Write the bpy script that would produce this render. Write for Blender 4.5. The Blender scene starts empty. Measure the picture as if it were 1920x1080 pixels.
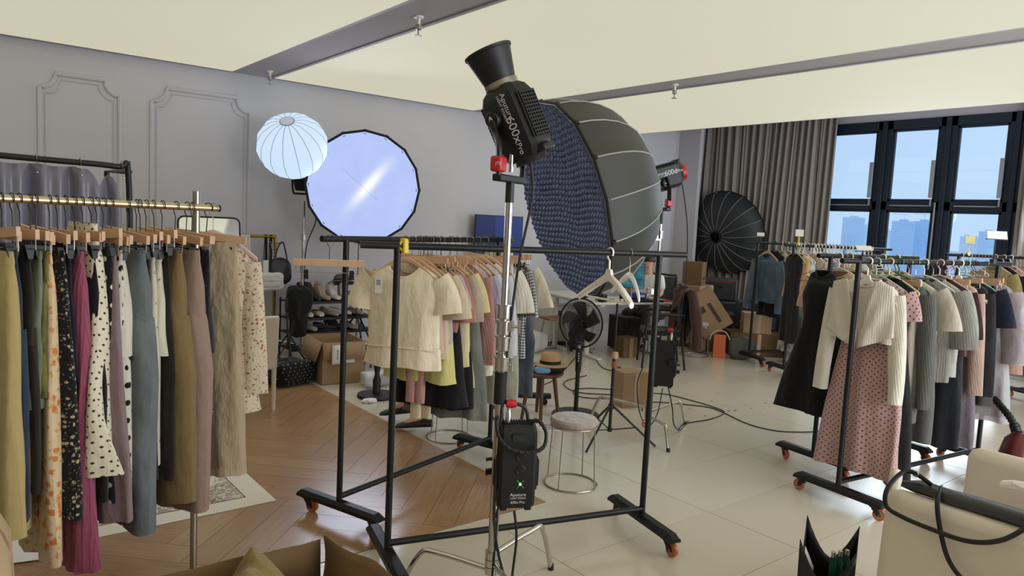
import bpy, math, random
from math import sin, cos, pi, radians as R
from mathutils import Vector, Matrix
random.seed(11)
SC = bpy.context.scene
COL = SC.collection

# ---------------------------------------------------------------- camera, world, exposure
yaw, pitch, roll = R(51.3), R(5.32), R(2.8)
fw = Vector((cos(yaw)*cos(pitch), sin(yaw)*cos(pitch), -sin(pitch)))
r0 = Vector((sin(yaw), -cos(yaw), 0)); u0 = r0.cross(fw)
rt = cos(roll)*r0 + sin(roll)*u0; up = -sin(roll)*r0 + cos(roll)*u0
cam = bpy.data.objects.new('camera', bpy.data.cameras.new('camera')); COL.objects.link(cam)
cm = Matrix((rt, up, -fw)).transposed().to_4x4(); cm.translation = (0, 0, 1.7)
cam.matrix_world = cm
cam.data.sensor_width = 36; cam.data.lens = 1357*36/1920
cam.data.clip_start = .05; cam.data.clip_end = 6000
SC.camera = cam
SC.view_settings.view_transform = 'Standard'; SC.view_settings.look = 'None'
SC.view_settings.gamma = 1; SC.view_settings.use_curve_mapping = False
SC.view_settings.exposure = 0.0
W = bpy.data.worlds.new('overcast_sky'); SC.world = W; W.use_nodes = True
wn = W.node_tree.nodes; wl = W.node_tree.links; wbg = wn['Background']
wt = wn.new('ShaderNodeTexCoord'); wsx = wn.new('ShaderNodeSeparateXYZ'); wl.new(wt.outputs['Generated'], wsx.inputs[0])
wr = wn.new('ShaderNodeValToRGB'); wl.new(wsx.outputs['Z'], wr.inputs[0])
wr.color_ramp.elements[0].position = 0.0; wr.color_ramp.elements[0].color = (.54, .71, .92, 1)
wr.color_ramp.elements[1].position = .6; wr.color_ramp.elements[1].color = (.42, .61, .90, 1)
wnz = wn.new('ShaderNodeTexNoise'); wnz.inputs['Scale'].default_value = 3; wl.new(wt.outputs['Generated'], wnz.inputs['Vector'])
wmx = wn.new('ShaderNodeMix'); wmx.data_type = 'RGBA'; wmx.inputs['Factor'].default_value = .12
wl.new(wr.outputs[0], wmx.inputs['A']); wl.new(wnz.outputs['Fac'], wmx.inputs['B'])
wl.new(wmx.outputs['Result'], wbg.inputs['Color']); wbg.inputs['Strength'].default_value = 1.2

def area(name, loc, aim, sx, sy, power, col):
    d = bpy.data.lights.new(name, 'AREA'); d.shape = 'RECTANGLE'; d.size = sx; d.size_y = sy; d.energy = power; d.color = col
    o = bpy.data.objects.new(name, d); COL.objects.link(o); o.location = loc
    o.rotation_euler = Vector(aim).to_track_quat('-Z', 'Y').to_euler(); return o
area('rear_fill', (4.5, -2.8, 1.9), (-.1, 1, -.05), 9, 2.4, 520, (.86, .93, 1))  # unseen fill light added behind the camera to brighten the walls
area('daylight_far_windows', (10.75, 4.1, 2.1), (-1, .0, -.15), 2.4, 4.0, 130, (.80, .90, 1))
# ---------------------------------------------------------------- materials
def lin(c):
    return tuple((v/255/12.92 if v <= 10 else ((v/255+.055)/1.055)**2.4) for v in c) + (1,)
MATS = {}
def nodes_of(name):
    m = bpy.data.materials.new(name); m.use_nodes = True
    nt = m.node_tree
    return m, nt.nodes, nt.links, nt.nodes['Principled BSDF']
def mth(n, l, op, a, b=None):
    k = n.new('ShaderNodeMath'); k.operation = op
    for i, v in enumerate((a, b)):
        if v is None: continue
        if isinstance(v, (int, float)): k.inputs[i].default_value = v
        else: l.new(v, k.inputs[i])
    return k.outputs[0]
def mixc(n, l, fac, a, b):
    k = n.new('ShaderNodeMix'); k.data_type = 'RGBA'
    if isinstance(fac, (int, float)): k.inputs['Factor'].default_value = fac
    else: l.new(fac, k.inputs['Factor'])
    for nm, v in (('A', a), ('B', b)):
        if isinstance(v, tuple): k.inputs[nm].default_value = v
        else: l.new(v, k.inputs[nm])
    return k.outputs['Result']
def noise(n, l, vec, scale, detail=3, rough=.5):
    k = n.new('ShaderNodeTexNoise'); k.inputs['Scale'].default_value = scale; k.inputs['Detail'].default_value = detail
    k.inputs['Roughness'].default_value = rough
    if vec is not None: l.new(vec, k.inputs['Vector'])
    return k.outputs['Fac']
def scaled(n, l, vec, s, rot=0):
    k = n.new('ShaderNodeMapping'); k.inputs['Scale'].default_value = s; k.inputs['Rotation'].default_value = (0, 0, rot)
    l.new(vec, k.inputs['Vector']); return k.outputs[0]
def step(n, l, v, a, b):
    k = n.new('ShaderNodeMapRange'); k.inputs['From Min'].default_value = a; k.inputs['From Max'].default_value = b
    l.new(v, k.inputs['Value']); return k.outputs[0]
def bump(n, l, bs, h, strength=.3, dist=.002):
    k = n.new('ShaderNodeBump'); k.inputs['Strength'].default_value = strength; k.inputs['Distance'].default_value = dist
    l.new(h, k.inputs['Height']); l.new(k.outputs[0], bs.inputs['Normal'])
def M_(name, col, rough=.5, metal=0, var=0, vs=6, bmp=0, bs=150, emit=0, ecol=None, trans=0, coat=0, spec=.5):
    if name in MATS: return MATS[name]
    m, n, l, b = nodes_of(name); c = lin(col)
    tc = n.new('ShaderNodeTexCoord')
    b.inputs['Base Color'].default_value = c; b.inputs['Roughness'].default_value = rough; b.inputs['Metallic'].default_value = metal
    b.inputs['Specular IOR Level'].default_value = spec
    if var:
        dk = tuple(x*(1-var) for x in c[:3]) + (1,); lt = tuple(min(1, x*(1+var)) for x in c[:3]) + (1,)
        l.new(mixc(n, l, noise(n, l, tc.outputs['Object'], vs, 4), dk, lt), b.inputs['Base Color'])
    if bmp: bump(n, l, b, noise(n, l, tc.outputs['Object'], bs, 3), bmp, .002)
    if emit:
        b.inputs['Emission Color'].default_value = lin(ecol or col); b.inputs['Emission Strength'].default_value = emit
    if coat: b.inputs['Coat Weight'].default_value = coat; b.inputs['Coat Roughness'].default_value = .15
    if trans:
        t = n.new('ShaderNodeBsdfTransparent'); mx = n.new('ShaderNodeMixShader'); mx.inputs[0].default_value = trans
        l.new(b.outputs[0], mx.inputs[1]); l.new(t.outputs[0], mx.inputs[2]); l.new(mx.outputs[0], n['Material Output'].inputs[0])
    MATS[name] = m; return m
def F_(name, col, pat=None, c2=(20, 20, 20), c3=None, sp=.05, r=.3, rough=.9, wrinkle=.5, sheer=0, sheen=.15):
    """cloth; UV is in metres (u around the garment, v down it)"""
    if name in MATS: return MATS[name]
    m, n, l, b = nodes_of(name); c = lin(col); tc = n.new('ShaderNodeTexCoord'); uv = tc.outputs['UV']; ob = tc.outputs['Object']
    dk = tuple(x*.86 for x in c[:3]) + (1,)
    base = mixc(n, l, noise(n, l, ob, 9, 3), dk, c)
    h = noise(n, l, uv, 700, 2)
    k2 = lin(c2); k3 = lin(c3) if c3 else k2
    if pat == 'dots':
        v = scaled(n, l, uv, (1/sp, 1/sp, 0), pi/4)
        f = n.new('ShaderNodeVectorMath'); f.operation = 'FRACTION'; l.new(v, f.inputs[0])
        d = n.new('ShaderNodeVectorMath'); d.operation = 'DISTANCE'; l.new(f.outputs[0], d.inputs[0]); d.inputs[1].default_value = (.5, .5, 0)
        base = mixc(n, l, step(n, l, d.outputs['Value'], r+.03, r-.03), base, k2)
    elif pat == 'floral':
        vo = n.new('ShaderNodeTexVoronoi'); vo.inputs['Scale'].default_value = 1/sp; l.new(uv, vo.inputs['Vector'])
        nz = noise(n, l, uv, 2.2/sp, 4, .7)
        a = mth(n, l, 'ADD', vo.outputs['Distance'], mth(n, l, 'MULTIPLY', nz, .9))
        base = mixc(n, l, step(n, l, a, r+.42, r+.32), base, k2)
        vo2 = n.new('ShaderNodeTexVoronoi'); vo2.inputs['Scale'].default_value = 1.4/sp; l.new(scaled(n, l, uv, (1, 1.3, 1), .6), vo2.inputs['Vector'])
        a2 = mth(n, l, 'ADD', vo2.outputs['Distance'], mth(n, l, 'MULTIPLY', noise(n, l, uv, 3/sp, 3, .7), .8))
        base = mixc(n, l, step(n, l, a2, r+.30, r+.22), base, k3)
    elif pat == 'gingham':
        sx = n.new('ShaderNodeSeparateXYZ'); l.new(scaled(n, l, uv, (1/sp, 1/sp, 1)), sx.inputs[0])
        a = mth(n, l, 'ADD', mth(n, l, 'GREATER_THAN', mth(n, l, 'FRACT', sx.outputs[0]), .5), mth(n, l, 'GREATER_THAN', mth(n, l, 'FRACT', sx.outputs[1]), .5))
        base = mixc(n, l, mth(n, l, 'MULTIPLY', a, .5), base, k2)
    elif pat == 'denim':
        nz = noise(n, l, scaled(n, l, uv, (60, 9, 1)), 8, 4, .7)
        base = mixc(n, l, mth(n, l, 'MULTIPLY', nz, .8), base, k2); h = nz
        base = mixc(n, l, mth(n, l, 'MULTIPLY', step(n, l, noise(n, l, uv, 4, 2), .4, .75), .45), base, k3)
    elif pat == 'tiedye':
        base = mixc(n, l, step(n, l, noise(n, l, uv, 1/sp, 3, .6), .42, .62), base, k2)
        base = mixc(n, l, step(n, l, noise(n, l, scaled(n, l, uv, (1, 1, 1), 1.), 1.3/sp, 3, .6), .55, .7), base, k3)
    elif pat in ('rib', 'pleat'):
        sx = n.new('ShaderNodeSeparateXYZ'); l.new(uv, sx.inputs[0])
        h = mth(n, l, 'SINE', mth(n, l, 'MULTIPLY', sx.outputs[0 if r > 0 else 1], 2*pi/sp))
        if pat == 'pleat':
            base = mixc(n, l, step(n, l, h, .7, 1), base, k2)
    elif pat == 'lace':
        vo = n.new('ShaderNodeTexVoronoi'); vo.inputs['Scale'].default_value = 1/sp; l.new(uv, vo.inputs['Vector']); h = vo.outputs['Distance']
        base = mixc(n, l, step(n, l, h, .1, .5), base, k2)
    l.new(base, b.inputs['Base Color']); b.inputs['Roughness'].default_value = rough
    b.inputs['Sheen Weight'].default_value = sheen; b.inputs['Specular IOR Level'].default_value = .25
    b1 = n.new('ShaderNodeBump'); b1.inputs['Strength'].default_value = .4; b1.inputs['Distance'].default_value = .0015; l.new(h, b1.inputs['Height'])
    b2 = n.new('ShaderNodeBump'); b2.inputs['Strength'].default_value = wrinkle; b2.inputs['Distance'].default_value = .035
    l.new(noise(n, l, scaled(n, l, ob, (9, 9, 4)), 1.5, 3, .5), b2.inputs['Height']); l.new(b1.outputs[0], b2.inputs['Normal']); l.new(b2.outputs[0], b.inputs['Normal'])
    if sheer:
        t = n.new('ShaderNodeBsdfTransparent'); mx = n.new('ShaderNodeMixShader'); mx.inputs[0].default_value = sheer
        l.new(b.outputs[0], mx.inputs[1]); l.new(t.outputs[0], mx.inputs[2]); l.new(mx.outputs[0], n['Material Output'].inputs[0])
    MATS[name] = m; return m

# ---------------------------------------------------------------- mesh builder
class MB:
    def __init__(s): s.v = []; s.f = []; s.uv = []
    def add(s, vs, fs, uvs=None):
        o = len(s.v); s.v += [tuple(v) for v in vs]; s.f += [tuple(i+o for i in f) for f in fs]
        s.uv += (uvs if uvs else [(v[0]+v[1], v[2]) for v in vs]); return s
    def box(s, sx, sy, sz, c=(0, 0, 0), M=None, top=(1, 1)):
        vs = []
        for z in (-.5, .5):
            k = top if z > 0 else (1, 1)
            for x, y in ((-.5, -.5), (.5, -.5), (.5, .5), (-.5, .5)):
                vs.append(Vector((x*sx*k[0], y*sy*k[1], z*sz)))
        M = M or Matrix(); vs = [M @ v + Vector(c) for v in vs]
        return s.add(vs, [(3, 2, 1, 0), (4, 5, 6, 7), (0, 1, 5, 4), (1, 2, 6, 5), (2, 3, 7, 6), (3, 0, 4, 7)])
    def tube(s, pts, r, n=8, closed=False, flat=1):
        pts = [Vector(p) for p in pts]; N = len(pts); rs = r if isinstance(r, (list, tuple)) else [r]*N
        ring = []; prev = None
        for i, p in enumerate(pts):
            a = pts[i-1] if (i or closed) else p; b = pts[(i+1) % N] if (i < N-1 or closed) else p
            t = (b-a).normalized() if (b-a).length > 1e-9 else Vector((0, 0, 1))
            if prev is None:
                h = Vector((0, 0, 1)) if abs(t.z) < .9 else Vector((1, 0, 0)); e = t.cross(h).normalized()
            else: e = (prev - t*prev.dot(t)).normalized()
            prev = e; g = t.cross(e)
            ring.append([p + (e*cos(2*pi*k/n) + g*sin(2*pi*k/n)*flat)*rs[i] for k in range(n)])
        vs = [v for q in ring for v in q]; fs = []
        for i in range(N if closed else N-1):
            j = (i+1) % N
            for k in range(n): fs.append((i*n+k, i*n+(k+1) % n, j*n+(k+1) % n, j*n+k))
        if not closed: fs += [tuple(range(n))[::-1], tuple(range((N-1)*n, N*n))]
        return s.add(vs, fs)
    def lathe(s, prof, n=24, M=None, a0=0, a1=2*pi):
        M = M or Matrix(); full = abs(a1-a0-2*pi) < 1e-6; m = n if full else n+1
        vs = [M @ Vector((r*cos(a0+(a1-a0)*k/n), r*sin(a0+(a1-a0)*k/n), z)) for r, z in prof for k in range(m)]; fs = []
        for i in range(len(prof)-1):
            for k in range(n):
                q = (k+1) % m if full else k+1
                fs.append((i*m+k, i*m+q, (i+1)*m+q, (i+1)*m+k))
        return s.add(vs, fs)
    def grid(s, nu, nv, fn, uvs=None):
        vs = [fn(i/nu, j/nv) for j in range(nv+1) for i in range(nu+1)]
        fs = [(j*(nu+1)+i, j*(nu+1)+i+1, (j+1)*(nu+1)+i+1, (j+1)*(nu+1)+i) for j in range(nv) for i in range(nu)]
        return s.add(vs, fs, uvs)
    def loft(s, secs, caps=True):
        n = len(secs[0]); vs = [v for q in secs for v in q]
        fs = [(i*n+k, i*n+(k+1) % n, (i+1)*n+(k+1) % n, (i+1)*n+k) for i in range(len(secs)-1) for k in range(n)]
        if caps: fs += [tuple(range(n))[::-1], tuple(range((len(secs)-1)*n, len(secs)*n))]
        return s.add(vs, fs)
    def mesh(s, name, mat, ang=38):
        me = bpy.data.meshes.new(name); me.from_pydata(s.v, [], s.f)
        ul = me.uv_layers.new(name='UVMap'); lv = [0]*len(me.loops); me.loops.foreach_get('vertex_index', lv)
        ul.data.foreach_set('uv', [c for i in lv for c in s.uv[i][:2]])
        if mat: me.materials.append(mat)
        me.shade_smooth(); me.set_sharp_from_angle(angle=R(ang)); me.update(); return me
    def build(s, name, mat, parent=None, bevel=0, solid=0, loc=None, ang=38):
        o = bpy.data.objects.new(name, s.mesh(name, mat, ang)); COL.objects.link(o)
        if parent: o.parent = parent
        if loc: o.location = loc
        if solid:
            q = o.modifiers.new('s', 'SOLIDIFY'); q.thickness = solid; q.offset = 0
        if bevel:
            q = o.modifiers.new('b', 'BEVEL'); q.width = bevel; q.segments = 2; q.limit_method = 'ANGLE'
        return o
def put(name, me, parent=None, loc=(0, 0, 0), rot=(0, 0, 0), scale=None):
    o = bpy.data.objects.new(name, me); COL.objects.link(o); o.parent = parent; o.location = loc; o.rotation_euler = rot
    if scale: o.scale = scale
    return o
LABELS = {}
def tag(o, label, cat, group=None):
    o['label'] = label; o['category'] = cat
    if group: o['group'] = group
    if label in LABELS: print('DUPLABEL', label)
    nw = len(label.split())
    if nw < 4 or nw > 16: print('LABELWORDS', nw, label)
    LABELS[label] = 1; return o
def thing(name, label, cat, loc=(0, 0, 0), rz=0, group=None, rot=None):
    o = bpy.data.objects.new(name, None); COL.objects.link(o); o.empty_display_size = .1
    o.location = loc; o.rotation_euler = rot or (0, 0, rz)
    return tag(o, label, cat, group)
def struct(o): o['kind'] = 'structure'; return o
def stuff(o): o['kind'] = 'stuff'; return o
def text(s, size, parent, mat, M, name='lettering', ext=.0006, align='CENTER'):
    c = bpy.data.curves.new(name, 'FONT'); c.body = s; c.size = size; c.extrude = ext; c.align_x = align; c.align_y = 'CENTER'
    q = bpy.data.objects.new(name, c); me = bpy.data.meshes.new_from_object(q); me.name = name; me.materials.clear(); me.materials.append(mat)
    bpy.data.objects.remove(q); bpy.data.curves.remove(c)
    o = bpy.data.objects.new(name, me); COL.objects.link(o); o.parent = parent; o.matrix_local = M; return o
def frame(x, y, z, loc):          # matrix with the given axes
    m = Matrix((Vector(x).normalized(), Vector(y).normalized(), Vector(z).normalized())).transposed().to_4x4(); m.translation = loc; return m
def arc(c, r, a0, a1, n, ax='xz'):
    o = []
    for i in range(n+1):
        a = R(a0+(a1-a0)*i/n); p = (r*cos(a), r*sin(a))
        o.append(Vector(c) + (Vector((p[0], 0, p[1])) if ax == 'xz' else Vector((p[0], p[1], 0)) if ax == 'xy' else Vector((0, p[0], p[1]))))
    return o
def polar(o, a, d): return (o[0]+cos(R(a))*d, o[1]+sin(R(a))*d)
def smooth_path(pts, k=5):
    P = [Vector(p) for p in pts]; out = []
    for i in range(len(P)-1):
        p0, p1, p2, p3 = P[max(i-1, 0)], P[i], P[i+1], P[min(i+2, len(P)-1)]
        for j in range(k):
            t = j/k; out.append(.5*((2*p1)+(p2-p0)*t+(2*p0-5*p1+4*p2-p3)*t*t+(3*p1-p0-3*p2+p3)*t**3))
    out.append(P[-1]); return out

black = M_('black_metal', (21, 22, 25), .45, .3)
bplas = M_('black_plastic', (13, 13, 14), .5)
bmatte = M_('black_matte', (10, 10, 11), .7)
chrome = M_('chrome', (200, 196, 188), .2, 1)
steel = M_('brushed_steel', (165, 158, 145), .35, 1)
brass = M_('brass', (206, 192, 156), .32, 1)
gold = M_('gold_paint', (160, 118, 48), .38, .8)
wood = M_('hanger_wood', (200, 160, 126), .45, 0, .14, 14)
walnut = M_('walnut', (86, 52, 36), .42, 0, .25, 9)
card = M_('cardboard', (156, 128, 98), .9, 0, .12, 5, .1, 60)
carddk = M_('cardboard_aged', (110, 84, 54), .92, 0, .2, 5, .15, 60)
paper = M_('paper', (226, 224, 220), .8)
white = M_('white_plastic', (232, 226, 216), .35)
ivory = M_('ivory_leather', (216, 204, 188), .5, 0, .04, 4, .1, 300)
red = M_('red_plastic', (186, 22, 32), .4)
orange = M_('orange_polyurethane', (188, 96, 52), .4)
mint = M_('mint_plastic', (150, 190, 172), .35)
green = M_('green_plastic', (22, 98, 70), .35)
yellowp = M_('pale_yellow_plastic', (218, 206, 150), .4)
pinkp = M_('pale_pink_plastic', (212, 178, 172), .35)
rubber = M_('cable_rubber', (18, 18, 19), .55)
lettw = M_('white_print', (205, 205, 208), .6)
lettg = M_('dark_print', (60, 56, 52), .7)
yellowtag = M_('yellow_clip', (222, 190, 40), .4)
# ================================================================ setting
RX0, RX1, RY0, RY1, ZC, ZP = -3.0, 11.0, -3.0, 8.18, 3.72, 3.134
wallm = M_('grey_wall_paint', (190, 187, 191), .85, 0, .03, 2, .08, 90)
ceilm = M_('grey_ceiling_paint', (176, 170, 172), .9)
paneltrim = M_('panel_edge_paint', (170, 166, 172), .6)

# floor: cream tiles, each its own piece
fm, n, l, b = nodes_of('cream_tile'); oi = n.new('ShaderNodeObjectInfo'); tc = n.new('ShaderNodeTexCoord')
cmx = mixc(n, l, mth(n, l, 'MULTIPLY', oi.outputs['Random'], 1.0), lin((203, 194, 176)), lin((211, 202, 186)))
smud = step(n, l, noise(n, l, tc.outputs['Object'], 3, 5, .65), .60, .78)
l.new(mixc(n, l, mth(n, l, 'MULTIPLY', smud, .05), cmx, lin((150, 138, 118))), b.inputs['Base Color'])
l.new(mth(n, l, 'ADD', .12, mth(n, l, 'MULTIPLY', noise(n, l, tc.outputs['Object'], 5, 3), .14)), b.inputs['Roughness'])
floor = struct(MB().box(RX1-RX0+.4, RY1-RY0+.4, .2, ((RX0+RX1)/2, (RY0+RY1)/2, -.104)).build('floor', M_('grout', (150, 140, 122), .9)))
TX, TY, tx0, ty0 = 1.2, .6, 3.636, 2.535
tile_me = MB().box(TX-.005, TY-.005, .004).mesh('tile', fm)
nt = 0
for i in range(-6, 7):
    for j in range(-10, 11):
        cx, cy = tx0+TX*(i+.5), ty0+TY*(j+.5)
        if cx-TX/2 < RX0-.6 or cx-TX/2 > RX1 or cy+TY/2 > RY1+.4 or cy < -1.5: continue
        if cx < 2.2 and cy > 3.8 or (cx < -.5) or (cx < .3 and cy < 1): continue
        put('tile', tile_me, floor, (cx, cy, -.002)); nt += 1
# wooden herringbone area
pm, n, l, b = nodes_of('oak_plank'); oi = n.new('ShaderNodeObjectInfo'); tc = n.new('ShaderNodeTexCoord')
g = noise(n, l, scaled(n, l, tc.outputs['UV'], (1.6, 30, 1)), 2.4, 5, .66)
g2 = noise(n, l, scaled(n, l, tc.outputs['UV'], (1.0, 7, 1)), 4.0, 3, .5)
c1_ = mixc(n, l, g, lin((104, 72, 44)), lin((202, 164, 122)))
c2_ = mixc(n, l, mth(n, l, 'MULTIPLY', g2, .4), c1_, lin((164, 126, 90)))
l.new(mixc(n, l, mth(n, l, 'MULTIPLY', oi.outputs['Random'], .45), c2_, lin((140, 102, 70))), b.inputs['Base Color'])
b.inputs['Roughness'].default_value = .22; bump(n, l, b, g, .06, .001)
wx1, wy0, wx0, wy1 = 2.885, 3.17, -.7, 7.3
wfloor = struct(MB().box(wx1-wx0, wy1-wy0, .003, ((wx0+wx1)/2, (wy0+wy1)/2, .0005)).build('wood_floor', M_('plank_joint', (70, 48, 34), .8)))
def clip(poly):
    for ax, lim, sg in ((0, wx0, 1), (0, wx1, -1), (1, wy0, 1), (1, wy1, -1)):
        out = []
        for i in range(len(poly)):
            a, b_ = poly[i-1], poly[i]; da = (a[0][ax]-lim)*sg; db = (b_[0][ax]-lim)*sg
            if (da >= 0) != (db >= 0):
                t = da/(da-db); out.append(tuple(tuple(a[k][q]+(b_[k][q]-a[k][q])*t for q in (0, 1)) for k in (0, 1)))
            if db >= 0: out.append(b_)
        poly = out
        if len(poly) < 3: return None
    return poly
PW, PN = .17, 5; ca, sa = cos(pi/4), sin(pi/4)
def plank(x, y, w, h, vert):
    e = .0012; q = [(x+e, y+e), (x+w-e, y+e), (x+w-e, y+h-e), (x+e, y+h-e)]
    uvq = [(p[1]-y+x*7.3, p[0]-x+y*3.1) if vert else (p[0]-x+y*5.7, p[1]-y+x*2.3) for p in q]
    poly = clip([((ca*p[0]-sa*p[1]+1.0, sa*p[0]+ca*p[1]+2.2), uvq[i]) for i, p in enumerate(q)])
    if not poly: return
    k = len(poly); zt = .004+random.random()*.0006
    m = MB().add([(p[0][0], p[0][1], .001) for p in poly]+[(p[0][0], p[0][1], zt) for p in poly],
                 [tuple(range(k, 2*k))]+[(i, (i+1) % k, k+(i+1) % k, k+i) for i in range(k)], [p[1] for p in poly]*2)
    m.build('plank', pm, wfloor)
for i in range(-60, 60):
    for k in range(-6, 7):
        ox, oy = (i+2*PN*k)*PW, i*PW
        plank(ox, oy, PN*PW, PW, False); plank(ox, oy+PW, PW, PN*PW, True)
# walls
struct(MB().box(RX1-RX0+.4, .2, ZC+.2, ((RX0+RX1)/2, RY1+.1, ZC/2)).build('wall_left', wallm))
struct(MB().box(RX1-RX0-.02, .015, .1, ((RX0+RX1)/2, RY1-.0075, .05)).build('baseboard_left', M_('baseboard_paint', (205, 202, 200), .6), bevel=.004))
struct(MB().box(.2, RY1-RY0, ZC+.2, (RX0-.1, (RY0+RY1)/2, ZC/2)).build('wall_near', wallm))
struct(MB().box(RX1-RX0, .2, ZC+.2, ((RX0+RX1)/2, RY0-.1, ZC/2)).build('wall_right', wallm))
WY0, WY1, WZ0, WZ1 = 1.76, 5.99, .78, 3.42
wf = MB()
wf.box(.25, RY1-WY1, ZC, (RX1+.125, (RY1+WY1)/2, ZC/2)); wf.box(.25, WY0-RY0, ZC, (RX1+.125, (WY0+RY0)/2, ZC/2))
wf.box(.25, WY1-WY0, ZC-WZ1, (RX1+.125, (WY0+WY1)/2, (ZC+WZ1)/2)); wf.box(.25, WY1-WY0, WZ0, (RX1+.125, (WY0+WY1)/2, WZ0/2))
struct(wf.build('wall_far', wallm))
struct(MB().box(.08, .44, ZC, (10.14, RY1-.22, ZC/2)).build('pillar', wallm))
# ceiling with three backlit stretch panels hung below it
ceil = struct(MB().box(RX1-RX0+.4, RY1-RY0+.4, .2, ((RX0+RX1)/2, (RY0+RY1)/2, ZC+.1)).box(8.64-RX0, RY1-RY0, ZC-3.146, ((RX0+8.64)/2, (RY0+RY1)/2, (ZC+3.146)/2)).build('ceiling', ceilm))
glow = M_('backlit_membrane', (130, 128, 118), .8, 0, emit=.92, ecol=(202, 197, 174))
for x0, x1 in ((RX0+.1, 2.55), (2.93, 5.69), (6.03, 8.62)):
    p = struct(MB().box(x1-x0, RY1-RY0-.1, .03, ((x0+x1)/2, (RY0+RY1)/2-.02, ZP+.035)).build('ceiling_panel', M_('panel_back', (90, 88, 88), .9), ceil))
    MB().box(x1-x0-.07, RY1-RY0-.17, .012, ((x0+x1)/2, (RY0+RY1)/2-.02, ZP+.006)).build('light_membrane', glow, p)
    fr = MB()
    for sx in (x0+.0175, x1-.0175): fr.box(.035, RY1-RY0-.1, .054, (sx, (RY0+RY1)/2-.02, ZP+.027))
    for sy in (RY0+.0475, RY1-.0875): fr.box(x1-x0, .035, .054, ((x0+x1)/2, sy, ZP+.027))
    fr.build('edge_frame', paneltrim, p)
for k, (x, y, lb) in enumerate(((2.80, 7.75, 'small ceiling sprinkler in the first gap beside the wall'), (2.79, 4.72, 'ceiling sprinkler in the first gap nearer the picture top edge'), (5.87, 4.86, 'ceiling sprinkler in the second gap between the far panels'))):
    t = thing('sprinkler', lb, 'sprinkler', (x, y, 3.146), group='ceiling sprinklers')
    MB().lathe([(.0, 0), (.035, 0), (.035, -.012), (.012, -.02), (.012, -.06), (0, -.06)], 14).build('pipe', white, t)
    MB().lathe([(0, -.06), (.022, -.06), (.022, -.095), (.006, -.10), (.006, -.135), (0, -.135)], 12).build('valve', steel, t)
    MB().lathe([(0, -.135), (.026, -.135), (.026, -.139), (0, -.139)], 14).build('deflector', steel, t)
# wall mouldings
def moulding(i, xa, xb, zt, nx, nz):
    def path(ins):
        a, b_, c, d = xa+ins, xb-ins, zt-ins, .35+ins; p = []
        q = 7
        for cx, cz, sx, sz, flip in ((xa, zt, 1, -1, 0), (xb, zt, -1, -1, 1), (xb, .35, -1, 1, 0), (xa, .35, 1, 1, 1)):
            s_ = []
            for k in range(q+1):
                t = pi/2*k/q; s_.append((cx+sx*(ins+(nx)*cos(t)), RY1, cz+sz*(ins+nz*sin(t))))
            if not flip: s_ = s_[::-1]
            # concave scoop with little square shoulders
            p += s_
        return p
    o = struct(MB().tube(path(0), .024, 8, True).build('trim_%d' % i, wallm))
    MB().tube(path(.05), .012, 6, True).build('inner_bead', wallm, o)
moulding(1, .79, 1.46, 2.87, .13, .14); moulding(2, 1.75, 2.74, 2.88, .145, .15)

# ---------------------------------------------------------------- window
wfm = M_('window_frame_paint', (22, 36, 50), .45, .2); whand = M_('window_handle_grey', (150, 152, 156), .45)
gm, n, l, b = nodes_of('window_glass'); tr = n.new('ShaderNodeBsdfTransparent'); tr.inputs[0].default_value = (.93, .97, 1, 1)
gl = n.new('ShaderNodeBsdfGlossy'); gl.inputs['Roughness'].default_value = .02; mx = n.new('ShaderNodeMixShader'); mx.inputs[0].default_value = .04
l.new(tr.outputs[0], mx.inputs[1]); l.new(gl.outputs[0], mx.inputs[2]); l.new(mx.outputs[0], n['Material Output'].inputs[0])
win = bpy.data.objects.new('window_1', None); COL.objects.link(win); struct(win); win.location = (RX1, 0, 0)
def fb(name, y0, y1, z0, z1, d=.14, x=.03, mat=None, bev=.006):
    return MB().box(d, y1-y0, z1-z0, (x, (y0+y1)/2, (z0+z1)/2)).build(name, mat or wfm, win, bevel=bev)
fb('top_rail', WY0, WY1, 3.285, WZ1); fb('sill', WY0, WY1, WZ0, WZ0+.1); fb('transom', WY0, WY1, 2.12, 2.255)
fb('jamb', WY1-.07, WY1, WZ0, WZ1); fb('jamb', WY0, WY0+.07, WZ0, WZ1)
bays = [(5.92, 5.195), (4.98, 4.34), (4.12, 3.50), (3.305, 2.64), (2.45, 1.84)]
for i in range(4):
    fb('mullion', bays[i+1][0], bays[i][1], WZ0, WZ1); 
    m_ = (bays[i+1][0]+bays[i][1])/2; fb('mullion_cover', m_-.035, m_+.035, WZ0, WZ1, .03, -.055)
for y1, y0 in bays:
    for z0, z1, s in ((2.255, 3.285, 'upper'), (WZ0+.1, 2.12, 'lower')):
        f = MB(); w = .03
        f.box(.05, y1-y0, w, (0, (y0+y1)/2, z0+w/2)); f.box(.05, y1-y0, w, (0, (y0+y1)/2, z1-w/2))
        f.box(.05, w, z1-z0, (0, y0+w/2, (z0+z1)/2)); f.box(.05, w, z1-z0, (0, y1-w/2, (z0+z1)/2))
        sf = f.build('sash_frame', wfm, win)
        MB().box(.008, y1-y0-.02, z1-z0-.02, (.01, (y0+y1)/2, (z0+z1)/2)).build('pane', gm, sf)
    h = MB().box(.03, .05, .52, (-.09, y0+.03, 2.56)).build('window_opener', whand, win, bevel=.006)
    MB().box(.02, .018, .1, (-.09, y0+.02, 2.235)).build('bracket', whand, h)
    MB().box(.012, y1-y0-.1, .014, (-.05, (y0+y1)/2, 2.19)).build('opening_rod', whand, win)
MB().tube([(-.075, 4.305, 2.235), (-.075, 4.305, 1.3)], .012, 8).build('opening_rod', whand, win)
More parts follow.
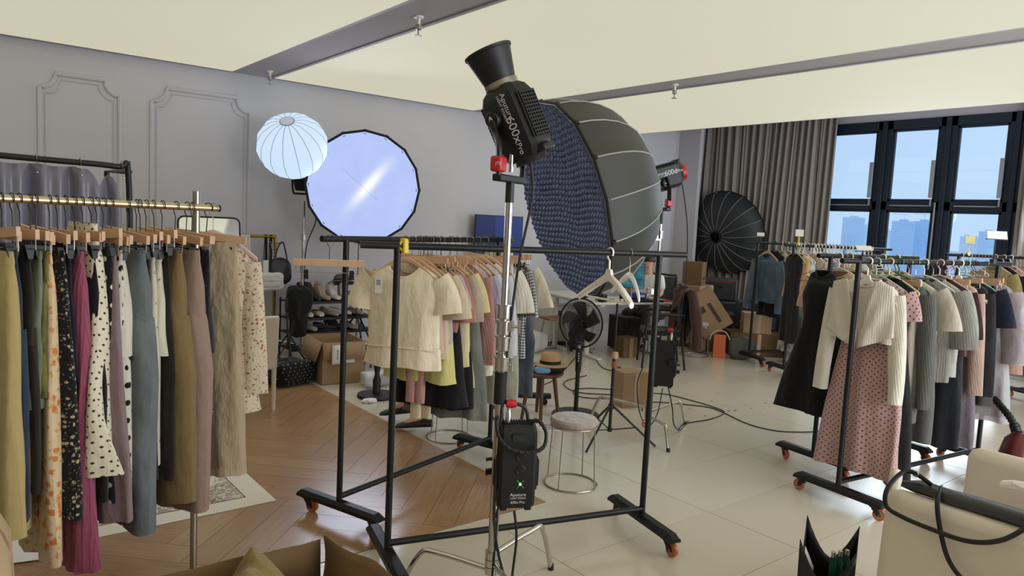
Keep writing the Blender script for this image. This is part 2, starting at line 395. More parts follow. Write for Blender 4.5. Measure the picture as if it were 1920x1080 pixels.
# curtains
def curtain(y0, y1, z0, z1, waves, dense, label, seed):
    random.seed(seed); m = MB(); ph = [random.uniform(0, 6) for _ in range(4)]
    def fn(u, v):
        uu = u**dense; y = y1+(y0-y1)*u; fl = .7+.3*v
        x = -.05*sin(2*pi*waves*uu+ph[0]+.4*sin(5*uu+ph[1]))*fl - .025*sin(2*pi*waves*2.3*uu+ph[2]) - .02*sin(9*u+3*v)
        return (RX1-.16+x-.05*v, y+.04*v*sin(7*u+ph[3])+(.06*v if u > .9 else 0), z1+(z0-z1)*v)
    m.grid(260, 14, fn)
    return tag(m.build('curtain', M_('curtain_cloth', (156, 148, 141), .92, 0, .05, 3, .1, 250), solid=.004, ang=80), label, 'curtain', 'window curtains')
curtain(5.74, 8.12, .06, 3.62, 17, 1.25, 'wide grey-brown pleated curtain hanging from the ceiling behind the open black dome', 3)
curtain(1.75, 3.30, .06, 3.62, 10, 1, 'narrow grey curtain at the other end of the window, beside the last mullion', 5)

# ---------------------------------------------------------------- city outside
hz = [M_('city_haze_tint_%d' % i, c, .95) for i, c in enumerate(((236, 242, 248), (196, 222, 244), (214, 232, 246), (240, 244, 248), (226, 238, 248)))]  # atmospheric haze painted into the pale colours of facades, bands and ground
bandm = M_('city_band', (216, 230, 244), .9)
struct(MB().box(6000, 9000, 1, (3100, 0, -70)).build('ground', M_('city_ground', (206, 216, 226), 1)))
def tower(px, w, top, dist, mat, label, bands=8, crane=False):
    a = 51.3 - math.degrees(math.atan((px-960)/1357)); x, y = cos(R(a))*dist, sin(R(a))*dist
    k = dist/1357; W_ = w*k; H_ = top*k
    t = thing('tower_block', label, 'building', (x, y, -69.5), R(a), group='towers of the city skyline')
    hh = H_+69.5+1.7
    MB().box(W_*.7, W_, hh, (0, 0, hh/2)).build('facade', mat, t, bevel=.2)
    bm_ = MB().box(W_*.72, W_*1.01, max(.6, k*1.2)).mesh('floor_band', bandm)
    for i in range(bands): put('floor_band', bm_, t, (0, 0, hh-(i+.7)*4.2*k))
    MB().box(W_*.3, W_*.4, 3*k, (0, 0, hh+1.5*k)).build('roof_house', mat, t)
    if crane:
        c = MB().tube([(0, 0, hh), (0, 0, hh+12*k)], .35*k, 5); c.tube([(0, -6*k, hh+11*k), (0, 16*k, hh+12*k)], .3*k, 5); c.tube([(0, 0, hh+15*k), (0, 16*k, hh+12*k)], .12*k, 4)
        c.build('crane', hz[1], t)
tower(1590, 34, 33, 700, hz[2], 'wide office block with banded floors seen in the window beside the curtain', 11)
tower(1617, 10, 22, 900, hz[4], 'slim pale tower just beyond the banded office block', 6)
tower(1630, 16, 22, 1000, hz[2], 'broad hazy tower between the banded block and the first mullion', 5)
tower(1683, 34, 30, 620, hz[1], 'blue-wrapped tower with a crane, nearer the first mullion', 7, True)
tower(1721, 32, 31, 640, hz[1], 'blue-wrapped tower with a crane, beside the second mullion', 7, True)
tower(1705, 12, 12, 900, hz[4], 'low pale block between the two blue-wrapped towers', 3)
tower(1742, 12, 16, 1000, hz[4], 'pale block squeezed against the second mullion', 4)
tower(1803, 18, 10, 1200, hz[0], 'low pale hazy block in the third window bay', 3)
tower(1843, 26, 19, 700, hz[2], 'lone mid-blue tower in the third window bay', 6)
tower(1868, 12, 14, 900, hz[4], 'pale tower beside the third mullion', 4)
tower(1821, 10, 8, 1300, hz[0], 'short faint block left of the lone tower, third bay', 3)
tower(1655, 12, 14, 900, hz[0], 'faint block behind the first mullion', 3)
random.seed(21)
lowm = MB()
for i in range(170):
    px = random.uniform(1530, 1925); d = random.uniform(450, 1500); a = 51.3-math.degrees(math.atan((px-960)/1357))
    h = random.uniform(8, 36); s = random.uniform(15, 45)
    lowm.box(s, s*random.uniform(.6, 1.6), h, (cos(R(a))*d, sin(R(a))*d, -69.5+h/2))
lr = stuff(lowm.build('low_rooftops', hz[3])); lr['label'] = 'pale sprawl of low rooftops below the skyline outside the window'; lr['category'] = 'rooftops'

# ================================================================ toile rug
rm, n, l, b = nodes_of('toile_print'); tc = n.new('ShaderNodeTexCoord'); o_ = tc.outputs['Object']
v1 = n.new('ShaderNodeTexNoise'); v1.inputs['Scale'].default_value = 4.2; v1.inputs['Detail'].default_value = 6; v1.inputs['Roughness'].default_value = .72; v1.inputs['Distortion'].default_value = 2.2; l.new(o_, v1.inputs['Vector'])
blot = step(n, l, v1.outputs['Fac'], .53, .55); fine = step(n, l, noise(n, l, o_, 46, 4, .75), .44, .50); mask = step(n, l, noise(n, l, o_, 3.0, 3), .40, .55)
f_ = mth(n, l, 'MULTIPLY', mth(n, l, 'MULTIPLY', mth(n, l, 'MAXIMUM', blot, mth(n, l, 'MULTIPLY', mask, .75)), fine), .85)
l.new(mixc(n, l, f_, lin((222, 214, 200)), lin((96, 80, 70))), b.inputs['Base Color']); b.inputs['Roughness'].default_value = .85
t = thing('toile_rug', 'cream rug printed with brown toile trees under the brass rack', 'rug', (.10, 4.86, .005), R(0))
MB().box(2.86, 1.70, .006, (0, 0, .003)).build('border', M_('rug_cream', (224, 216, 202), .85), t, bevel=.002)
MB().box(2.58, 1.42, .002, (0, 0, .007)).build('printed_field', rm, t)
fr = MB()
for sx in (-1, 1): fr.box(.006, 1.44, .0015, (sx*1.293, 0, .0072)); fr.box(2.592, .006, .0015, (0, sx*.715, .0072))
fr.build('border_line', M_('rug_line', (92, 78, 68), .85), t)
cp = MB().grid(14, 6, lambda u, v: (.02+.46*u, 3.95+.30*v-.1*u, .014+.16*(1-u)**2*v))
tag(cp.build('paper_sheet', paper, solid=.002, ang=80), 'white sheet of paper curling up from the rug below the skirts', 'paper')
# ================================================================ garment racks
def _wheel():
    Mx = Matrix.Rotation(pi/2, 4, 'Y')
    w = MB().lathe([(.020, -.012), (.034, -.013), (.038, -.008), (.038, .008), (.034, .013), (.020, .012)], 20, Mx).mesh('wheel', orange)
    hub = MB().lathe([(0, -.0135), (.021, -.0135), (.021, .0135), (0, .0135)], 14, Mx).lathe([(0, .0135), (.007, .0135), (.007, .02), (0, .02)], 8, Mx).lathe([(0, -.02), (.007, -.02), (.007, -.0135), (0, -.0135)], 8, Mx).mesh('hub', steel)
    f = MB().box(.05, .05, .006, (0, .03, .083))
    for s in (-1, 1):
        f.add([(s*.016, -.012, .03), (s*.016, .012, .03), (s*.016, .05, .08), (s*.016, .012, .082), (s*.02, -.012, .03), (s*.02, .012, .03), (s*.02, .05, .08), (s*.02, .012, .082)],
              [(0, 1, 2, 3), (7, 6, 5, 4), (0, 4, 5, 1), (1, 5, 6, 2), (2, 6, 7, 3), (3, 7, 4, 0)])
    f.lathe([(0, .06), (.017, .06), (.017, .085), (0, .085)], 12, Matrix.Translation((0, .03, 0)))
    return w, hub, f.mesh('caster', bplas)
WH, HUB, FORK = _wheel()
RACKS = {}
def rack(key, label, p0, az, L=1.43, h=1.56, foot=.62, over=.17, foot2=None, group='black garment racks on orange casters', mat=None, over2=None):
    t = thing('garment_rack', label, 'clothes rack', (p0[0], p0[1], 0), R(az), group)
    RACKS[key] = (p0, az, h); mt = mat or black
    over2 = over if over2 is None else over2
    for x in (0, L): MB().tube([(x, 0, .105), (x, 0, h)], .0165, 12).build('post', mt, t)
    MB().tube([(-over, 0, h), (L+over2, 0, h)], .0165, 12).build('rail', mt, t)
    MB().tube([(0, 0, .15), (L, 0, .15)], .0165, 12).build('base_bar', mt, t)
    for x in (0, L):
        s = []
        for y, k in ((-foot/2, .55), (-foot/2+.03, 1), (foot/2-.03, 1), (foot/2, .55)):
            s.append([Vector((x+a, y, .088+z*k)) for a, z in ((-.035, 0), (.035, 0), (.035, .022), (.02, .04), (-.02, .04), (-.035, .022))])
        MB().loft(s).build('foot', mt, t, ang=25)
        for y in (-foot/2+.06, foot/2-.06):
            a = random.uniform(-.6, .6) + (pi if y > 0 else 0)*random.choice((0, 1))
            q = Matrix.Translation((x, y, 0)) @ Matrix.Rotation(a, 4, 'Z') @ Matrix.Translation((0, -.03, .001))
            c = put('caster', FORK, t); c.matrix_local = q
            w = put('wheel', WH, c, (0, 0, .039)); put('hub', HUB, c, (0, 0, .039))
    return t
rack('cF', 'empty black clothes rack in front, two white hangers on its rail', (1.651, 2.909), -15.05)
rack('cB', 'black clothes rack full of pale tops, behind the near-empty rack', (1.707, 3.554), 18)
rack('rF', 'black clothes rack carrying the pink floral dress and grey knits', (4.46, 2.158), -7.3, L=1.70, h=1.555)
rack('rB', 'black clothes rack whose near end holds the big black coat', (4.995, 2.62), -8, L=.97, h=1.56, over=.14, over2=.1)
rack('F1', 'black clothes rack carrying the blue denim jacket near the curtain', (8.3, 5.34), -22, L=1.36, h=1.57)
rack('F2', 'black clothes rack crowded with white hangers, in front of the denim jacket rack', (7.93, 4.62), -22, L=1.3, h=1.57, over=.12)
rack('G', 'black clothes rack at the window, its near end behind the lilac dress', (8.2, 2.95), -21, L=1.2, h=1.57)
# brass rack with a single visible post
t = thing('brass_rack', 'brass clothes rail on a steel post, packed with skirts and trousers', 'clothes rack', (.91, 3.36, 0), R(17))
MB().tube([(-1.55, 0, 1.69), (.09, 0, 1.69)], .015, 14).build('rail', brass, t)
MB().tube([(.09, 0, 1.69), (.10, 0, 1.69)], .016, 14).build('end_cap', bplas, t)
for x in (0, -1.5):
    MB().tube([(x, .02, .02), (x, .02, 1.76)], .0155, 14).build('post', steel, t); MB().lathe([(0, 0), (.05, 0), (.05, .012), (0, .016)], 20, Matrix.Translation((x, .02, 0))).build('foot', steel, t)
RACKS['L'] = ((.91, 3.36), 17, 1.69)

# ================================================================ hangers
HK = {}
def hook_pts(drop=.09, r=.021):
    return arc((0, 0, 0), r, -35, 180, 10) + [Vector((-r*.6, 0, -.026)), Vector((0, 0, -.045)), Vector((0, 0, -drop))]
def arm_loft(hw, z0, drop, ht, th, tipht, curve=1.4, tipth=None):
    s = []; N = 14; tipth = tipth or th
    for i in range(N+1):
        u = -1+2*i/N; a = abs(u); z = z0-drop*a**curve; hh = ht+(tipht-ht)*a; tt = (th+(tipth-th)*a)*(1 if a < .98 else .7); yb = -.02*a*a
        s.append([Vector((hw*u, yb+tt*cos(q), z+hh*.5*sin(q))) for q in [2*pi*k/8 for k in range(8)]])
    return MB().loft(s)
def hanger_proto(kind, col):
    key = (kind, col.name)
    if key in HK: return HK[key]
    P = []
    if kind == 'wc':                              # wooden bar with two clips
        P.append(('hook', MB().tube(hook_pts(.112), .0022, 6).mesh('hook', bplas if col == wood else steel), None))
        P.append(('bar', MB().box(.36, .014, .034, (0, 0, -.125)).mesh('bar', col), None))
        P.append(('wire', MB().tube([(-.165, 0, -.138), (-.165, 0, -.176), (.165, 0, -.176), (.165, 0, -.138)], .002, 5).mesh('wire', steel), None))
        for s in (-1, 1):
            P.append(('clip', MB().box(.026, .016, .05, (s*.115, 0, -.186), top=(.8, 2.1)).mesh('clip', bplas), None))
    elif kind == 'ws':                            # shaped wooden shirt hanger
        P.append(('hook', MB().tube(hook_pts(.105), .0022, 6).mesh('hook', steel), None))
        P.append(('body', arm_loft(.20, -.115, .11, .040, .008, .026).mesh('body', col), None))
    elif kind == 'wide':                          # broad-shouldered plastic coat hanger with a trouser bar
        P.append(('hook', MB().tube(arc((0, 0, 0), .024, -40, 180, 10)+[Vector((-.018, 0, -.028)), Vector((0, 0, -.045)), Vector((0, 0, -.10))], .006, 8, flat=.7).mesh('hook', col), None))
        P.append(('body', arm_loft(.21, -.125, .125, .05, .012, .036, 1.15, .022).mesh('body', col), None))
        P.append(('neck', MB().box(.07, .02, .055, (0, 0, -.115), top=(.45, .8)).mesh('neck', col), None))
        P.append(('bar', MB().tube([(-.19, -.01, -.235), (-.16, -.005, -.246), (.16, -.005, -.246), (.19, -.01, -.235)], .006, 6).mesh('bar', col), None))
    elif kind == 'pl':                            # tubular plastic hanger
        P.append(('hook', MB().tube(arc((0, 0, 0), .022, -40, 180, 10)+[Vector((-.012, 0, -.028)), Vector((0, 0, -.045)), Vector((0, 0, -.085))], .0048, 7).mesh('hook', col), None))
        lo = [(0, 0, -.085), (.06, 0, -.10), (.13, 0, -.135), (.19, 0, -.17), (.205, 0, -.185), (.195, 0, -.198), (.15, 0, -.2), (0, 0, -.2), (-.15, 0, -.2), (-.195, 0, -.198), (-.205, 0, -.185), (-.19, 0, -.17), (-.13, 0, -.135), (-.06, 0, -.10)]
        P.append(('body', MB().tube(smooth_path(lo+[lo[0]], 3)[:-1], .0055, 7, True, 1).mesh('body', col), None))
    elif kind == 'wr':                            # thin wire hanger
        P.append(('hook', MB().tube(hook_pts(.085), .0018, 5).mesh('hook', col), None))
        P.append(('body', MB().tube([(0, 0, -.085), (.19, 0, -.165), (.2, 0, -.18), (.185, 0, -.188), (-.185, 0, -.188), (-.2, 0, -.18), (-.19, 0, -.165)], .0018, 5, True).mesh('body', col), None))
    HK[key] = P; return P
KIND = {'wc': ('clip_hanger', 'clip hanger'), 'ws': ('wooden_hanger', 'shaped hanger'), 'wide': ('coat_hanger', 'broad coat hanger'), 'pl': ('plastic_hanger', 'tubular hanger'), 'wr': ('wire_hanger', 'thin wire hanger')}
COLN = {'hanger_wood': 'wooden', 'white_plastic': 'white', 'mint_plastic': 'mint green', 'green_plastic': 'dark green', 'pale_yellow_plastic': 'pale yellow', 'pale_pink_plastic': 'pale pink', 'black_plastic': 'black', 'chrome': 'bare metal', 'brushed_steel': 'steel'}
def on_rail(key, s):
    p0, az, h = RACKS[key]; return (p0[0]+cos(R(az))*s, p0[1]+sin(R(az))*s, h+.0005), R(az-90)
def hanger(key, s, kind, col, label, yaw=0, group=None, tilt=0, roll=0):
    loc, rz = on_rail(key, s)
    t = thing(KIND[kind][0], label, 'hanger', loc, group=group, rot=(R(tilt), R(roll), rz+R(yaw)))
    for nm, me, _ in hanger_proto(kind, col): put(nm, me, t)
    return t

# ================================================================ garments
def lerp_prof(prof, m):
    out = []; N = len(prof)-1
    for i in range(m+1):
        q = i/m*N; k = min(int(q), N-1); f = q-k; a, b_ = prof[k], prof[k+1]; f2 = f*f*(3-2*f)*.5+f*.5
        out.append(tuple(a[j]+(b_[j]-a[j])*f2 for j in range(len(a))))
    return out
def body(prof, n=36, m=18, fk=(26, .012, 0), seed=0, closed_bottom=False, x0=0, yo=0, start=0.12, unev=.006, scoop=None):
    """flattened tube: prof rows (z, half width, half depth); fk = (waves per metre, fold depth, phase)"""
    rg = random.Random(seed); ph = [rg.uniform(0, 6.28) for _ in range(5)]; k1, amp, _ = fk
    P = lerp_prof(prof, m); vs = []; uv = []; zt, zb = P[0][0], P[-1][0]
    _, w0, d0_ = P[int(m*.6)]; al = [0]; pp_ = None
    for j in range(n+1):
        a = 2*pi*j/n; q = (w0*math.copysign(abs(cos(a))**.85, cos(a)), d0_*math.copysign(abs(sin(a))**.75, sin(a)))
        if pp_: al.append(al[-1]+math.hypot(q[0]-pp_[0], q[1]-pp_[1]))
        pp_ = q
    for i, (z, w, d) in enumerate(P):
        t = (zt-z)/max(1e-6, zt-zb); g = max(0, t-start)/(1-start); g = g**.8; per = 2*w+2.6*d
        for j in range(n+1):
            a = 2*pi*j/n; c, s = cos(a), sin(a)
            x = w*math.copysign(abs(c)**.85, c); y = d*math.copysign(abs(s)**.75, s)
            fold = amp*g*(sin(k1*x*2*pi/6.28+ph[0]+1.2*t)+.55*sin(k1*1.9*x+ph[1]-2*t)+.3*sin(k1*.5*x+ph[2]))
            y += fold; x += amp*.35*g*sin(9*t+ph[3]+3*s)
            if scoop and s < 0 and abs(x) < scoop[0]: z_ = min(z, zt-scoop[1]*(1-(x/scoop[0])**2))
            else: z_ = z
            zz = z_ + (unev*sin(k1*.7*x+ph[4]) if i == m else 0)
            vs.append((x+x0, y+yo, zz)); uv.append(((al[j]-al[n*3//4])*(w+d)/(w0+d0_), z))
    fs = [(i*(n+1)+j, (i+1)*(n+1)+j, (i+1)*(n+1)+j+1, i*(n+1)+j+1) for i in range(m) for j in range(n)]
    return MB().add(vs, fs, uv)
def sleeve(mb, sx, z0, side, L, w, w2, d, ang, seed=0, n=14, m=9):
    """hanging sleeve from a shoulder point; ang = angle off the vertical"""
    rg = random.Random(seed); p1, p2 = rg.uniform(0, 6), rg.uniform(0, 6); vs = []; uv = []
    x, z = sx, z0
    for i in range(m+1):
        t = i/m; a = R(ang*(1-.75*t)); tx, tz = sin(a), -cos(a)
        if i: x += tx*L/m; z += tz*L/m
        ww = w+(w2-w)*t; dd = d*(1+.15*t)
        nx, nz = cos(a), sin(a)
        for j in range(n+1):
            q = 2*pi*j/n
            o = ww*cos(q); y = dd*sin(q)+.008*t*sin(3*q+p1+4*t)+.012*t*sin(2.5*t+p2)
            vs.append((side*(x+o*nx), y, z+o*nz*.9)); uv.append((j/n*2*pi*ww*.8, -t*L))
    fs = [(i*(n+1)+j, (i+1)*(n+1)+j, (i+1)*(n+1)+j+1, i*(n+1)+j+1) for i in range(m) for j in range(n)]
    mb.add(vs, fs, uv)
GSEED = [100]
def garment(key, s, kind, name, label, cat, mat, L, w, hem, d=.04, sl=None, yaw=0, fold=None, hang='wc', hcol=None, short=None, hl=None, group=None,
            open_v=False, mat2=None, neckw=.085, peplum=None, sh=None, dz=0, tagcard=False, lapels=False, scoop=.05, flare=None, hdx=0):
    GSEED[0] += 1; sd = GSEED[0]; loc, rz = on_rail(key, s)
    yaw = yaw if yaw else random.uniform(-4, 4)*(1.7 if key == 'L' else 1)+(15 if key == 'cB' else 0); tilt = random.uniform(-5, 5) if hang == 'wc' else 0
    hcol = hcol or wood
    if hang:
        if not hl: hl = '%s %s carrying the %s' % (COLN[hcol.name], KIND[hang][1], short)
        hanger(key, s, hang, hcol, hl, yaw, roll=tilt*1.2)
    t = thing(name, label, cat, loc, rz+R(yaw), group)
    f = fold or ((34, .016, 0) if kind == 'skirt' else (30, .012, 0)); m2 = mat2 or mat
    if kind == 'skirt':
        zt = -.19+dz; band = body([(zt+.012, w*.98, d*.45), (zt-.012, w, d*.5), (zt-.035, w*1.01, d*.55)], 32, 3, (70, .002, 0), sd, start=0, unev=0)
        band.build('waistband', m2, t, ang=70)
        fl = flare or (.5, .8)
        body([(zt-.03, w*1.0, d*.5), (zt-.12, w+(hem-w)*.35*fl[0], d*.8), (zt-(L+zt)*.45, w+(hem-w)*fl[0], d), (-L, hem, d*1.15)], 40, 20, f, sd, start=.02).build('skirt_panel', mat, t, ang=80)
    elif kind == 'trousers':
        zt = -.19+dz; body([(zt+.012, w, d*.45), (zt-.03, w*1.01, d*.5)], 28, 2, (60, .001, 0), sd, start=0, unev=0).build('waistband', m2, t, ang=70)
        body([(zt-.028, w, d*.5), (zt-.14, w*1.1, d*.9), (zt-.32, w*1.12, d)], 30, 8, (20, .004, 0), sd, start=0).build('hips', mat, t, ang=80)
        for sg in (-1, 1):
            body([(zt-.26, w*.6, d*.95), (zt-.5, hem*1.02, d), (-(L-.05)*.75, hem, d*.95), (-L, hem*1.03, d*.95)], 24, 14, (24, .008, 0), sd+sg, x0=sg*w*.5, yo=sg*.006).build('leg', mat, t, ang=80)
    else:                                          # top, dress, coat
        zt = (-.15 if hang == 'ws' else -.112)+dz; sh = sh or min(w, .20)
        pr = [(zt, neckw, .016), (zt-.018, neckw+.035, .026), (zt-.05, sh*.92, .034), (zt-.085, sh, d*.9), (zt-.17, w*.96, d)]
        if kind == 'dress': pr += [(zt-.36, w*.82, d*.95), (zt-.36-(L-.36)*.5, w+(hem-w)*.55, d*1.1), (-L, hem, d*1.25)]
        elif peplum: pr += [(zt-.3, w*.98, d), (-L+.12, w*.98, d), (-L+.115, w*1.0, d), (-L, hem, d*1.2)]
        else: pr += [(zt-.3, w*.97, d), (-L, hem, d*1.1)]
        body(pr, 44, 26 if kind == 'dress' else 20, f, sd, start=.25, scoop=(neckw*1.02, scoop)).build('body', mat, t, ang=80)
        # neckband: an ellipse that dips at the front
        nb = []
        if peplum: MB().tube([(1.005*w*math.copysign(abs(cos(q))**.85, cos(q)), (d*1.04+.006)*math.copysign(abs(sin(q))**.75, sin(q)), -L+.118+.004*sin(3*q)) for q in [2*pi*k/40 for k in range(40)]], .005, 5, True).build('waist_seam', m2, t)
        for q in range(24):
            a = 2*pi*q/24; dip = max(0, sin(a+pi))
            nb.append((neckw*1.02*cos(a), (.020+.022*dip)*sin(a), zt+.004-scoop*dip**1.6-.004*abs(cos(a))))
        MB().tube(nb, .0065, 6, True).build('collar', m2, t)
        if sl:
            SL, w1, w2, ang = sl
            for sg in (-1, 1):
                mb = MB(); sleeve(mb, sh*.90, zt-.085, sg, SL, w1, w2, d*.62, ang, sd*3+sg); mb.build('sleeve', mat, t, ang=80)
                a = R(ang*.25); 
        if lapels:
            for sg in (-1, 1):
                q = MB(); nu, nv = 10, 16
                def lf(u, v):
                    xi = (.085*(1-v)**1.3+.004) if v < .7 else .02*(v-.7); xo = .19+.03*v; z = zt-.03*u*(1-v)-v*((L+zt)*(1.12-.26*u))
                    return (sg*(xi+(xo-xi)*u), -d-.018-.012*sin(9*u+5*v+sg)*v+.03*u*u, z)
                q.grid(nu, nv, lf); q.uv = [(v[0], v[2]) for v in q.v]; q.build('front_panel', mat, t, solid=.005, ang=80)
        if open_v:
            for sg in (-1, 1):
                MB().tube(smooth_path([(sg*neckw, -.024, zt), (sg*.05, -d-.008, zt-.2), (sg*.012, -d*1.1-.014, -L+.03)], 6), .009, 6, flat=.5).build('front_edge', m2, t)
    if tagcard:
        tg_ = MB().box(.045, .0015, .1, (hdx, -d-.016, -.27)).build('price_tag', paper, t)
        for k in range(4): MB().box(.028-.006*(k % 2), .001, .0035, (hdx, -d-.0175, -.245-.008*k)).build('printed_line', lettg, tg_)
    return t
# ================================================================ clothes on the brass rack (seen nearly edge on)
gl_ = 'clothes on the brass rack'; hl_ = None
B_ = dict(group=gl_)
garment('L', -.80, 'skirt', 'skirt', 'mustard yellow long skirt at the far left end of the brass rack', 'skirt', F_('mustard_twill', (182, 160, 108)), 1.18, .15, .21, .05, short='mustard yellow skirt', **B_)
garment('L', -.755, 'trousers', 'jeans', 'dark indigo jeans hanging beside the mustard yellow skirt', 'jeans', F_('indigo_denim', (38, 52, 72), 'denim', (24, 32, 48), (60, 80, 104)), 1.14, .14, .10, .035, short='dark indigo jeans', **B_)
garment('L', -.725, 'trousers', 'trousers', 'dark brown trousers squeezed between indigo jeans and sage skirt', 'trousers', F_('dark_brown_twill', (56, 46, 40)), 1.05, .13, .09, .02, short='dark brown trousers', **B_)
garment('L', -.70, 'skirt', 'skirt', 'sage green satin skirt next to the olive print skirt', 'skirt', F_('sage_satin', (124, 132, 112), rough=.45), 0.74, .14, .15, .025, short='sage satin skirt', **B_)
garment('L', -.665, 'skirt', 'skirt', 'olive green print satin skirt above the orange floral skirt', 'skirt', F_('olive_print', (96, 96, 42), 'tiedye', (128, 124, 70), (64, 70, 30), sp=.12, rough=.5), 0.7, .14, .16, .03, short='olive print skirt', **B_)
garment('L', -.645, 'skirt', 'skirt', 'long cream skirt printed with orange and yellow flowers', 'skirt', F_('orange_floral', (216, 190, 156), 'floral', (198, 116, 56), (190, 154, 74), sp=.045, r=.40), 1.32, .14, .21, .035, short='orange floral skirt', **B_)
garment('L', -.60, 'skirt', 'skirt', 'black long skirt with small cream ditsy flowers', 'skirt', F_('black_ditsy', (20, 20, 24), 'floral', (176, 160, 128), (120, 108, 84), sp=.022, r=.36), 1.18, .13, .20, .035, short='ditsy flowered skirt', **B_)
garment('L', -.575, 'skirt', 'skirt', 'navy short skirt behind the black flowered long skirt', 'skirt', F_('navy_plain', (24, 28, 46)), 0.7, .13, .15, .02, short='navy short skirt', **B_)
garment('L', -.545, 'skirt', 'skirt', 'raspberry pink pleated long skirt reaching almost to the floor', 'skirt', F_('raspberry_pleat', (152, 78, 102), 'pleat', (122, 52, 76), sp=.016), 1.4, .13, .20, .045, fold=(90, .012, 0), short='raspberry pleated skirt', **B_)
garment('L', -.515, 'trousers', 'trousers', 'black wide trousers beside the raspberry pleated skirt', 'trousers', F_('black_crepe', (22, 20, 24)), 1.14, .13, .11, .025, short='black wide trousers', **B_)
garment('L', -.485, 'skirt', 'skirt', 'cream flared skirt with small dark brown dots', 'skirt', F_('cream_small_dot', (224, 214, 190), 'dots', (62, 46, 34), sp=.028, r=.17), 1.03, .12, .25, .05, fold=(30, .03, 0), dz=.10, flare=(.25, .8), short='brown-dotted flared skirt', **B_)
garment('L', -.455, 'skirt', 'skirt', 'black skirt with large white dots, mostly hidden', 'skirt', F_('black_white_dot', (22, 22, 28), 'dots', (222, 218, 210), sp=.05, r=.2), 1.17, .13, .15, .025, short='white-dotted black skirt', **B_)
garment('L', -.43, 'skirt', 'skirt', 'mauve grey satin skirt hanging lower than the dotted skirts', 'skirt', F_('mauve_satin', (134, 114, 116), rough=.5), 1.25, .13, .2, .03, short='mauve satin skirt', **B_)
garment('L', -.405, 'trousers', 'trousers', 'white trousers with large black dots', 'trousers', F_('white_black_dot', (216, 208, 192), 'dots', (16, 16, 18), sp=.05, r=.24), 1.15, .12, .09, .035, short='black-dotted white trousers', **B_)
garment('L', -.375, 'skirt', 'skirt', 'short plain off-white skirt with a gathered elastic waist', 'skirt', F_('offwhite_cotton', (214, 206, 190)), 0.6, .10, .15, .045, short='plain off-white short skirt', **B_)
garment('L', -.31, 'trousers', 'jeans', 'faded blue-grey wide leg jeans with long hem', 'jeans', F_('faded_denim', (108, 114, 114), 'denim', (78, 86, 90), (134, 140, 140)), 1.32, .13, .125, .06, short='faded wide jeans', **B_)
garment('L', -.275, 'trousers', 'trousers', 'dark charcoal trousers just behind the faded jeans', 'trousers', F_('charcoal_twill', (36, 38, 44)), 1.12, .12, .1, .02, short='charcoal trousers', **B_)
garment('L', -.262, 'skirt', 'skirt', 'off-white long skirt with black ink flower sprigs', 'skirt', F_('ink_sprig', (206, 198, 178), 'floral', (46, 44, 40), (96, 90, 78), sp=.075, r=.24), 1.07, .12, .16, .03, short='ink-sprig long skirt', **B_)
garment('L', -.235, 'skirt', 'skirt', 'off-white short skirt with faint sprigs, above the ink flower skirt', 'skirt', F_('sprig_short', (212, 204, 186), 'floral', (110, 112, 92), (150, 150, 130), sp=.09, r=.15), 0.61, .11, .15, .035, short='faint-sprig short skirt', **B_)
garment('L', -.205, 'trousers', 'trousers', 'very dark brown trousers behind the khaki pair', 'trousers', F_('espresso_twill', (46, 36, 30)), 1.13, .13, .11, .02, short='very dark brown pair', **B_)
garment('L', -.165, 'trousers', 'trousers', 'khaki brown wide trousers with deep waistband', 'trousers', F_('khaki_twill', (124, 102, 66)), 1.24, .14, .14, .06, short='khaki trousers', **B_)
garment('L', -.105, 'trousers', 'trousers', 'dusty pink-beige wide trousers with a ribbed elastic waist', 'trousers', F_('dusty_beige_linen', (146, 122, 108)), 1.3, .15, .14, .06, short='dusty pink-beige trousers', **B_)
garment('L', -.055, 'skirt', 'skirt', 'dark grey short skirt next to the steel post', 'skirt', F_('dark_grey_wool', (48, 48, 54)), 0.62, .14, .17, .03, short='dark grey short skirt', **B_)
garment('L', -.03, 'skirt', 'skirt', 'navy long skirt with pale blurry flowers behind the steel post', 'skirt', F_('navy_bloom', (24, 24, 40), 'floral', (150, 126, 118), (96, 88, 100), sp=.08, r=.25), 1.05, .15, .17, .03, short='navy bloom skirt', **B_)
garment('L', .045, 'skirt', 'skirt', 'sheer beige crinkled maxi skirt at the end of the brass rail', 'skirt', F_('sheer_beige', (176, 158, 130), wrinkle=.8, sheer=.06), 1.21, .13, .19, .05, fold=(34, .02, 0), yaw=34, dz=.03, short='sheer beige maxi skirt', **B_)
garment('L', .07, 'dress', 'robe', 'cream robe printed with pink sprigs, last on the brass rail', 'robe', F_('pink_sprig', (206, 190, 164), 'floral', (156, 92, 84), (124, 116, 88), sp=.02, r=.36), 0.92, .18, .22, .05, yaw=40, hang='ws', hcol=pinkp, sl=(.60, .05, .07, 4), short='pink-sprig robe', hl='pale pink shaped hanger carrying the pink-sprig robe', **B_)

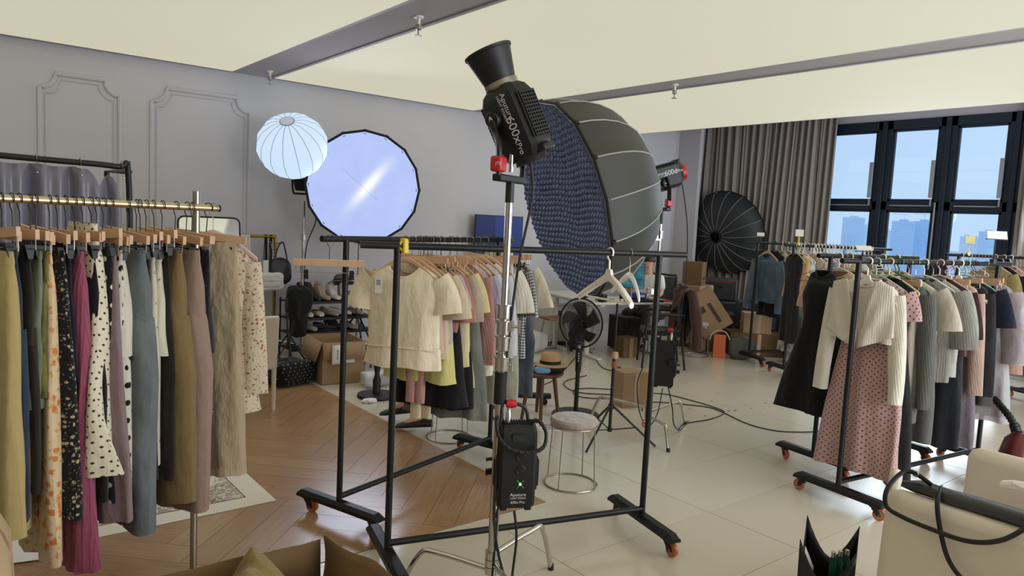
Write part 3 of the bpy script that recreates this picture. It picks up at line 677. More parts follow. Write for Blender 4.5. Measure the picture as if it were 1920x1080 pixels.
# ================================================================ pale tops and skirts on the second centre rack
C_ = dict(group='clothes on the second centre rack', hang='ws')
K_ = dict(group='clothes on the second centre rack', hang='wc')
kn = (26, .010, 0)
garment('cB', .47, 'top', 'top', 'cream embroidered short-sleeved top with a peplum hem, nearest on its rack', 'top', F_('cream_embroidery', (238, 224, 198), 'lace', (230, 214, 186), sp=.05, sheer=.03), .75, .23, .25, .06, sl=(.20, .095, .095, 40), peplum=1, sh=.22, short='cream peplum top', tagcard=True, hdx=-.13, yaw=17, neckw=.10, scoop=.075, **C_)
garment('cB', .53, 'top', 'top', 'pale blush short-sleeved tee right behind the cream peplum top', 'top', F_('blush_knit', (206, 172, 152), 'rib', sp=.01), .66, .21, .22, .045, sl=(.20, .08, .08, 36), short='pale blush tee', **C_)
garment('cB', .585, 'top', 'top', 'oatmeal top with ruffled sleeve edges', 'top', F_('oatmeal_gauze', (208, 190, 162)), .70, .21, .22, .045, sl=(.24, .085, .10, 34), short='oatmeal ruffle top', **C_)
garment('cB', .64, 'top', 'tee', 'pale lilac tee with smooth shoulders', 'top', F_('lilac_jersey', (186, 170, 174)), .62, .21, .21, .045, sl=(.18, .08, .08, 34), short='pale lilac tee', **C_)
garment('cB', .695, 'top', 'cardigan', 'dusty rose knitted cardigan with rolled short cuffs', 'cardigan', F_('rose_knit', (176, 120, 112), 'rib', sp=.012), .72, .21, .21, .045, sl=(.26, .075, .07, 28), short='rolled-cuff rose cardigan', **C_)
garment('cB', .755, 'top', 'blouse', 'grey-beige blouse with gathered cuffs', 'blouse', F_('greige_gauze', (178, 162, 144)), .68, .21, .21, .045, sl=(.27, .085, .07, 30), short='grey-beige blouse', **C_)
garment('cB', .80, 'top', 'tee', 'pale yellow short-sleeved knit tee', 'top', F_('pale_yellow_knit', (214, 200, 148), 'rib', sp=.012), .78, .21, .22, .05, sl=(.22, .085, .085, 36), short='pale yellow knit tee', **C_)
garment('cB', .88, 'dress', 'dress', 'pale straw lace dress below the yellow tee', 'dress', F_('straw_lace', (206, 194, 150), 'lace', (190, 176, 130), sp=.03), .92, .19, .22, .05, short='straw lace dress', **C_)
garment('cB', .96, 'top', 'cardigan', 'long dusty mauve-pink ribbed cardigan with long sleeves', 'cardigan', F_('mauve_rib', (172, 126, 120), 'rib', sp=.014), .82, .21, .2, .045, sl=(.55, .07, .05, 14), short='mauve-pink ribbed cardigan', **C_)
garment('cB', 1.03, 'top', 'shirt', 'pale blue and lilac thin shirt, only a sliver showing', 'shirt', F_('blue_lilac_stripe', (186, 190, 204), 'pleat', (206, 176, 186), sp=.03), .80, .20, .2, .035, sl=(.3, .08, .08, 24), short='blue and lilac shirt', **C_)
garment('cB', 1.10, 'dress', 'dress', 'cream dress with small yellow embroidered flowers', 'dress', F_('cream_yellow_bloom', (220, 212, 188), 'floral', (214, 176, 66), (214, 176, 66), sp=.1, r=.0), .88, .19, .2, .04, short='yellow-bloom cream dress', **C_)
garment('cB', 1.18, 'top', 'cardigan', 'pale grey fine cardigan with long soft sleeves', 'cardigan', F_('pale_grey_knit', (196, 194, 196), 'rib', sp=.01), .74, .21, .2, .05, sl=(.52, .075, .06, 14), short='pale grey cardigan', **C_)
garment('cB', 1.27, 'top', 'top', 'chunky off-white ribbed top with wide short sleeves', 'top', F_('offwhite_rib', (214, 206, 192), 'rib', sp=.02), .72, .21, .22, .05, sl=(.26, .095, .10, 34), short='chunky off-white top', **C_)
garment('cB', .64, 'skirt', 'skirt', 'pale lemon long skirt showing below the yellow tops', 'skirt', F_('lemon_satin', (204, 194, 122), rough=.6), 0.86, .15, .24, .05, short='pale lemon skirt', **K_)
garment('cB', .90, 'skirt', 'skirt', 'grey denim long skirt with wide pale hem, lowest on its rack', 'skirt', F_('grey_denim', (118, 118, 108), 'denim', (88, 90, 84), (140, 140, 130)), 1.13, .16, .30, .05, short='grey denim long skirt', **K_)
garment('cB', .72, 'skirt', 'skirt', 'black flared midi skirt over the grey denim skirt', 'skirt', F_('black_wool', (20, 19, 22)), 1.02, .15, .27, .06, short='black flared midi skirt', **K_)
garment('cB', .80, 'skirt', 'skirt', 'second black midi skirt, longer and further along', 'skirt', F_('black_wool', (20, 19, 22)), 1.05, .15, .26, .05, short='longer black midi skirt', **K_)
garment('cB', .60, 'trousers', 'trousers', 'dusty pink narrow trousers peeping below the oatmeal top', 'trousers', F_('dusty_pink_crepe', (190, 142, 134)), 1, .06, .03, .02, short='dusty pink narrow trousers', **K_)
garment('cB', .66, 'trousers', 'trousers', 'cream narrow trousers hanging lowest under the peplum top', 'trousers', F_('cream_crepe', (218, 200, 170)), 1.10, .06, .034, .02, short='cream narrow trousers', **K_)
garment('cB', 1.33, 'trousers', 'trousers', 'black straight trousers folded on a clip hanger', 'trousers', F_('black_crepe', (22, 20, 24)), 0.8, .12, .10, .025, short='black straight trousers', **K_)
garment('cB', 1.38, 'skirt', 'skirt', 'off-white skirt with a frayed hem', 'skirt', F_('offwhite_denim', (212, 204, 190)), 0.9, .14, .18, .045, dz=.04, short='frayed off-white skirt', **K_)
garment('cB', 1.42, 'skirt', 'skirt', 'pale grey-green long skirt behind the frayed off-white skirt', 'skirt', F_('celadon_cotton', (170, 168, 150)), 1.14, .15, .20, .045, short='grey-green long skirt', **K_)
garment('cB', 1.44, 'trousers', 'trousers', 'white high-waisted trousers clipped above the other waistbands', 'trousers', F_('white_twill', (216, 208, 196)), 0.84, .10, .10, .03, dz=.10, short='white high-waisted trousers', **K_)
garment('cB', 1.50, 'trousers', 'jeans', 'dark blue-grey jeans with front pockets behind the chrome column', 'jeans', F_('slate_denim', (66, 76, 84), 'denim', (44, 52, 60), (96, 104, 110)), 1.08, .18, .17, .04, yaw=10, short='dark blue-grey jeans', **K_)
garment('cB', 1.535, 'skirt', 'skirt', 'washed grey-green long skirt behind the light stand', 'skirt', F_('washed_sage', (108, 112, 104), 'denim', (82, 88, 84), (128, 132, 124)), 1.04, .15, .22, .05, yaw=8, short='washed grey-green skirt', **K_)
garment('cB', 1.56, 'dress', 'dress', 'sleeveless black dress between the jeans and the gingham shirt', 'dress', F_('black_crepe', (22, 20, 24)), .74, .17, .19, .035, yaw=6, short='sleeveless black dress', hl='wooden shaped hanger carrying the sleeveless black dress', **C_)
garment('cB', 1.575, 'top', 'blouse', 'ivory blouse with one wide puffed sleeve sticking out', 'blouse', F_('ivory_cotton', (224, 212, 190)), .5, .20, .2, .04, sl=(.25, .10, .11, 44), yaw=-4, short='ivory puff-sleeve blouse', **C_)
garment('cB', 1.59, 'top', 'shirt', 'black and white gingham shirt at the end of its rail', 'shirt', F_('gingham', (206, 206, 210), 'gingham', (30, 34, 50), sp=.02), .82, .22, .22, .05, sl=(.3, .09, .10, 34), yaw=-24, short='gingham shirt', **C_)
hanger('cB', -.115, 'wc', wood, 'empty wooden clip hanger on the overhanging rail end by the wall', yaw=48)
hanger('cF', 1.125, 'wide', white, 'white broad-shouldered coat hanger, nearer of two on the empty rail', yaw=9)
hanger('cF', 1.25, 'ws', white, 'white curved coat hanger with metal hook near the right rail end', yaw=-11)
t = thing('clip_tag', 'yellow plastic clip tag on the front rail above the near post', 'tag', (*on_rail('cF', .03)[0],))
MB().box(.030, .05, .07, (0, 0, .0), top=(.8, .8)).build('clip_body', yellowtag, t, bevel=.006)
MB().tube(arc((0, -.004, 0), .0235, -60, 240, 14), .006, 6).build('clip_ring', yellowtag, t)

# ================================================================ right-hand racks
R1 = dict(group='clothes on the pink floral rack')
garment('rF', .10, 'top', 'cardigan', 'open cream knitted cardigan with long hanging sleeves and a pointed front', 'cardigan', F_('cream_knit', (226, 219, 204), 'rib', sp=.012), .50, .20, .20, .055, sl=(.66, .062, .045, 9), lapels=True, yaw=6, hang='wide', hcol=white, short='cream open cardigan', **R1)
garment('rF', .19, 'dress', 'dress', 'long dusty pink dress with small dark flowers', 'dress', F_('pink_dark_dot', (186, 152, 148), 'dots', (96, 58, 64), sp=.026, r=.19), 1.34, .20, .28, .08, fold=(26, .03, 0), yaw=4, hang='pl', hcol=mint, sl=(.16, .08, .08, 30), short='dusty pink floral dress', **R1)
garment('rF', .33, 'dress', 'dress', 'long black sleeveless dress beside the dusty pink one', 'dress', F_('black_wool', (20, 19, 22)), 1.36, .18, .26, .07, fold=(18, .01, 0), hang='pl', hcol=yellowp, short='long black dress', **R1)
garment('rF', .44, 'dress', 'dress', 'long-sleeved mid-grey ribbed knit dress on the green hanger', 'dress', F_('mid_grey_knit', (98, 98, 96), 'rib', sp=.012), 1.02, .20, .2, .06, sl=(.72, .065, .05, 8), hang='pl', hcol=green, short='mid-grey knit dress', **R1)
garment('rF', .40, 'skirt', 'skirt', 'champagne satin bias-cut long skirt between black and grey', 'skirt', F_('champagne_satin', (158, 146, 130), rough=.4), 1.26, .15, .2, .06, fold=(22, .02, 0), hang='wc', short='champagne satin skirt', **R1)
garment('rF', .55, 'top', 'shirt', 'off-white fine shirt with wide short sleeves', 'shirt', F_('offwhite_voile', (206, 198, 182), sheer=.05), .6, .22, .22, .05, sl=(.24, .1, .11, 38), hang='wr', hcol=steel, short='off-white voile shirt', **R1)
garment('rF', .63, 'dress', 'dress', 'plain slate grey long dress behind the voile shirt', 'dress', F_('slate_jersey', (97, 96, 94)), 1.18, .20, .21, .05, hang='wr', hcol=steel, short='slate grey long dress', **R1)
garment('rF', .73, 'top', 'cardigan', 'grey-green soft cardigan with drooping sleeves', 'cardigan', F_('greygreen_knit', (134, 131, 124), 'rib', sp=.014), .78, .22, .22, .06, sl=(.36, .1, .1, 26), hang='pl', hcol=white, short='grey-green cardigan', **R1)
garment('rF', .84, 'top', 'shirt', 'pale sage textured shirt with elbow sleeves', 'shirt', F_('pale_sage_lace', (174, 173, 162), 'lace', (158, 158, 148), sp=.03), .74, .22, .22, .055, sl=(.3, .09, .09, 26), hang='wr', hcol=steel, short='pale sage shirt', **R1)
garment('rF', .92, 'top', 'top', 'maroon thin top tucked behind the pale sage shirt', 'top', F_('maroon_jersey', (58, 32, 36)), .62, .21, .21, .04, sl=(.3, .07, .07, 20), hang='pl', hcol=pinkp, short='maroon top', **R1)
garment('rF', .95, 'skirt', 'skirt', 'black velvet midi skirt under the grey-green tops', 'skirt', F_('black_velvet', (14, 15, 22), sheen=.4), 1.25, .16, .22, .06, hang='wc', short='black velvet skirt', **R1)
garment('rF', 1.04, 'top', 'sweater', 'pale pink long-sleeved fine sweater', 'sweater', F_('pale_pink_knit', (190, 162, 148), 'rib', sp=.01), .62, .2, .2, .05, sl=(.68, .065, .05, 9), hang='wide', hcol=ivory if False else pinkp, short='pale pink sweater', **R1)
garment('rF', 1.10, 'skirt', 'skirt', 'lilac-grey long skirt below the pink sweater', 'skirt', F_('lilac_grey_crepe', (116, 106, 114)), 1.26, .16, .24, .06, fold=(26, .02, 0), hang='wc', short='lilac-grey long skirt', **R1)
garment('rF', 1.17, 'top', 'sweater', 'charcoal long-sleeved top with a white price tag', 'sweater', F_('charcoal_jersey', (40, 38, 44)), .72, .21, .2, .05, sl=(.7, .065, .05, 9), hang='wide', hcol=white, tagcard=True, hdx=-.02, short='charcoal top', **R1)
garment('rF', 1.26, 'top', 'tee', 'navy blue short-sleeved tee beside the charcoal top', 'top', F_('navy_jersey', (30, 34, 50)), .52, .22, .22, .05, sl=(.24, .1, .1, 30), hang='pl', hcol=mint, short='navy tee', **R1)
garment('rF', 1.35, 'trousers', 'trousers', 'short khaki denim trousers folded over the grey skirt', 'trousers', F_('khaki_denim', (148, 134, 98)), .58, .17, .1, .04, hang='wc', short='short khaki trousers', **R1)
garment('rF', 1.38, 'skirt', 'skirt', 'dark grey straight long skirt below the khaki trousers', 'skirt', F_('dark_grey_crepe', (72, 70, 68)), 1.0, .18, .2, .05, hang='wc', short='dark grey straight skirt', **R1)
garment('rF', 1.52, 'dress', 'dress', 'sheer grey-lilac ombre dress, last on the pink floral rack', 'dress', F_('lilac_sheer', (178, 175, 177), 'tiedye', (166, 148, 155), (190, 188, 190), sp=.25, sheer=.18), 1.12, .22, .25, .09, fold=(24, .025, 0), hang='wr', hcol=steel, sl=(.5, .09, .1, 14), short='sheer lilac ombre dress', **R1)
R2 = dict(group='clothes on the black coat rack')
garment('rB', -.07, 'dress', 'coat', 'big black sleeveless coat hanging from the near rail end', 'coat', F_('black_canvas', (21, 22, 25), wrinkle=.6), 1.12, .13, .27, .08, fold=(16, .02, 0), yaw=18, sh=.10, neckw=.05, hang='wr', hcol=bplas, short='big black coat', **R2)
for s, nm, lb, ct, mt, L, hc, k in (
    (.10, 'top', 'peach print sleeveless top behind the cream cardigan', 'top', F_('peach_print', (206, 168, 140), 'floral', (226, 206, 180), (180, 130, 110), sp=.05, r=.2), .5, white, 'pl'),
    (.22, 'top', 'cream and beige soft blouse behind the yellow hanger', 'blouse', F_('cream_soft', (212, 198, 176)), .55, yellowp, 'pl'),
    (.36, 'top', 'dusty pink fluffy knit behind the green hanger', 'sweater', F_('dusty_fluff', (190, 158, 150), sheen=.6), .55, steel, 'wr'),
    (.50, 'top', 'pale floral chiffon blouse behind the off-white voile shirt', 'blouse', F_('pale_chiffon', (206, 196, 186), 'floral', (160, 140, 140), (130, 140, 120), sp=.05, r=.12), .55, steel, 'wr'),
    (.62, 'top', 'ivory lace top under the right post of the coat rack', 'top', F_('ivory_lace', (212, 206, 192), 'lace', (196, 188, 170), sp=.03), .55, white, 'pl'),
    (.80, 'top', 'beige thin sweater towards the far end of the coat rack', 'sweater', F_('beige_thin', (186, 166, 142)), .6, white, 'pl')):
    garment('rB', s, 'top', nm, lb, ct, mt, L, .20, .2, .045, sl=(.22, .08, .08, 28), hang=k, hcol=hc, hl='%s %s holding the %s' % (COLN[hc.name], KIND[k][1], ' '.join(lb.split(' behind ')[0].split(' under ')[0].split(' towards ')[0].split())), **R2)
garment('rB', .16, 'dress', 'dress', 'long navy dress hidden behind the cream cardigan', 'dress', F_('navy_plain', (24, 28, 46)), 1.2, .18, .22, .05, hang='wr', hcol=steel, short='long navy dress', **R2)

# ---- far racks by the window
R3 = dict(group='clothes on the denim jacket rack')
garment('F1', .16, 'top', 'jacket', 'blue denim jacket with open front, nearest on the far rack', 'jacket', F_('jacket_denim', (84, 104, 124), 'denim', (58, 76, 96), (110, 130, 148)), .76, .24, .26, .07, sl=(.66, .085, .07, 16), open_v=True, yaw=8, hang='ws', short='blue denim jacket', **R3)
garment('F1', .26, 'dress', 'dress', 'black long dress right behind the denim jacket', 'dress', F_('black_wool', (20, 19, 22)), .95, .2, .24, .06, hang='pl', hcol=bplas, short='black dress by the curtain', **R3)
garment('F1', .36, 'top', 'cardigan', 'pale butter yellow cardigan behind the black dress', 'cardigan', F_('butter_knit', (210, 200, 160), 'rib', sp=.014), .85, .21, .22, .05, sl=(.5, .07, .06, 14), hang='pl', hcol=pinkp, short='butter yellow cardigan', **R3)
garment('F1', .46, 'top', 'blouse', 'mauve blouse with wide sleeves on the denim jacket rack', 'blouse', F_('mauve_gauze', (170, 150, 152)), .7, .21, .22, .05, sl=(.3, .09, .1, 24), hang='pl', hcol=white, short='mauve wide-sleeve blouse', **R3)
garment('F1', .56, 'dress', 'dress', 'black dress with white dots behind the mauve blouse', 'dress', F_('far_dot', (24, 22, 28), 'dots', (210, 200, 196), sp=.04, r=.2), .95, .19, .22, .05, hang='pl', hcol=white, short='far white-dotted dress', **R3)
garment('F1', .66, 'dress', 'dress', 'dark plum patterned dress, last seen on the denim jacket rack', 'dress', F_('plum_print', (96, 60, 66), 'floral', (190, 170, 160), (60, 40, 60), sp=.05, r=.2), 1.15, .19, .23, .05, hang='pl', hcol=white, short='dark plum dress', **R3)
R4 = dict(group='clothes on the white hanger rack')
garment('F2', .08, 'top', 'camisole', 'peach orange camisole on a white hanger', 'top', F_('peach_linen', (212, 164, 118)), .62, .17, .2, .04, yaw=10, hang='pl', hcol=white, short='peach orange camisole', **R4)
garment('F2', .13, 'dress', 'dress', 'blue and cream tie-dye long dress beside the black coat', 'dress', F_('tie_dye', (196, 196, 180), 'tiedye', (120, 138, 152), (206, 198, 150), sp=.15), 1.28, .19, .26, .07, yaw=6, fold=(24, .02, 0), hang='pl', hcol=white, short='tie-dye dress', **R4)
garment('F2', .20, 'skirt', 'skirt', 'white cotton skirt with lace edge near the floor', 'skirt', F_('white_eyelet', (214, 214, 216), 'lace', (198, 198, 204), sp=.03), 1.42, .14, .2, .05, hang='wc', short='white eyelet skirt', **R4)
garment('F2', .02, 'dress', 'dress', 'narrow black dress at the near end of the white hanger rack', 'dress', F_('black_wool', (20, 19, 22)), 1.15, .16, .18, .04, hang='pl', hcol=mint, short='narrow black dress', **R4)
for i, (mc, lb) in enumerate((((212, 200, 180), 'cream frilled blouse'), ((150, 160, 176), 'dull blue blouse'), ((200, 170, 166), 'pale rose blouse'), ((196, 196, 176), 'pale olive blouse'), ((216, 214, 210), 'plain white blouse'), ((150, 132, 112), 'tan blouse'))):
    garment('F2', .30+.13*i, 'top', 'blouse', lb+' packed among the white hangers near the window', 'blouse', F_('far_blouse_%d' % i, mc), .6, .2, .21, .04, sl=(.25, .08, .08, 26), hang='pl', hcol=(white, pinkp, white, mint, white, white)[i], short=lb+' near the window', **R4)
for i in range(18):
    hanger('F2', .26+.05*i+.02, 'pl', white, 'empty white tubular hanger crowded on the rail below the window sill', yaw=random.uniform(-12, 12), group='empty hangers on the far rail')
for i in range(12):
    hanger('F1', .72+.05*i, 'pl', white, 'empty white hanger on the far rail behind the white hanger rack', yaw=random.uniform(-12, 12), group='empty hangers on the denim jacket rail')
R5 = dict(group='clothes on the window rack')
garment('G', .50, 'top', 'top', 'olive yellow frilled top on the rack by the window', 'top', F_('olive_frill', (158, 144, 96)), .6, .2, .22, .05, sl=(.2, .09, .09, 30), hang='pl', hcol=pinkp, short='olive frilled top', **R5)
garment('G', .62, 'top', 'jacket', 'black short jacket on the rack by the window', 'jacket', F_('black_canvas', (21, 22, 25)), .65, .21, .22, .06, sl=(.55, .08, .07, 14), hang='pl', hcol=pinkp, short='black short jacket', **R5)
garment('G', .72, 'dress', 'dress', 'salmon pink tiered dress at the right edge of the clothes', 'dress', F_('salmon_gauze', (196, 152, 138)), 1.2, .18, .26, .07, hang='pl', hcol=white, short='salmon pink tiered dress', **R5)
garment('G', .84, 'trousers', 'jeans', 'dark teal jeans on the rack by the window', 'jeans', F_('teal_denim', (34, 56, 72), 'denim', (24, 40, 54), (60, 80, 96)), 1.05, .16, .13, .05, hang='wc', short='dark teal jeans', **R5)
garment('G', .95, 'dress', 'dress', 'plum and black patterned dress on the rack by the window', 'dress', F_('plum_black', (60, 36, 48), 'floral', (130, 90, 96), (24, 22, 26), sp=.05, r=.2), 1.1, .19, .24, .06, hang='pl', hcol=pinkp, short='plum patterned dress', **R5)
garment('G', 1.06, 'dress', 'dress', 'steel blue long dress on the rack by the window', 'dress', F_('steel_blue', (96, 108, 130)), 1.25, .19, .24, .06, hang='pl', hcol=white, short='steel blue long dress', **R5)
for i in range(2): hanger('G', .04+.11*i, 'pl', pinkp, ('pale pink plastic hanger at the very tip of the window rail', 'pale pink plastic hanger second from the tip of the window rail')[i], yaw=random.uniform(-10, 10))
for i in range(7): hanger('G', .20+.045*i, 'wr', steel, 'empty thin wire hanger on the window rail, above the lilac ombre dress', yaw=random.uniform(-10, 10), group='empty wire hangers on the window rail')
# price card holders on rail ends
def card_sign(key, s, label, col, h=.10, w=.09, hh=.05, tilt=20, base=bplas):
    (x, y, z), rz = on_rail(key, s); t = thing('card_holder', label, 'sign holder', (x, y, z+.016), rz+R(60), group='card holders clipped to rails')
    MB().box(.03, .04, .04, (0, 0, .0)).build('clamp', base, t, bevel=.004)
    MB().tube([(0, 0, .01), (0, 0, h)], .005, 8).build('stem', base, t)
    c = MB().box(w, .006, hh, (0, -.01, h+hh*.4), Matrix.Rotation(R(-tilt), 4, 'X')).build('card', col, t)
    MB().box(w, .03, .006, (0, -.01, h-.006)).build('ledge', base, t)
pale_card = M_('card_white', (214, 212, 206), .6); yell_card = M_('card_yellow', (206, 200, 130), .6)
card_sign('F1', .03, 'white card holder above the denim jacket rack post', pale_card, .07)
card_sign('F2', .06, 'white card on a yellow clip at the white hanger rack', pale_card, .10, .09, .08, 5, yellowtag)
card_sign('rF', .03, 'dark wedge card holder clipped above the cream cardigan', pale_card, .05, .10, .04, 55)
card_sign('G', .12, 'yellow card on a thin stem at the window rail tip', yell_card, .12, .09, .07, 0, yellowp)
card_sign('rF', 1.62, 'tall slanted card holder at the far post of the pink floral rack', pale_card, .17, .15, .06, 15)
# ================================================================ light stands and lamps
def cstand(label, base, az0, ztop, legL=.46, mat=None, collars=(), grip=None, r=.0175, tight=()):
    m = mat or chrome; t = thing('light_stand', label, 'light stand', (base[0], base[1], 0), group='chrome light stands')
    MB().tube([(0, 0, .13), (0, 0, ztop*.62)], r, 16).build('column', m, t)
    MB().tube([(0, 0, ztop*.60), (0, 0, ztop)], r*.72, 14).build('riser', m, t)
    for i, a in enumerate((az0, az0+120, az0+240)):
        c, s = cos(R(a)), sin(R(a)); zb = .14+.035*i
        MB().tube(smooth_path([(c*.02, s*.02, zb), (c*(legL-.16), s*(legL-.16), zb+.035), (c*(legL-.08), s*(legL-.08), zb+.02), (c*legL, s*legL, .008)], 4), .0125, 10).build('leg', m, t)
        MB().tube([(c*legL*.995, s*legL*.995, .03), (c*legL, s*legL, 0)], .0145, 10).build('foot_cap', bplas, t)
        MB().lathe([(0, zb-.016), (r*1.5, zb-.016), (r*1.5, zb+.016), (0, zb+.016)], 16).build('leg_collar', m, t)
    for z in collars:
        c = MB().lathe([(0, z-.03), (r*1.25, z-.03), (r*1.35, z-.028), (r*1.35, z+.026), (r*1.7, z+.028), (r*1.7, z+.034), (0, z+.034)], 18).build('collar', m, t)
    for z, a in tight:
        k = MB().box(.05, .03, .045, (cos(R(a))*.02, sin(R(a))*.02, z), Matrix.Rotation(R(a), 4, 'Z')).tube([(0, 0, z), (cos(R(a))*.075, sin(R(a))*.075, z)], .007, 8)
        k.tube([(cos(R(a))*.075, sin(R(a))*.075, z-.03), (cos(R(a))*.075, sin(R(a))*.075, z+.03)], .008, 8).build('clamp_knob', m, t)
    if grip: MB().tube([(0, 0, grip[0]), (0, 0, grip[1])], r*1.25, 16).build('rubber_grip', bmatte, t)
    return t
C1 = (1.925, 2.45)
cstand('tall chrome light stand in the foreground in front of the empty rack', C1, 128, 1.80, .42, collars=(1.075, 1.165, 1.235, 1.305), grip=(.90, 1.04), r=.022, tight=((1.245, -60), (1.06, 20)))
c1t = (C1[0], C1[1])
def led_head(name, label, M, yokes, model, cone=True, red_back=False, group='black studio light heads'):
    """local: z = beam axis, x = side that carries the pivot and the print, y = vented side"""
    t = thing(name, label, 'studio light', group=group); t.matrix_world = M
    b = MB(); s = []
    for z, k in ((-.17, .62), (-.155, .80), (-.12, 1), (.10, 1), (.135, .86), (.15, .7)):
        hx, hy, ch = .085*k, .095*k, .022
        s.append([Vector((x, y, z)) for x, y in ((hx, -hy+ch), (hx, hy-ch), (hx-ch, hy), (-hx+ch, hy), (-hx, hy-ch), (-hx, -hy+ch), (-hx+ch, -hy), (hx-ch, -hy))])
    b.loft(s).build('housing', bplas, t, ang=25)
    g = MB().box(.004, .15, .2, (0, .0, 0)).build('vent_recess', bmatte, t); g.matrix_local = frame((0, 1, 0), (-1, 0, 0), (0, 0, 1), (0, .096, 0))
    for sy in (1, -1):
        v = MB()
        for k in range(13): v.box(.128, .010, .006, (0, sy*.099, -.092+k*.0155))
        for k in range(7): v.box(.005, .008, .2, (-.06+k*.02, sy*.099, 0))
        stuff(v.build('vent_grille', bplas, t))
    MB().lathe([(0, -.155), (.07, -.155), (.075, -.185), (0, -.19)], 20).build('back_cap', red if red_back else bplas, t)
    MB().box(.10, .05, .03, (0, .085, -.15)).build('handle', bplas, t, bevel=.008)
    MB().lathe([(.0, .145), (.066, .145), (.074, .155), (.074, .175), (.06, .178), (0, .178)], 28).build('mount_ring', steel, t)
    if cone:
        c = MB().lathe([(.068, .17), (.072, .185), (.099, .300), (.104, .302), (.106, .312), (.101, .315), (.096, .310), (.066, .188)], 40).build('reflector', bplas, t)
        MB().lathe([(.0955, .308), (.064, .19), (0, .188)], 32).build('reflector_lining', M_('lining_silver', (90, 90, 92), .4, .6), c)
    for sx in ((1, -1) if yokes else ()):
        p = MB().lathe([(0, 0), (.036, 0), (.036, .02), (.030, .028), (0, .028)], 24, frame((0, 0, 1), (0, 1, 0), (sx, 0, 0), (sx*.084, -.045, .035))).build('pivot_knob', bplas, t)
        if sx == 1:
            e = MB(); 
            for q in (-1, 1): e.tube([(.114, -.045+q*.012, .022), (.114, -.045, .05)], .003, 5)
            e.build('emblem', lettw, p)
    fx = lambda y, z: frame((0, 0, -1), (0, 1, 0), (1, 0, 0), (.0855, y, z))
    text('Aputure', .034, t, lettw, fx(.032, .062)); text('LIGHT STORM', .017, t, lettw, fx(.008, .062))
    text(model, .056, t, lettw, fx(.024, -.038)); text('Pro', .034, t, lettw, fx(.020, -.120))
    return t
# foreground head: tipped up, seen from below and behind
ax = Vector((cos(R(146))*.43, sin(R(146))*.43, .90)).normalized()
uu = Vector((cos(R(196)), sin(R(196)), 0)); uu = (uu-ax*uu.dot(ax)).normalized(); vv = ax.cross(uu)
Hc = Vector((1.957, 2.472, 2.125))
led_head('studio_light', 'black studio light head with a cone reflector, tipped upward on the foreground stand', frame(uu, vv, ax, Hc), True, '600x')
t = thing('light_yoke', 'black swivel yoke with a red clamp under the foreground light head', 'light bracket')
piv = Hc+ax*.035-vv*.045; low = Vector((C1[0], C1[1], 1.875))
hx = Vector((uu.x, uu.y, 0)).normalized()
MB().tube(smooth_path([piv+uu*.118, piv+uu*.120-ax*.06, low+hx*.105+Vector((0, 0, .12)), low+hx*.10+Vector((0, 0, .01))], 5), .026, 8, flat=.5).build('arm', bplas, t)
MB().tube(smooth_path([piv-uu*.118, piv-uu*.120-ax*.06, low-hx*.105+Vector((0, 0, .12)), low-hx*.10+Vector((0, 0, .01))], 5), .022, 8, flat=.5).build('arm', bplas, t)
MB().box(.23, .045, .03, low, Matrix.Rotation(math.atan2(hx.y, hx.x), 4, 'Z')).build('crossbar', bplas, t, bevel=.006)
rc = low+hx*.104
w_ = MB().box(.058, .052, .065, rc+Vector((0, 0, .055)), Matrix.Rotation(math.atan2(hx.y, hx.x), 4, 'Z')).build('red_clamp', red, t, bevel=.01)
tdir = Vector((cos(R(-128)), sin(R(-128)), 0)); text('JTZ', .016, t, lettw, frame(Vector((0, 0, 1)).cross(tdir), (0, 0, 1), tdir, rc+tdir*.0335+Vector((0, 0, .055))))
MB().tube([low-Vector((0, 0, .10)), low+Vector((0, 0, .0))], .019, 14).build('spigot', bplas, t)
MB().tube([low+Vector((.0, 0, .03)), low+Vector((0, 0, .11))], .010, 10).tube([low-hx*.02+Vector((0, 0, .07)), low+hx*.04+Vector((0, 0, .07))], .006, 8).build('lock_pin', chrome, t)
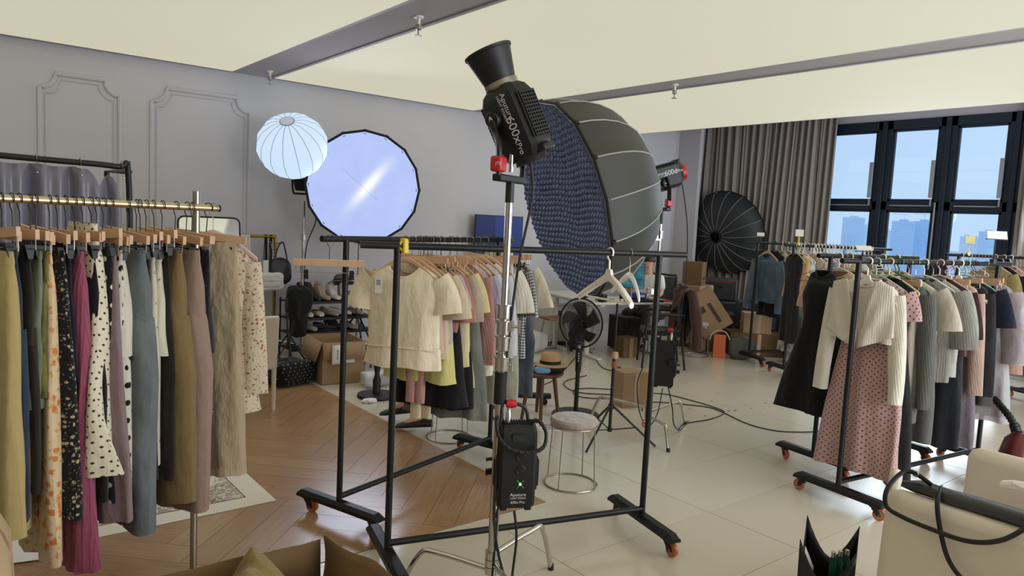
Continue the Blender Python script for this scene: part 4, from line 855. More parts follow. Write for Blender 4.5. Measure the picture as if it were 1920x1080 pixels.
# power controller clamped to the foreground stand
def controller(label, loc, az, sc=1, text_on=True):
    t = thing('power_controller', label, 'control box', loc, R(az)+pi/2, group='black control boxes on light stands')   # front faces local -y
    s = []
    for z, kx, yf in ((-.18, .92, -.046), (-.165, 1, -.052), (.10, 1, -.052), (.155, 1, -.046), (.185, .94, -.018)):
        hx, yb = .083*kx, .05; s.append([Vector((x, y, z)) for x, y in ((-hx+.014, yf), (hx-.014, yf), (hx, yf+.014), (hx, yb), (-hx, yb), (-hx, yf+.014))])
    MB().loft(s).build('case', bplas, t, ang=25)
    for x in (-.055, .055): MB().box(.03, .08, .02, (x, 0, -.185)).build('foot', bmatte, t, bevel=.004)
    MB().box(.062, .004, .045, (0, 0, 0)).build('screen', M_('dark_screen', (34, 38, 46), .15), t).matrix_local = Matrix.Translation((-.0, -.051, .128)) @ Matrix.Rotation(R(8), 4, 'X')
    for z in (.055, -.005):
        k = MB().lathe([(0, 0), (.018, 0), (.017, .013), (0, .014)], 22, frame((1, 0, 0), (0, 0, 1), (0, -1, 0), (.012, -.052, z))).build('dial', bmatte, t)
        MB().lathe([(.0175, .002), (.0195, .002), (.0195, .004), (.0175, .004)], 22, frame((1, 0, 0), (0, 0, 1), (0, -1, 0), (.012, -.052, z))).build('dial_ring', steel, k)
    gm_ = M_('green_indicator', (120, 200, 120), .5, emit=1.2, ecol=(140, 225, 120))
    for sx in (-1, 1): MB().tube([(.012-sx*.016, -.0535, -.088), (.012+sx*.016, -.0535, -.052)], .0028, 6).build('x_emblem', M_('emblem_green', (70, 110, 80), .5), t)
    MB().lathe([(0, 0), (.007, 0), (.006, .004), (0, .005)], 14, frame((1, 0, 0), (0, 0, 1), (0, -1, 0), (.012, -.053, -.07))).build('power_button', gm_, t)
    if text_on:
        for z, s_, q in ((-.118, 'Aputure', .021), (-.134, 'LIGHT STORM', .011), (-.152, '600x Pro', .017)):
            text(s_, q, t, lettw, frame((1, 0, 0), (0, 0, 1), (0, -1, 0), (.005, -.0525, z)))
    for sx in (-1, 1):
        p = MB().box(.012, .07, .15, (sx*.086, .005, -.03)).build('battery_plate', bmatte, t, bevel=.003)
        for k in (-1, 0, 1): MB().box(.012, .01, .12, (sx*.094, .005+k*.024, -.03)).build('latch_rail', bplas, p, bevel=.002)
    f = MB()
    for k in range(11): f.box(.006, .06, .012, (-.06+k*.012, .01, .188))
    stuff(f.build('cooling_fins', bmatte, t))
    MB().lathe([(0, .18), (.012, .18), (.012, .235), (.009, .24), (.009, .26), (0, .26)], 14, Matrix.Translation((-.045, .0, 0))).build('plug', chrome, t)
    MB().lathe([(0, -.022), (.016, -.022), (.02, 0), (.016, .022), (0, .022)], 16, frame((0, 0, 1), (0, 1, 0), (1, 0, 0), (-.035, -.0, .275))).build('red_connector', red, t)
    MB().tube(smooth_path([(-.01, 0, .275), (.03, .0, .255), (.045, 0, .20)], 5), .008, 8).build('connector_lead', rubber, t)
    pts = []
    lp = smooth_path([(.045, 0, .19), (.085, -.03, .205), (.115, -.055, .16), (.10, -.075, .10), (.03, -.085, .082), (-.05, -.08, .10), (-.095, -.06, .15), (-.10, -.02, .21), (-.09, .03, .2)], 14)
    tw = [Vector(p)+Vector((0, .006*sin(i*1.3), .006*cos(i*1.3))) for i, p in enumerate(lp)]
    MB().tube(lp, .0085, 8).build('coiled_cable', rubber, t); MB().tube(tw, .006, 6).build('cable_braid', rubber, t)
    MB().box(.06, .05, .05, (-.06, .06, .02)).build('stand_clamp', bplas, t, bevel=.006)
    for z in (-.055, .01, -.04): MB().tube([(-.08, .06, z), (-.125, .055, z-.004)], .008, 8).build('clamp_screw', bplas, t)
    return t
controller('black control box with two dials and green light on the foreground stand', (1.99, 2.395, .628), -118)
# cables of the foreground head
def cable(label, pts, r=.0045, k=6, mat=None, cat='cable', name='cable', group=None):
    return tag(MB().tube(smooth_path(pts, k), r, 7).build(name, mat or rubber), label, cat, group)
cable('black cable running down the foreground stand from the light head', [(1.99, 2.40, 1.95), (2.00, 2.39, 1.8), (1.965, 2.418, 1.5), (1.935, 2.43, 1.1), (1.915, 2.425, .8), (1.89, 2.405, .4), (1.93, 2.37, .15), (1.99, 2.33, .02), (2.1, 2.1, .005)], .006)
cable('black cable hanging from the foreground control box to the floor', [(1.985, 2.385, .42), (1.985, 2.36, .3), (1.955, 2.34, .1), (1.95, 2.28, .006), (2.1, 1.9, .006)], .006)
cable('second black cable wound round the foot of the foreground stand', [(1.93, 2.435, .45), (1.9, 2.40, .3), (1.885, 2.395, .1), (1.8, 2.3, .006), (1.7, 2.0, .006)], .005)

# ---- deep domes
def dome(name, label, M, r, dep, nseg, mat_in, mat_out, ribmat, front=None, fmat=None, rim=.012, aper=.10, cat='softbox', group=None):
    t = thing(name, label, cat, group=group); t.matrix_world = M
    def pr(k):
        a = k*pi/2; return (aper+(r-aper)*cos(a)**.9, -dep*sin(a))
    K = [pr(i/9) for i in range(10)]; da = 2*pi/nseg
    vs = []; fs = []
    for i, (q, z) in enumerate(K):
        for a, f in ((-da/2, 1), (0, .992), (da/2, 1)): vs.append((q*f*cos(da/2 if a == 0 else 0) * cos(a) if a == 0 else q*cos(a), q*sin(a), z))
    for i in range(9):
        for j in range(2): fs.append((i*3+j, i*3+j+1, (i+1)*3+j+1, (i+1)*3+j))
    pm_ = MB().add(vs, fs).mesh('shell_panel', mat_out, 60)
    rb = MB().tube([(q*1.004, 0, z) for q, z in K], .0055, 5).mesh('rib', ribmat)
    jt = MB().box(.05, .03, .022, (r-.012, 0, -.012)).mesh('rib_joint', bplas)
    rv = []
    for k in range(nseg):
        put('shell_panel', pm_, t, rot=(0, 0, da*(k+.5))); put('rib', rb, t, rot=(0, 0, da*k)); put('rib_joint', jt, t, rot=(0, 0, da*k))
        rv.append((r*cos(da*k), r*sin(da*k), 0))
    MB().tube(rv, rim, 7, True).build('rim', bmatte, t)
    MB().lathe([(aper*.9, -dep-.02), (aper*1.15, -dep-.02), (aper*1.15, -dep+.03), (aper*.9, -dep+.03)], 24).build('speed_ring', bplas, t)
    return t
# big blue-quilted dome
nrm = Vector((-.90, .32, -.30)).normalized(); rx = Vector((0, 0, 1)).cross(nrm).normalized(); ry = nrm.cross(rx)
BC = Vector((3.71, 4.075, 1.86))
shell = M_('black_nylon', (58, 58, 53), .55, 0, .1, 3, .15, 30)
bd = dome('parabolic_softbox', 'large black dome softbox with a blue quilted front in the middle of the room', frame(rx, ry, nrm, BC), 0.755, .68, 16, None, shell, M_('rib_grey', (150, 150, 144), .5))
qv, qf, idx, NQ, RQ = [], [], {}, 170, .745
for j in range(NQ+1):
    for i in range(NQ+1):
        x, y = RQ*(2*i/NQ-1), RQ*(2*j/NQ-1); d = math.hypot(x, y)
        ang = math.atan2(y, x); seg = pi/8; lim = RQ*cos(seg/2)/cos(((ang) % seg)-seg/2)
        if d > lim*1.02: continue
        k = min(1, lim/max(d, 1e-6)); x, y = x*k, y*k
        yy = y+.014*sin(4*x+1)+.006*sin(11*x); row = math.floor(yy/.043); xx = x+(.5 if row % 2 else 0)*.058+.004*sin(7*row)
        pf = (abs(sin(pi*xx/.058))**.32)*(abs(sin(pi*yy/.043))**.4)
        idx[i, j] = len(qv); qv.append((x, y, .010+.030*pf*(1 if d < lim*.985 else 0)-.06*(1-(d/RQ)**2)))
for j in range(NQ):
    for i in range(NQ):
        q = [(i, j), (i+1, j), (i+1, j+1), (i, j+1)]
        if all(p in idx for p in q): qf.append(tuple(idx[p] for p in q))
MB().add(qv, qf).build('quilted_front', M_('blue_quilting', (80, 90, 128), .6, 0, .25, 7, .2, 50), bd, ang=80)
MB().tube([(.755*cos(pi/8*k)*.99, .755*sin(pi/8*k)*.99, .006) for k in range(16)], .007, 6, True).build('front_hem', M_('rib_grey', (150, 150, 144), .5), bd)
C2 = (4.60, 3.86)
cstand('chrome light stand carrying the big blue-fronted dome', C2, -120, 1.83, .50, collars=(1.18, 1.64), tight=((1.62, 150), (1.18, 150)))
H2 = BC-nrm*.88+Vector((0, 0, -.03))
a2 = nrm; u2 = Vector((-.55, -.83, 0)); u2 = (u2-a2*u2.dot(a2)).normalized(); v2 = a2.cross(u2)
led_head('studio_light', 'black and red studio light head mounted behind the big blue-fronted dome', frame(u2, v2, a2, H2), True, '600d', cone=False, red_back=True)
t = thing('light_yoke', 'black fork bracket with a red band behind the big dome', 'light bracket')
lo2 = Vector((C2[0], C2[1], 1.85)); h2 = Vector((u2.x, u2.y, 0)).normalized()
for sg, rr in ((1, .018), (-1, .015)):
    MB().tube(smooth_path([H2+a2*.03+u2*sg*.115, H2+u2*sg*.12-Vector((0, 0, .08)), lo2+h2*sg*.11+Vector((0, 0, .06)), lo2+h2*sg*.10], 5), rr, 8, flat=.6).build('arm', bplas, t)
MB().box(.23, .045, .03, lo2, Matrix.Rotation(math.atan2(h2.y, h2.x), 4, 'Z')).build('crossbar', bplas, t, bevel=.006)
MB().box(.05, .05, .06, lo2+h2*.105+Vector((0, 0, .05)), Matrix.Rotation(math.atan2(h2.y, h2.x), 4, 'Z')).build('red_band', red, t, bevel=.008)
MB().tube([lo2-Vector((0, 0, .12)), lo2], .016, 12).build('spigot', bplas, t)
controller('black control box hung on the stand of the big dome', (C2[0]+.04, C2[1]-.10, .60), 40, text_on=True)
cable('thin black cable hanging from the rear light head past the rack rail', [tuple(H2-a2*.17), (4.86, 3.80, 1.75), (4.83, 3.75, 1.3), (4.74, 3.72, .95), (4.68, 3.74, .8)], .0045)
cable('black cable loop hanging under the rear control box', [(4.66, 3.72, .42), (4.66, 3.66, .25), (4.72, 3.68, .1), (4.9, 3.75, .006), (5.2, 3.9, .006)], .005)
cable('black cable with a red end looping beside the dome stand', [(4.55, 3.9, .55), (4.40, 3.82, .45), (4.33, 3.72, .25), (4.42, 3.70, .12), (4.55, 3.72, .2), (4.62, 3.74, .4)], .0045)
tg = thing('cable_tie', 'red ring tie on the black cable beside the dome stand', 'cable tie', (4.36, 3.68, .16)); MB().tube(arc((0, 0, 0), .03, 0, 345, 14), .006, 6).build('ring', red, tg)

# ---- lit round softbox facing the room
n3 = Vector((-.40, -.90, -.06)).normalized(); x3 = Vector((0, 0, 1)).cross(n3).normalized(); y3 = n3.cross(x3)
SCn = Vector((3.60, 7.12, 1.975))
ld = dome('round_softbox', 'lit round softbox with a white diffuser standing near the wall', frame(x3, y3, n3, SCn), .60, .50, 16, None, shell, M_('rib_grey', (150, 150, 144), .5))
lm, n, l, b = nodes_of('lit_diffuser'); tc = n.new('ShaderNodeTexCoord'); sx = n.new('ShaderNodeSeparateXYZ'); l.new(scaled(n, l, tc.outputs['Object'], (1, 1, 1), R(-52)), sx.inputs[0])
hot = mth(n, l, 'POWER', 2.718, mth(n, l, 'MULTIPLY', mth(n, l, 'ADD', mth(n, l, 'POWER', mth(n, l, 'ABSOLUTE', mth(n, l, 'ADD', sx.outputs[1], .03)), 2), mth(n, l, 'MULTIPLY', mth(n, l, 'POWER', mth(n, l, 'ABSOLUTE', mth(n, l, 'ADD', sx.outputs[0], -.06)), 2), .045)), -330))
cl_ = mth(n, l, 'MULTIPLY', noise(n, l, scaled(n, l, tc.outputs['Object'], (1.6, 1.6, 1)), 2.2, 4, .55), .5)
l.new(mixc(n, l, hot, mixc(n, l, cl_, lin((158, 178, 238)), lin((206, 216, 250))), (1, 1, 1, 1)), b.inputs['Emission Color']); b.inputs['Emission Strength'].default_value = 1.0
b.inputs['Base Color'].default_value = (.12, .12, .13, 1); b.inputs['Roughness'].default_value = .6
dv = [(0, 0, -.02)]+[(.585*cos(pi/8*k)*q, .585*sin(pi/8*k)*q, z) for q, z in ((.35, -.018), (.7, -.012), (1, .0)) for k in range(16)]
df = [(0, 1+k, 1+(k+1) % 16) for k in range(16)]+[(1+16*i+k, 17+16*i+k, 17+16*i+(k+1) % 16, 1+16*i+(k+1) % 16) for i in (0, 1) for k in range(16)]
MB().add(dv, df).build('diffuser', lm, ld)
for q in (-R(40),):
    MB().tube([(-.28*cos(q), -.28*sin(q), -.010), (0, 0, -.014), (.2*cos(q), .2*sin(q), -.012)], .0009, 4).build('seam', M_('seam_grey', (140, 150, 180), .8), ld)
S3 = SCn-n3*.56
t = thing('light_stand', 'black light stand behind the lit round softbox', 'light stand', (S3.x, S3.y, 0))
MB().tube([(0, 0, .25), (0, 0, 1.86)], .014, 12).build('column', steel, t)
for a in (20, 140, 260): MB().tube([(0, 0, .55), (cos(R(a))*.36, sin(R(a))*.36, .01)], .010, 8).build('leg', bplas, t)
h3 = thing('studio_light', 'black light head hidden behind the lit round softbox', 'studio light', tuple(S3)); h3.matrix_world = frame(x3, y3, n3, S3)
MB().lathe([(0, -.28), (.07, -.28), (.08, -.25), (.08, .05), (0, .05)], 20).build('housing', bplas, h3)
MB().tube([(0, -.11, -.1), (0, -.02, -.1)], .016, 10).build('bracket', bplas, h3)

# ---- lantern softbox
lc = Vector((2.93, 7.42, 2.365)); la = Vector((-.42, -.55, .72)).normalized(); lx = Vector((0, 0, 1)).cross(la).normalized(); ly = la.cross(lx)
lt = thing('lantern_softbox', 'glowing white lantern softbox with thin ribs beside the wall moulding', 'lantern light'); lt.matrix_world = frame(lx, ly, la, lc)
lam = M_('lantern_cloth', (60, 62, 64), .7, emit=1.0, ecol=(204, 226, 248)); seam = M_('lantern_seam', (150, 172, 186), .8)
N = 16; da = 2*pi/N; LP = [(.07, .30), (.16, .285), (.26, .225), (.335, .13), (.365, .02), (.35, -.09), (.30, -.19), (.22, -.27), (.12, -.31)]
vs = []
for q, z in LP:
    for a in (-da/2, da/2): vs.append((q*cos(a), q*sin(a), z))
pme = MB().add(vs, [(2*i, 2*i+1, 2*i+3, 2*i+2) for i in range(len(LP)-1)]).mesh('cloth_panel', lam, 60)
rme = MB().tube([(q*1.003, 0, z) for q, z in LP], .0028, 4).mesh('rib', seam)
for k in range(N): put('cloth_panel', pme, lt, rot=(0, 0, da*(k+.5))); put('rib', rme, lt, rot=(0, 0, da*k))
MB().lathe([(0, .305), (.066, .302), (.066, .312), (0, .316)], 24).build('top_disc', M_('lantern_cap', (190, 196, 214), .7, emit=.35, ecol=(190, 196, 220)), lt)
MB().tube([(.07*cos(2*pi*k/24), .07*sin(2*pi*k/24), .305) for k in range(24)], .006, 6, True).build('top_ring', seam, lt)
MB().lathe([(.12, -.31), (.10, -.36), (.07, -.37), (0, -.37)], 20).build('mount', bplas, lt)
hp = lc-la*.45
h4 = thing('studio_light', 'small black light head holding the glowing lantern', 'studio light', tuple(hp)); h4.matrix_world = frame(lx, ly, la, hp)
MB().box(.13, .13, .2, (0, 0, -.03)).build('housing', bplas, h4, bevel=.02)
MB().lathe([(0, .07), (.06, .07), (.06, .1), (0, .1)], 18).build('mount_ring', bmatte, h4)
SL = (hp.x+.01, hp.y-.0)
for sg in (-1, 1): MB().tube([(sg*.085, 0, 0), (sg*.09, -.04, -.10), (sg*.085, -.06, -.16)], .011, 8).build('yoke_arm', bplas, h4)
MB().tube([(-.09, -.06, -.165), (.09, -.06, -.165)], .012, 8).build('yoke_bar', bplas, h4)
cstand('chrome light stand holding the glowing lantern in the corner', (SL[0]+.03, SL[1]-.03), 250, 1.80, .5, collars=(1.05, .62, 1.40), r=.02, tight=((.62, 90),))
cable('black cable drooping from the lantern head along its stand', [(hp.x+.1, hp.y-.08, 1.85), (hp.x+.14, hp.y-.12, 1.6), (hp.x+.05, hp.y-.09, 1.3), (hp.x+.02, hp.y-.1, .8), (hp.x-.1, hp.y-.15, .4), (hp.x-.35, hp.y-.2, .02)], .006)

pl = bpy.data.lights.new('lantern_glow', 'POINT'); pl.energy = 34; pl.color = (.80, .88, 1); pl.shadow_soft_size = .39
po = bpy.data.objects.new('lantern_glow', pl); COL.objects.link(po); po.location = lc
al_ = bpy.data.lights.new('softbox_glow', 'AREA'); al_.shape = 'DISK'; al_.size = 1.12; al_.energy = 15; al_.color = (.76, .84, 1)
ao = bpy.data.objects.new('softbox_glow', al_); COL.objects.link(ao); ao.matrix_world = frame(x3, -y3, -n3, SCn+n3*.03)
# ---- closed black dome against the curtain
n5 = Vector((cos(R(2)), sin(R(2)), .24)).normalized(); x5 = Vector((0, 0, 1)).cross(n5).normalized(); y5 = n5.cross(x5)
b5 = dome('parabolic_softbox', 'black dome softbox with its back towards the room, in front of the curtain', frame(x5, y5, n5, Vector((10.60, 7.43, 1.67))), .72, .34, 18, None, M_('black_nylon_dark', (34, 36, 38), .6, 0, .1, 3), M_('rib_dull', (120, 122, 120), .5), aper=.1)
# ================================================================ people
def skin_obj(name, verts, edges, radii, mat, parent, sub=2, root=0):
    me = bpy.data.meshes.new(name); me.from_pydata([tuple(v) for v in verts], edges, []); me.materials.append(mat)
    o = bpy.data.objects.new(name, me); COL.objects.link(o)
    o.modifiers.new('skin', 'SKIN'); sv = me.skin_vertices[0].data
    for i, r in enumerate(radii): sv[i].radius = r if isinstance(r, tuple) else (r, r); sv[i].use_root = (i == root)
    q = o.modifiers.new('sub', 'SUBSURF'); q.levels = q.render_levels = sub
    dg = bpy.context.evaluated_depsgraph_get(); dg.update()
    m2 = bpy.data.meshes.new_from_object(o.evaluated_get(dg)); m2.name = name; m2.shade_smooth()
    bpy.data.objects.remove(o); o = bpy.data.objects.new(name, m2); COL.objects.link(o); o.parent = parent
    return o
SKIN = M_('skin', (196, 150, 124), .55); HAIR = M_('black_hair', (18, 16, 16), .5)
class Sk:
    def __init__(s): s.v = []; s.e = []; s.r = []
    def p(s, co, r, par=None):
        s.v.append(Vector(co)); s.r.append(r)
        if par is not None: s.e.append((par, len(s.v)-1))
        return len(s.v)-1
def figure(name, label, loc, rz, shirt, trousers, shoes, J, head_yaw=0, hair=True, jeans_end=.16, long_sleeve=False, group=None):
    """seated figure facing local -y; J overrides joints"""
    t = thing(name, label, 'person', loc, rz)
    P = dict(pel=(0, 0, .53), wai=(0, .02, .68), che=(0, .0, .90), nek=(0, -.02, 1.04), jaw=(0, -.045, 1.115), mid=(0, -.035, 1.185), cro=(0, -.025, 1.25),
             shR=(-.185, 0, .985), elR=(-.25, -.10, .76), wrR=(-.15, -.33, .80), shL=(.185, 0, .985), elL=(.25, -.10, .76), wrL=(.15, -.33, .80),
             hiR=(-.09, -.02, .51), knR=(-.12, -.42, .50), anR=(-.12, -.42, .10), toR=(-.13, -.56, .045), hiL=(.09, -.02, .51), knL=(.12, -.42, .50), anL=(.12, -.42, .10), toL=(.13, -.56, .045))
    P.update(J); P = {k: Vector(v) for k, v in P.items()}
    s = Sk(); pe = s.p(P['pel'], .125); wa = s.p(P['wai'], (.14, .10), pe); ch = s.p(P['che'], (.15, .10), wa); nb = s.p(P['nek'], .055, ch)
    jw = s.p(P['jaw'], (.058, .066), nb); md = s.p(P['mid'], (.074, .088), jw); cr = s.p(P['cro'], (.062, .072), md)
    for sd in 'RL':
        sg = -1 if sd == 'R' else 1
        a = s.p(P['sh'+sd], .055, ch); b_ = s.p(P['el'+sd], .040, a); c = s.p(P['wr'+sd], .027, b_)
        d = (P['wr'+sd]-P['el'+sd]).normalized(); side = d.cross(Vector((0, 0, 1))).normalized(); dn = Vector((0, 0, -1))
        pm_ = s.p(P['wr'+sd]+d*.055, (.036, .020), c)
        for k, (o, ln) in enumerate(((-.03, .030), (-.012, .040), (.008, .042), (.026, .036), (.040, .028))):
            base = P['wr'+sd]+d*(.085 if o > -.025 else .03)+side*o*sg*-1
            f0 = s.p(base, .0085, pm_); f1 = s.p(base+d*ln+dn*.006, .0078, f0); s.p(base+d*ln*1.7+dn*.024, .0066, f1)
        h = s.p(P['hi'+sd], .090, pe); k = s.p(P['kn'+sd], .058, h); m_ = s.p((P['kn'+sd]*.65+P['an'+sd]*.35), .056, k); an = s.p(P['an'+sd], .036, m_); to = s.p(P['to'+sd], (.040, .024), an)
    skin_obj('body', s.v, s.e, s.r, SKIN, t)
    s = Sk(); pe = s.p(P['pel']+Vector((0, 0, .03)), (.145, .125)); wa = s.p(P['wai'], (.165, .125), pe); ch = s.p(P['che'], (.175, .125), wa); s.p(P['nek']-Vector((0, 0, .03)), .075, ch)
    for sd in 'RL':
        a = s.p(P['sh'+sd], .072, ch); e = P['el'+sd]
        if long_sleeve: b_ = s.p(e, .055, a); s.p(e*.12+P['wr'+sd]*.88, .042, b_)
        else: s.p(P['sh'+sd]*.25+e*.75, .066, a)
    skin_obj('shirt', s.v, s.e, s.r, shirt, t)
    s = Sk(); pe = s.p(P['pel'], (.15, .135))
    for sd in 'RL':
        h = s.p(P['hi'+sd], .105, pe); k = s.p(P['kn'+sd], .074, h); q = P['kn'+sd].lerp(P['an'+sd], 1-jeans_end); s.p(P['kn'+sd].lerp(q, .5), .072, k); s.p(q, .062, len(s.v)-1)
    skin_obj('trousers', s.v, s.e, s.r, trousers, t)
    for sd in 'RL':
        an, to = P['an'+sd], P['to'+sd]; f = (to-an); f.z = 0; f.normalize(); zz = min(an.z-.055, to.z-.02)
        secs = []; sl_ = Vector((-f.y, f.x, 0))
        pitch_ = (to.z-(an.z-.05))
        for u, w, h in ((-.09, .030, .045), (-.07, .040, .065), (0, .044, .075), (.08, .048, .062), (.15, .050, .046), (.19, .040, .030), (.205, .018, .014)):
            c = Vector((an.x, an.y, 0))+f*u; z0 = (an.z-.085)+(to.z-.03-(an.z-.085))*max(0, min(1, (u+.09)/.25))
            secs.append([c+sl_*w*cos(2*pi*k/10)+Vector((0, 0, max(z0, 0)+.004+h*.5+h*.5*sin(2*pi*k/10))) for k in range(10)])
        MB().loft(secs).build('clog', shoes, t)
    # head details, turned with the face
    HM = Matrix.Translation(P['mid']) @ Matrix.Rotation(head_yaw, 4, 'Z')
    def hp_(x, y, z): return HM @ Vector((x, y, z))
    hb = MB(); R_ = HM.to_4x4()
    vs = []
    for i in range(9):
        a = pi*.62*i/8
        for k in range(18):
            b2 = 2*pi*k/18; r = .094; fr = -sin(b2)
            zz = .055+.098*cos(a) - (.0 if fr < .35 else 0)
            if fr > .3: zz = max(zz, .035+.012*sin(b2*9))
            vs.append(R_ @ Vector((.095*sin(a)*cos(b2), .016+.105*sin(a)*sin(b2), zz)))
    hb.add(vs, [(i*18+k, i*18+(k+1) % 18, (i+1)*18+(k+1) % 18, (i+1)*18+k) for i in range(8) for k in range(18)]).build('hair', HAIR, t)
    fd = R_.to_3x3() @ Vector((0, -1, 0)); rdir = R_.to_3x3() @ Vector((1, 0, 0))
    MB().loft([[hp_(.006*cos(q)*k1, -.098-yy, zz+.006*sin(q)) for q in [2*pi*k/8 for k in range(8)]] for zz, yy, k1 in ((.015, .0, .8), (-.012, .012, 1.3), (-.024, .016, 2.0), (-.032, .002, 1.8))]).build('nose', SKIN, t)
    for sx in (-1, 1):
        e = MB().lathe([(0, -.006), (.012, -.003), (.014, 0), (.012, .003), (0, .006)], 12, Matrix.Translation(hp_(sx*.030, -.103, .008)) @ R_.to_3x3().to_4x4() @ Matrix.Scale(.55, 4, (0, 0, 1))).build('eye', M_('eye_white', (214, 208, 200), .3), t)
        MB().lathe([(0, -.006), (.006, 0), (0, .006)], 10, Matrix.Translation(hp_(sx*.030, -.110, .008))).build('iris', HAIR, e)
        MB().tube([hp_(sx*.014, -.108, .026), hp_(sx*.03, -.109, .031), hp_(sx*.046, -.102, .026)], .0035, 5).build('eyebrow', HAIR, t)
        MB().lathe([(0, -.028), (.010, -.02), (.013, 0), (.010, .02), (0, .028)], 10, Matrix.Translation(hp_(sx*.088, .0, .0))).build('ear', SKIN, t)
    MB().tube([hp_(-.022, -.094, -.056), hp_(0, -.101, -.054), hp_(.022, -.094, -.056)], [.003, .0055, .003], 6).build('mouth', M_('lips', (150, 86, 80), .5), t)
    return t
tee = F_('white_tee', (222, 220, 216)); slacks = F_('brown_slacks', (58, 44, 38)); jean_p = F_('blue_jean_leg', (82, 98, 122), 'denim', (58, 72, 96), (112, 128, 148)); clogm = M_('black_clog', (16, 16, 17), .6)
figure('person', 'seated person with short black hair in a white tee, looking over the desk', (7.97, 6.84, 0), R(196+90), tee, slacks, clogm, dict(pel=(0, 0, .50), hiR=(-.09, -.02, .49), hiL=(.09, -.02, .49), wrR=(-.12, -.36, .79), wrL=(.10, -.36, .79)), head_yaw=R(20))
figure('person', 'seated person in blue jeans and black clogs, mostly hidden behind the hanging tops', (3.08, 4.58, 0), R(207), F_('grey_tee', (120, 116, 114)), jean_p, clogm,
       dict(pel=(0, 0, .52), knR=(-.15, -.43, .49), anR=(-.17, -.49, .16), toR=(-.09, -.61, .08), knL=(.06, -.42, .49), anL=(-.03, -.24, .115), toL=(.045, -.355, .05), wrR=(-.10, -.30, .62), wrL=(.10, -.30, .62), elR=(-.24, -.08, .72), elL=(.24, -.08, .72)), jeans_end=.22)

# ================================================================ stools, chairs, fan, stands
def ring_stool(label, x, y, h=.45, rs=.155, rb=.172, cushion=True, legs=4, mat=None, a0=20, cm=None):
    t = thing('wire_stool', label, 'stool', (x, y, 0), group='round wire stools')
    m = mat or steel
    MB().tube([(rb*cos(2*pi*k/36), rb*sin(2*pi*k/36), .006) for k in range(36)], .006, 7, True).build('base_ring', m, t)
    MB().tube([(rs*.97*cos(2*pi*k/36), rs*.97*sin(2*pi*k/36), h-.055) for k in range(36)], .0055, 7, True).build('seat_ring', m, t)
    for k in range(legs):
        a = R(a0)+2*pi*k/legs; MB().tube([(rb*cos(a), rb*sin(a), .006), (rs*.97*cos(a), rs*.97*sin(a), h-.055)], .0045, 7).build('leg', m, t)
    if cushion: MB().lathe([(0, h-.052), (rs*.9, h-.052), (rs*1.0, h-.036), (rs*1.01, h-.018), (rs*.94, h-.004), (rs*.5, h+.002), (0, h+.003)], 32).build('cushion', cm or F_('grey_velvet', (164, 152, 140), sheen=.4), t)
    return t
ring_stool('wire stool with a round grey cushion standing alone on the cream tiles', 3.234, 3.323)
ring_stool('wire stool under the seated person in jeans', 3.10, 4.56, .42, .16, .175)
ring_stool('low wire ring stool beside the chair with the brown jacket', 8.05, 6.02, .45, .16, .19)
t = thing('wooden_stool', 'round dark wood stool with splayed legs, carrying a straw hat', 'stool', (4.10, 4.66, 0))
MB().lathe([(0, .385), (.19, .385), (.20, .395), (.20, .408), (.19, .415), (0, .415)], 36).build('seat', walnut, t)
for a in (55, 175, 235, 305): MB().tube([(cos(R(a))*.12, sin(R(a))*.12, .385), (cos(R(a))*.18, sin(R(a))*.18, .0)], [.020, .014], 10).build('leg', walnut, t)
def on_stool(x, y): return (4.10+x, 4.66+y, .4155)
t = thing('straw_hat', 'straw hat with a wide black band lying on the dark wood stool', 'hat', on_stool(.055, -.055)); st_ = M_('straw', (190, 152, 106), .8, 0, .15, 60, .3, 200)
MB().lathe([(.085, .060), (.10, .058), (.15, .055), (.158, .062), (.15, .066), (.092, .070)], 32).build('brim', st_, t)
MB().lathe([(.092, .066), (.088, .10), (.080, .15), (.070, .162), (0, .158)], 28).build('crown', st_, t); MB().lathe([(.0935, .066), (.091, .098), (.0925, .098)], 28).build('band', bmatte, t)
MB().lathe([(0, 0), (.11, 0), (.13, .02), (.135, .05), (.08, .058), (0, .058)], 24).build('hat_below', bmatte, t)
def pouch(name, label, cat, loc, sx, sy, sz, mat, rz=0, seed=0, puff=1, group=None, extra=None, lump=.08):
    rg = random.Random(seed); t = thing(name, label, cat, loc, rz, group); ph = [rg.uniform(0, 6) for _ in range(6)]; vs = []
    n, m = 24, 12
    for i in range(m+1):
        a = -pi/2+pi*i/m
        for k in range(n):
            b_ = 2*pi*k/n; q = lambda c: math.copysign(abs(c)**.55, c)
            f = 1+lump*(sin(3*b_+ph[0]+2*a)+.6*sin(5*b_+ph[1]-3*a)+.4*sin(8*b_+ph[2]+4*a))
            vs.append((sx*.5*q(cos(a))*q(cos(b_))*f, sy*.5*q(cos(a))*q(sin(b_))*f, max(0, sz*.5+sz*.5*q(sin(a))*(1+lump*.7*sin(2*b_+ph[3])))))
    fs = [(i*n+k, i*n+(k+1) % n, (i+1)*n+(k+1) % n, (i+1)*n+k) for i in range(m) for k in range(n)]
    MB().add(vs, fs).build('bag_body' if 'bag' in name else 'body', mat, t, ang=70); return t
bluep = M_('blue_wrapper', (40, 62, 150), .35, 0, .3, 40); lbp = M_('light_blue_wrapper', (120, 168, 214), .35, 0, .2, 40)
pouch('snack_pack', 'dark blue crumpled pack behind the straw hat on the stool', 'pack', on_stool(-.10, .06), .10, .06, .11, bluep, .4, 3)
pouch('snack_pack', 'light blue tissue pack in front on the dark wood stool', 'pack', on_stool(-.065, -.095), .13, .07, .06, lbp, -.7, 5)
t = thing('white_jar', 'white plastic jar standing beyond the dark wood stool', 'jar', (4.52, 5.35, 0))
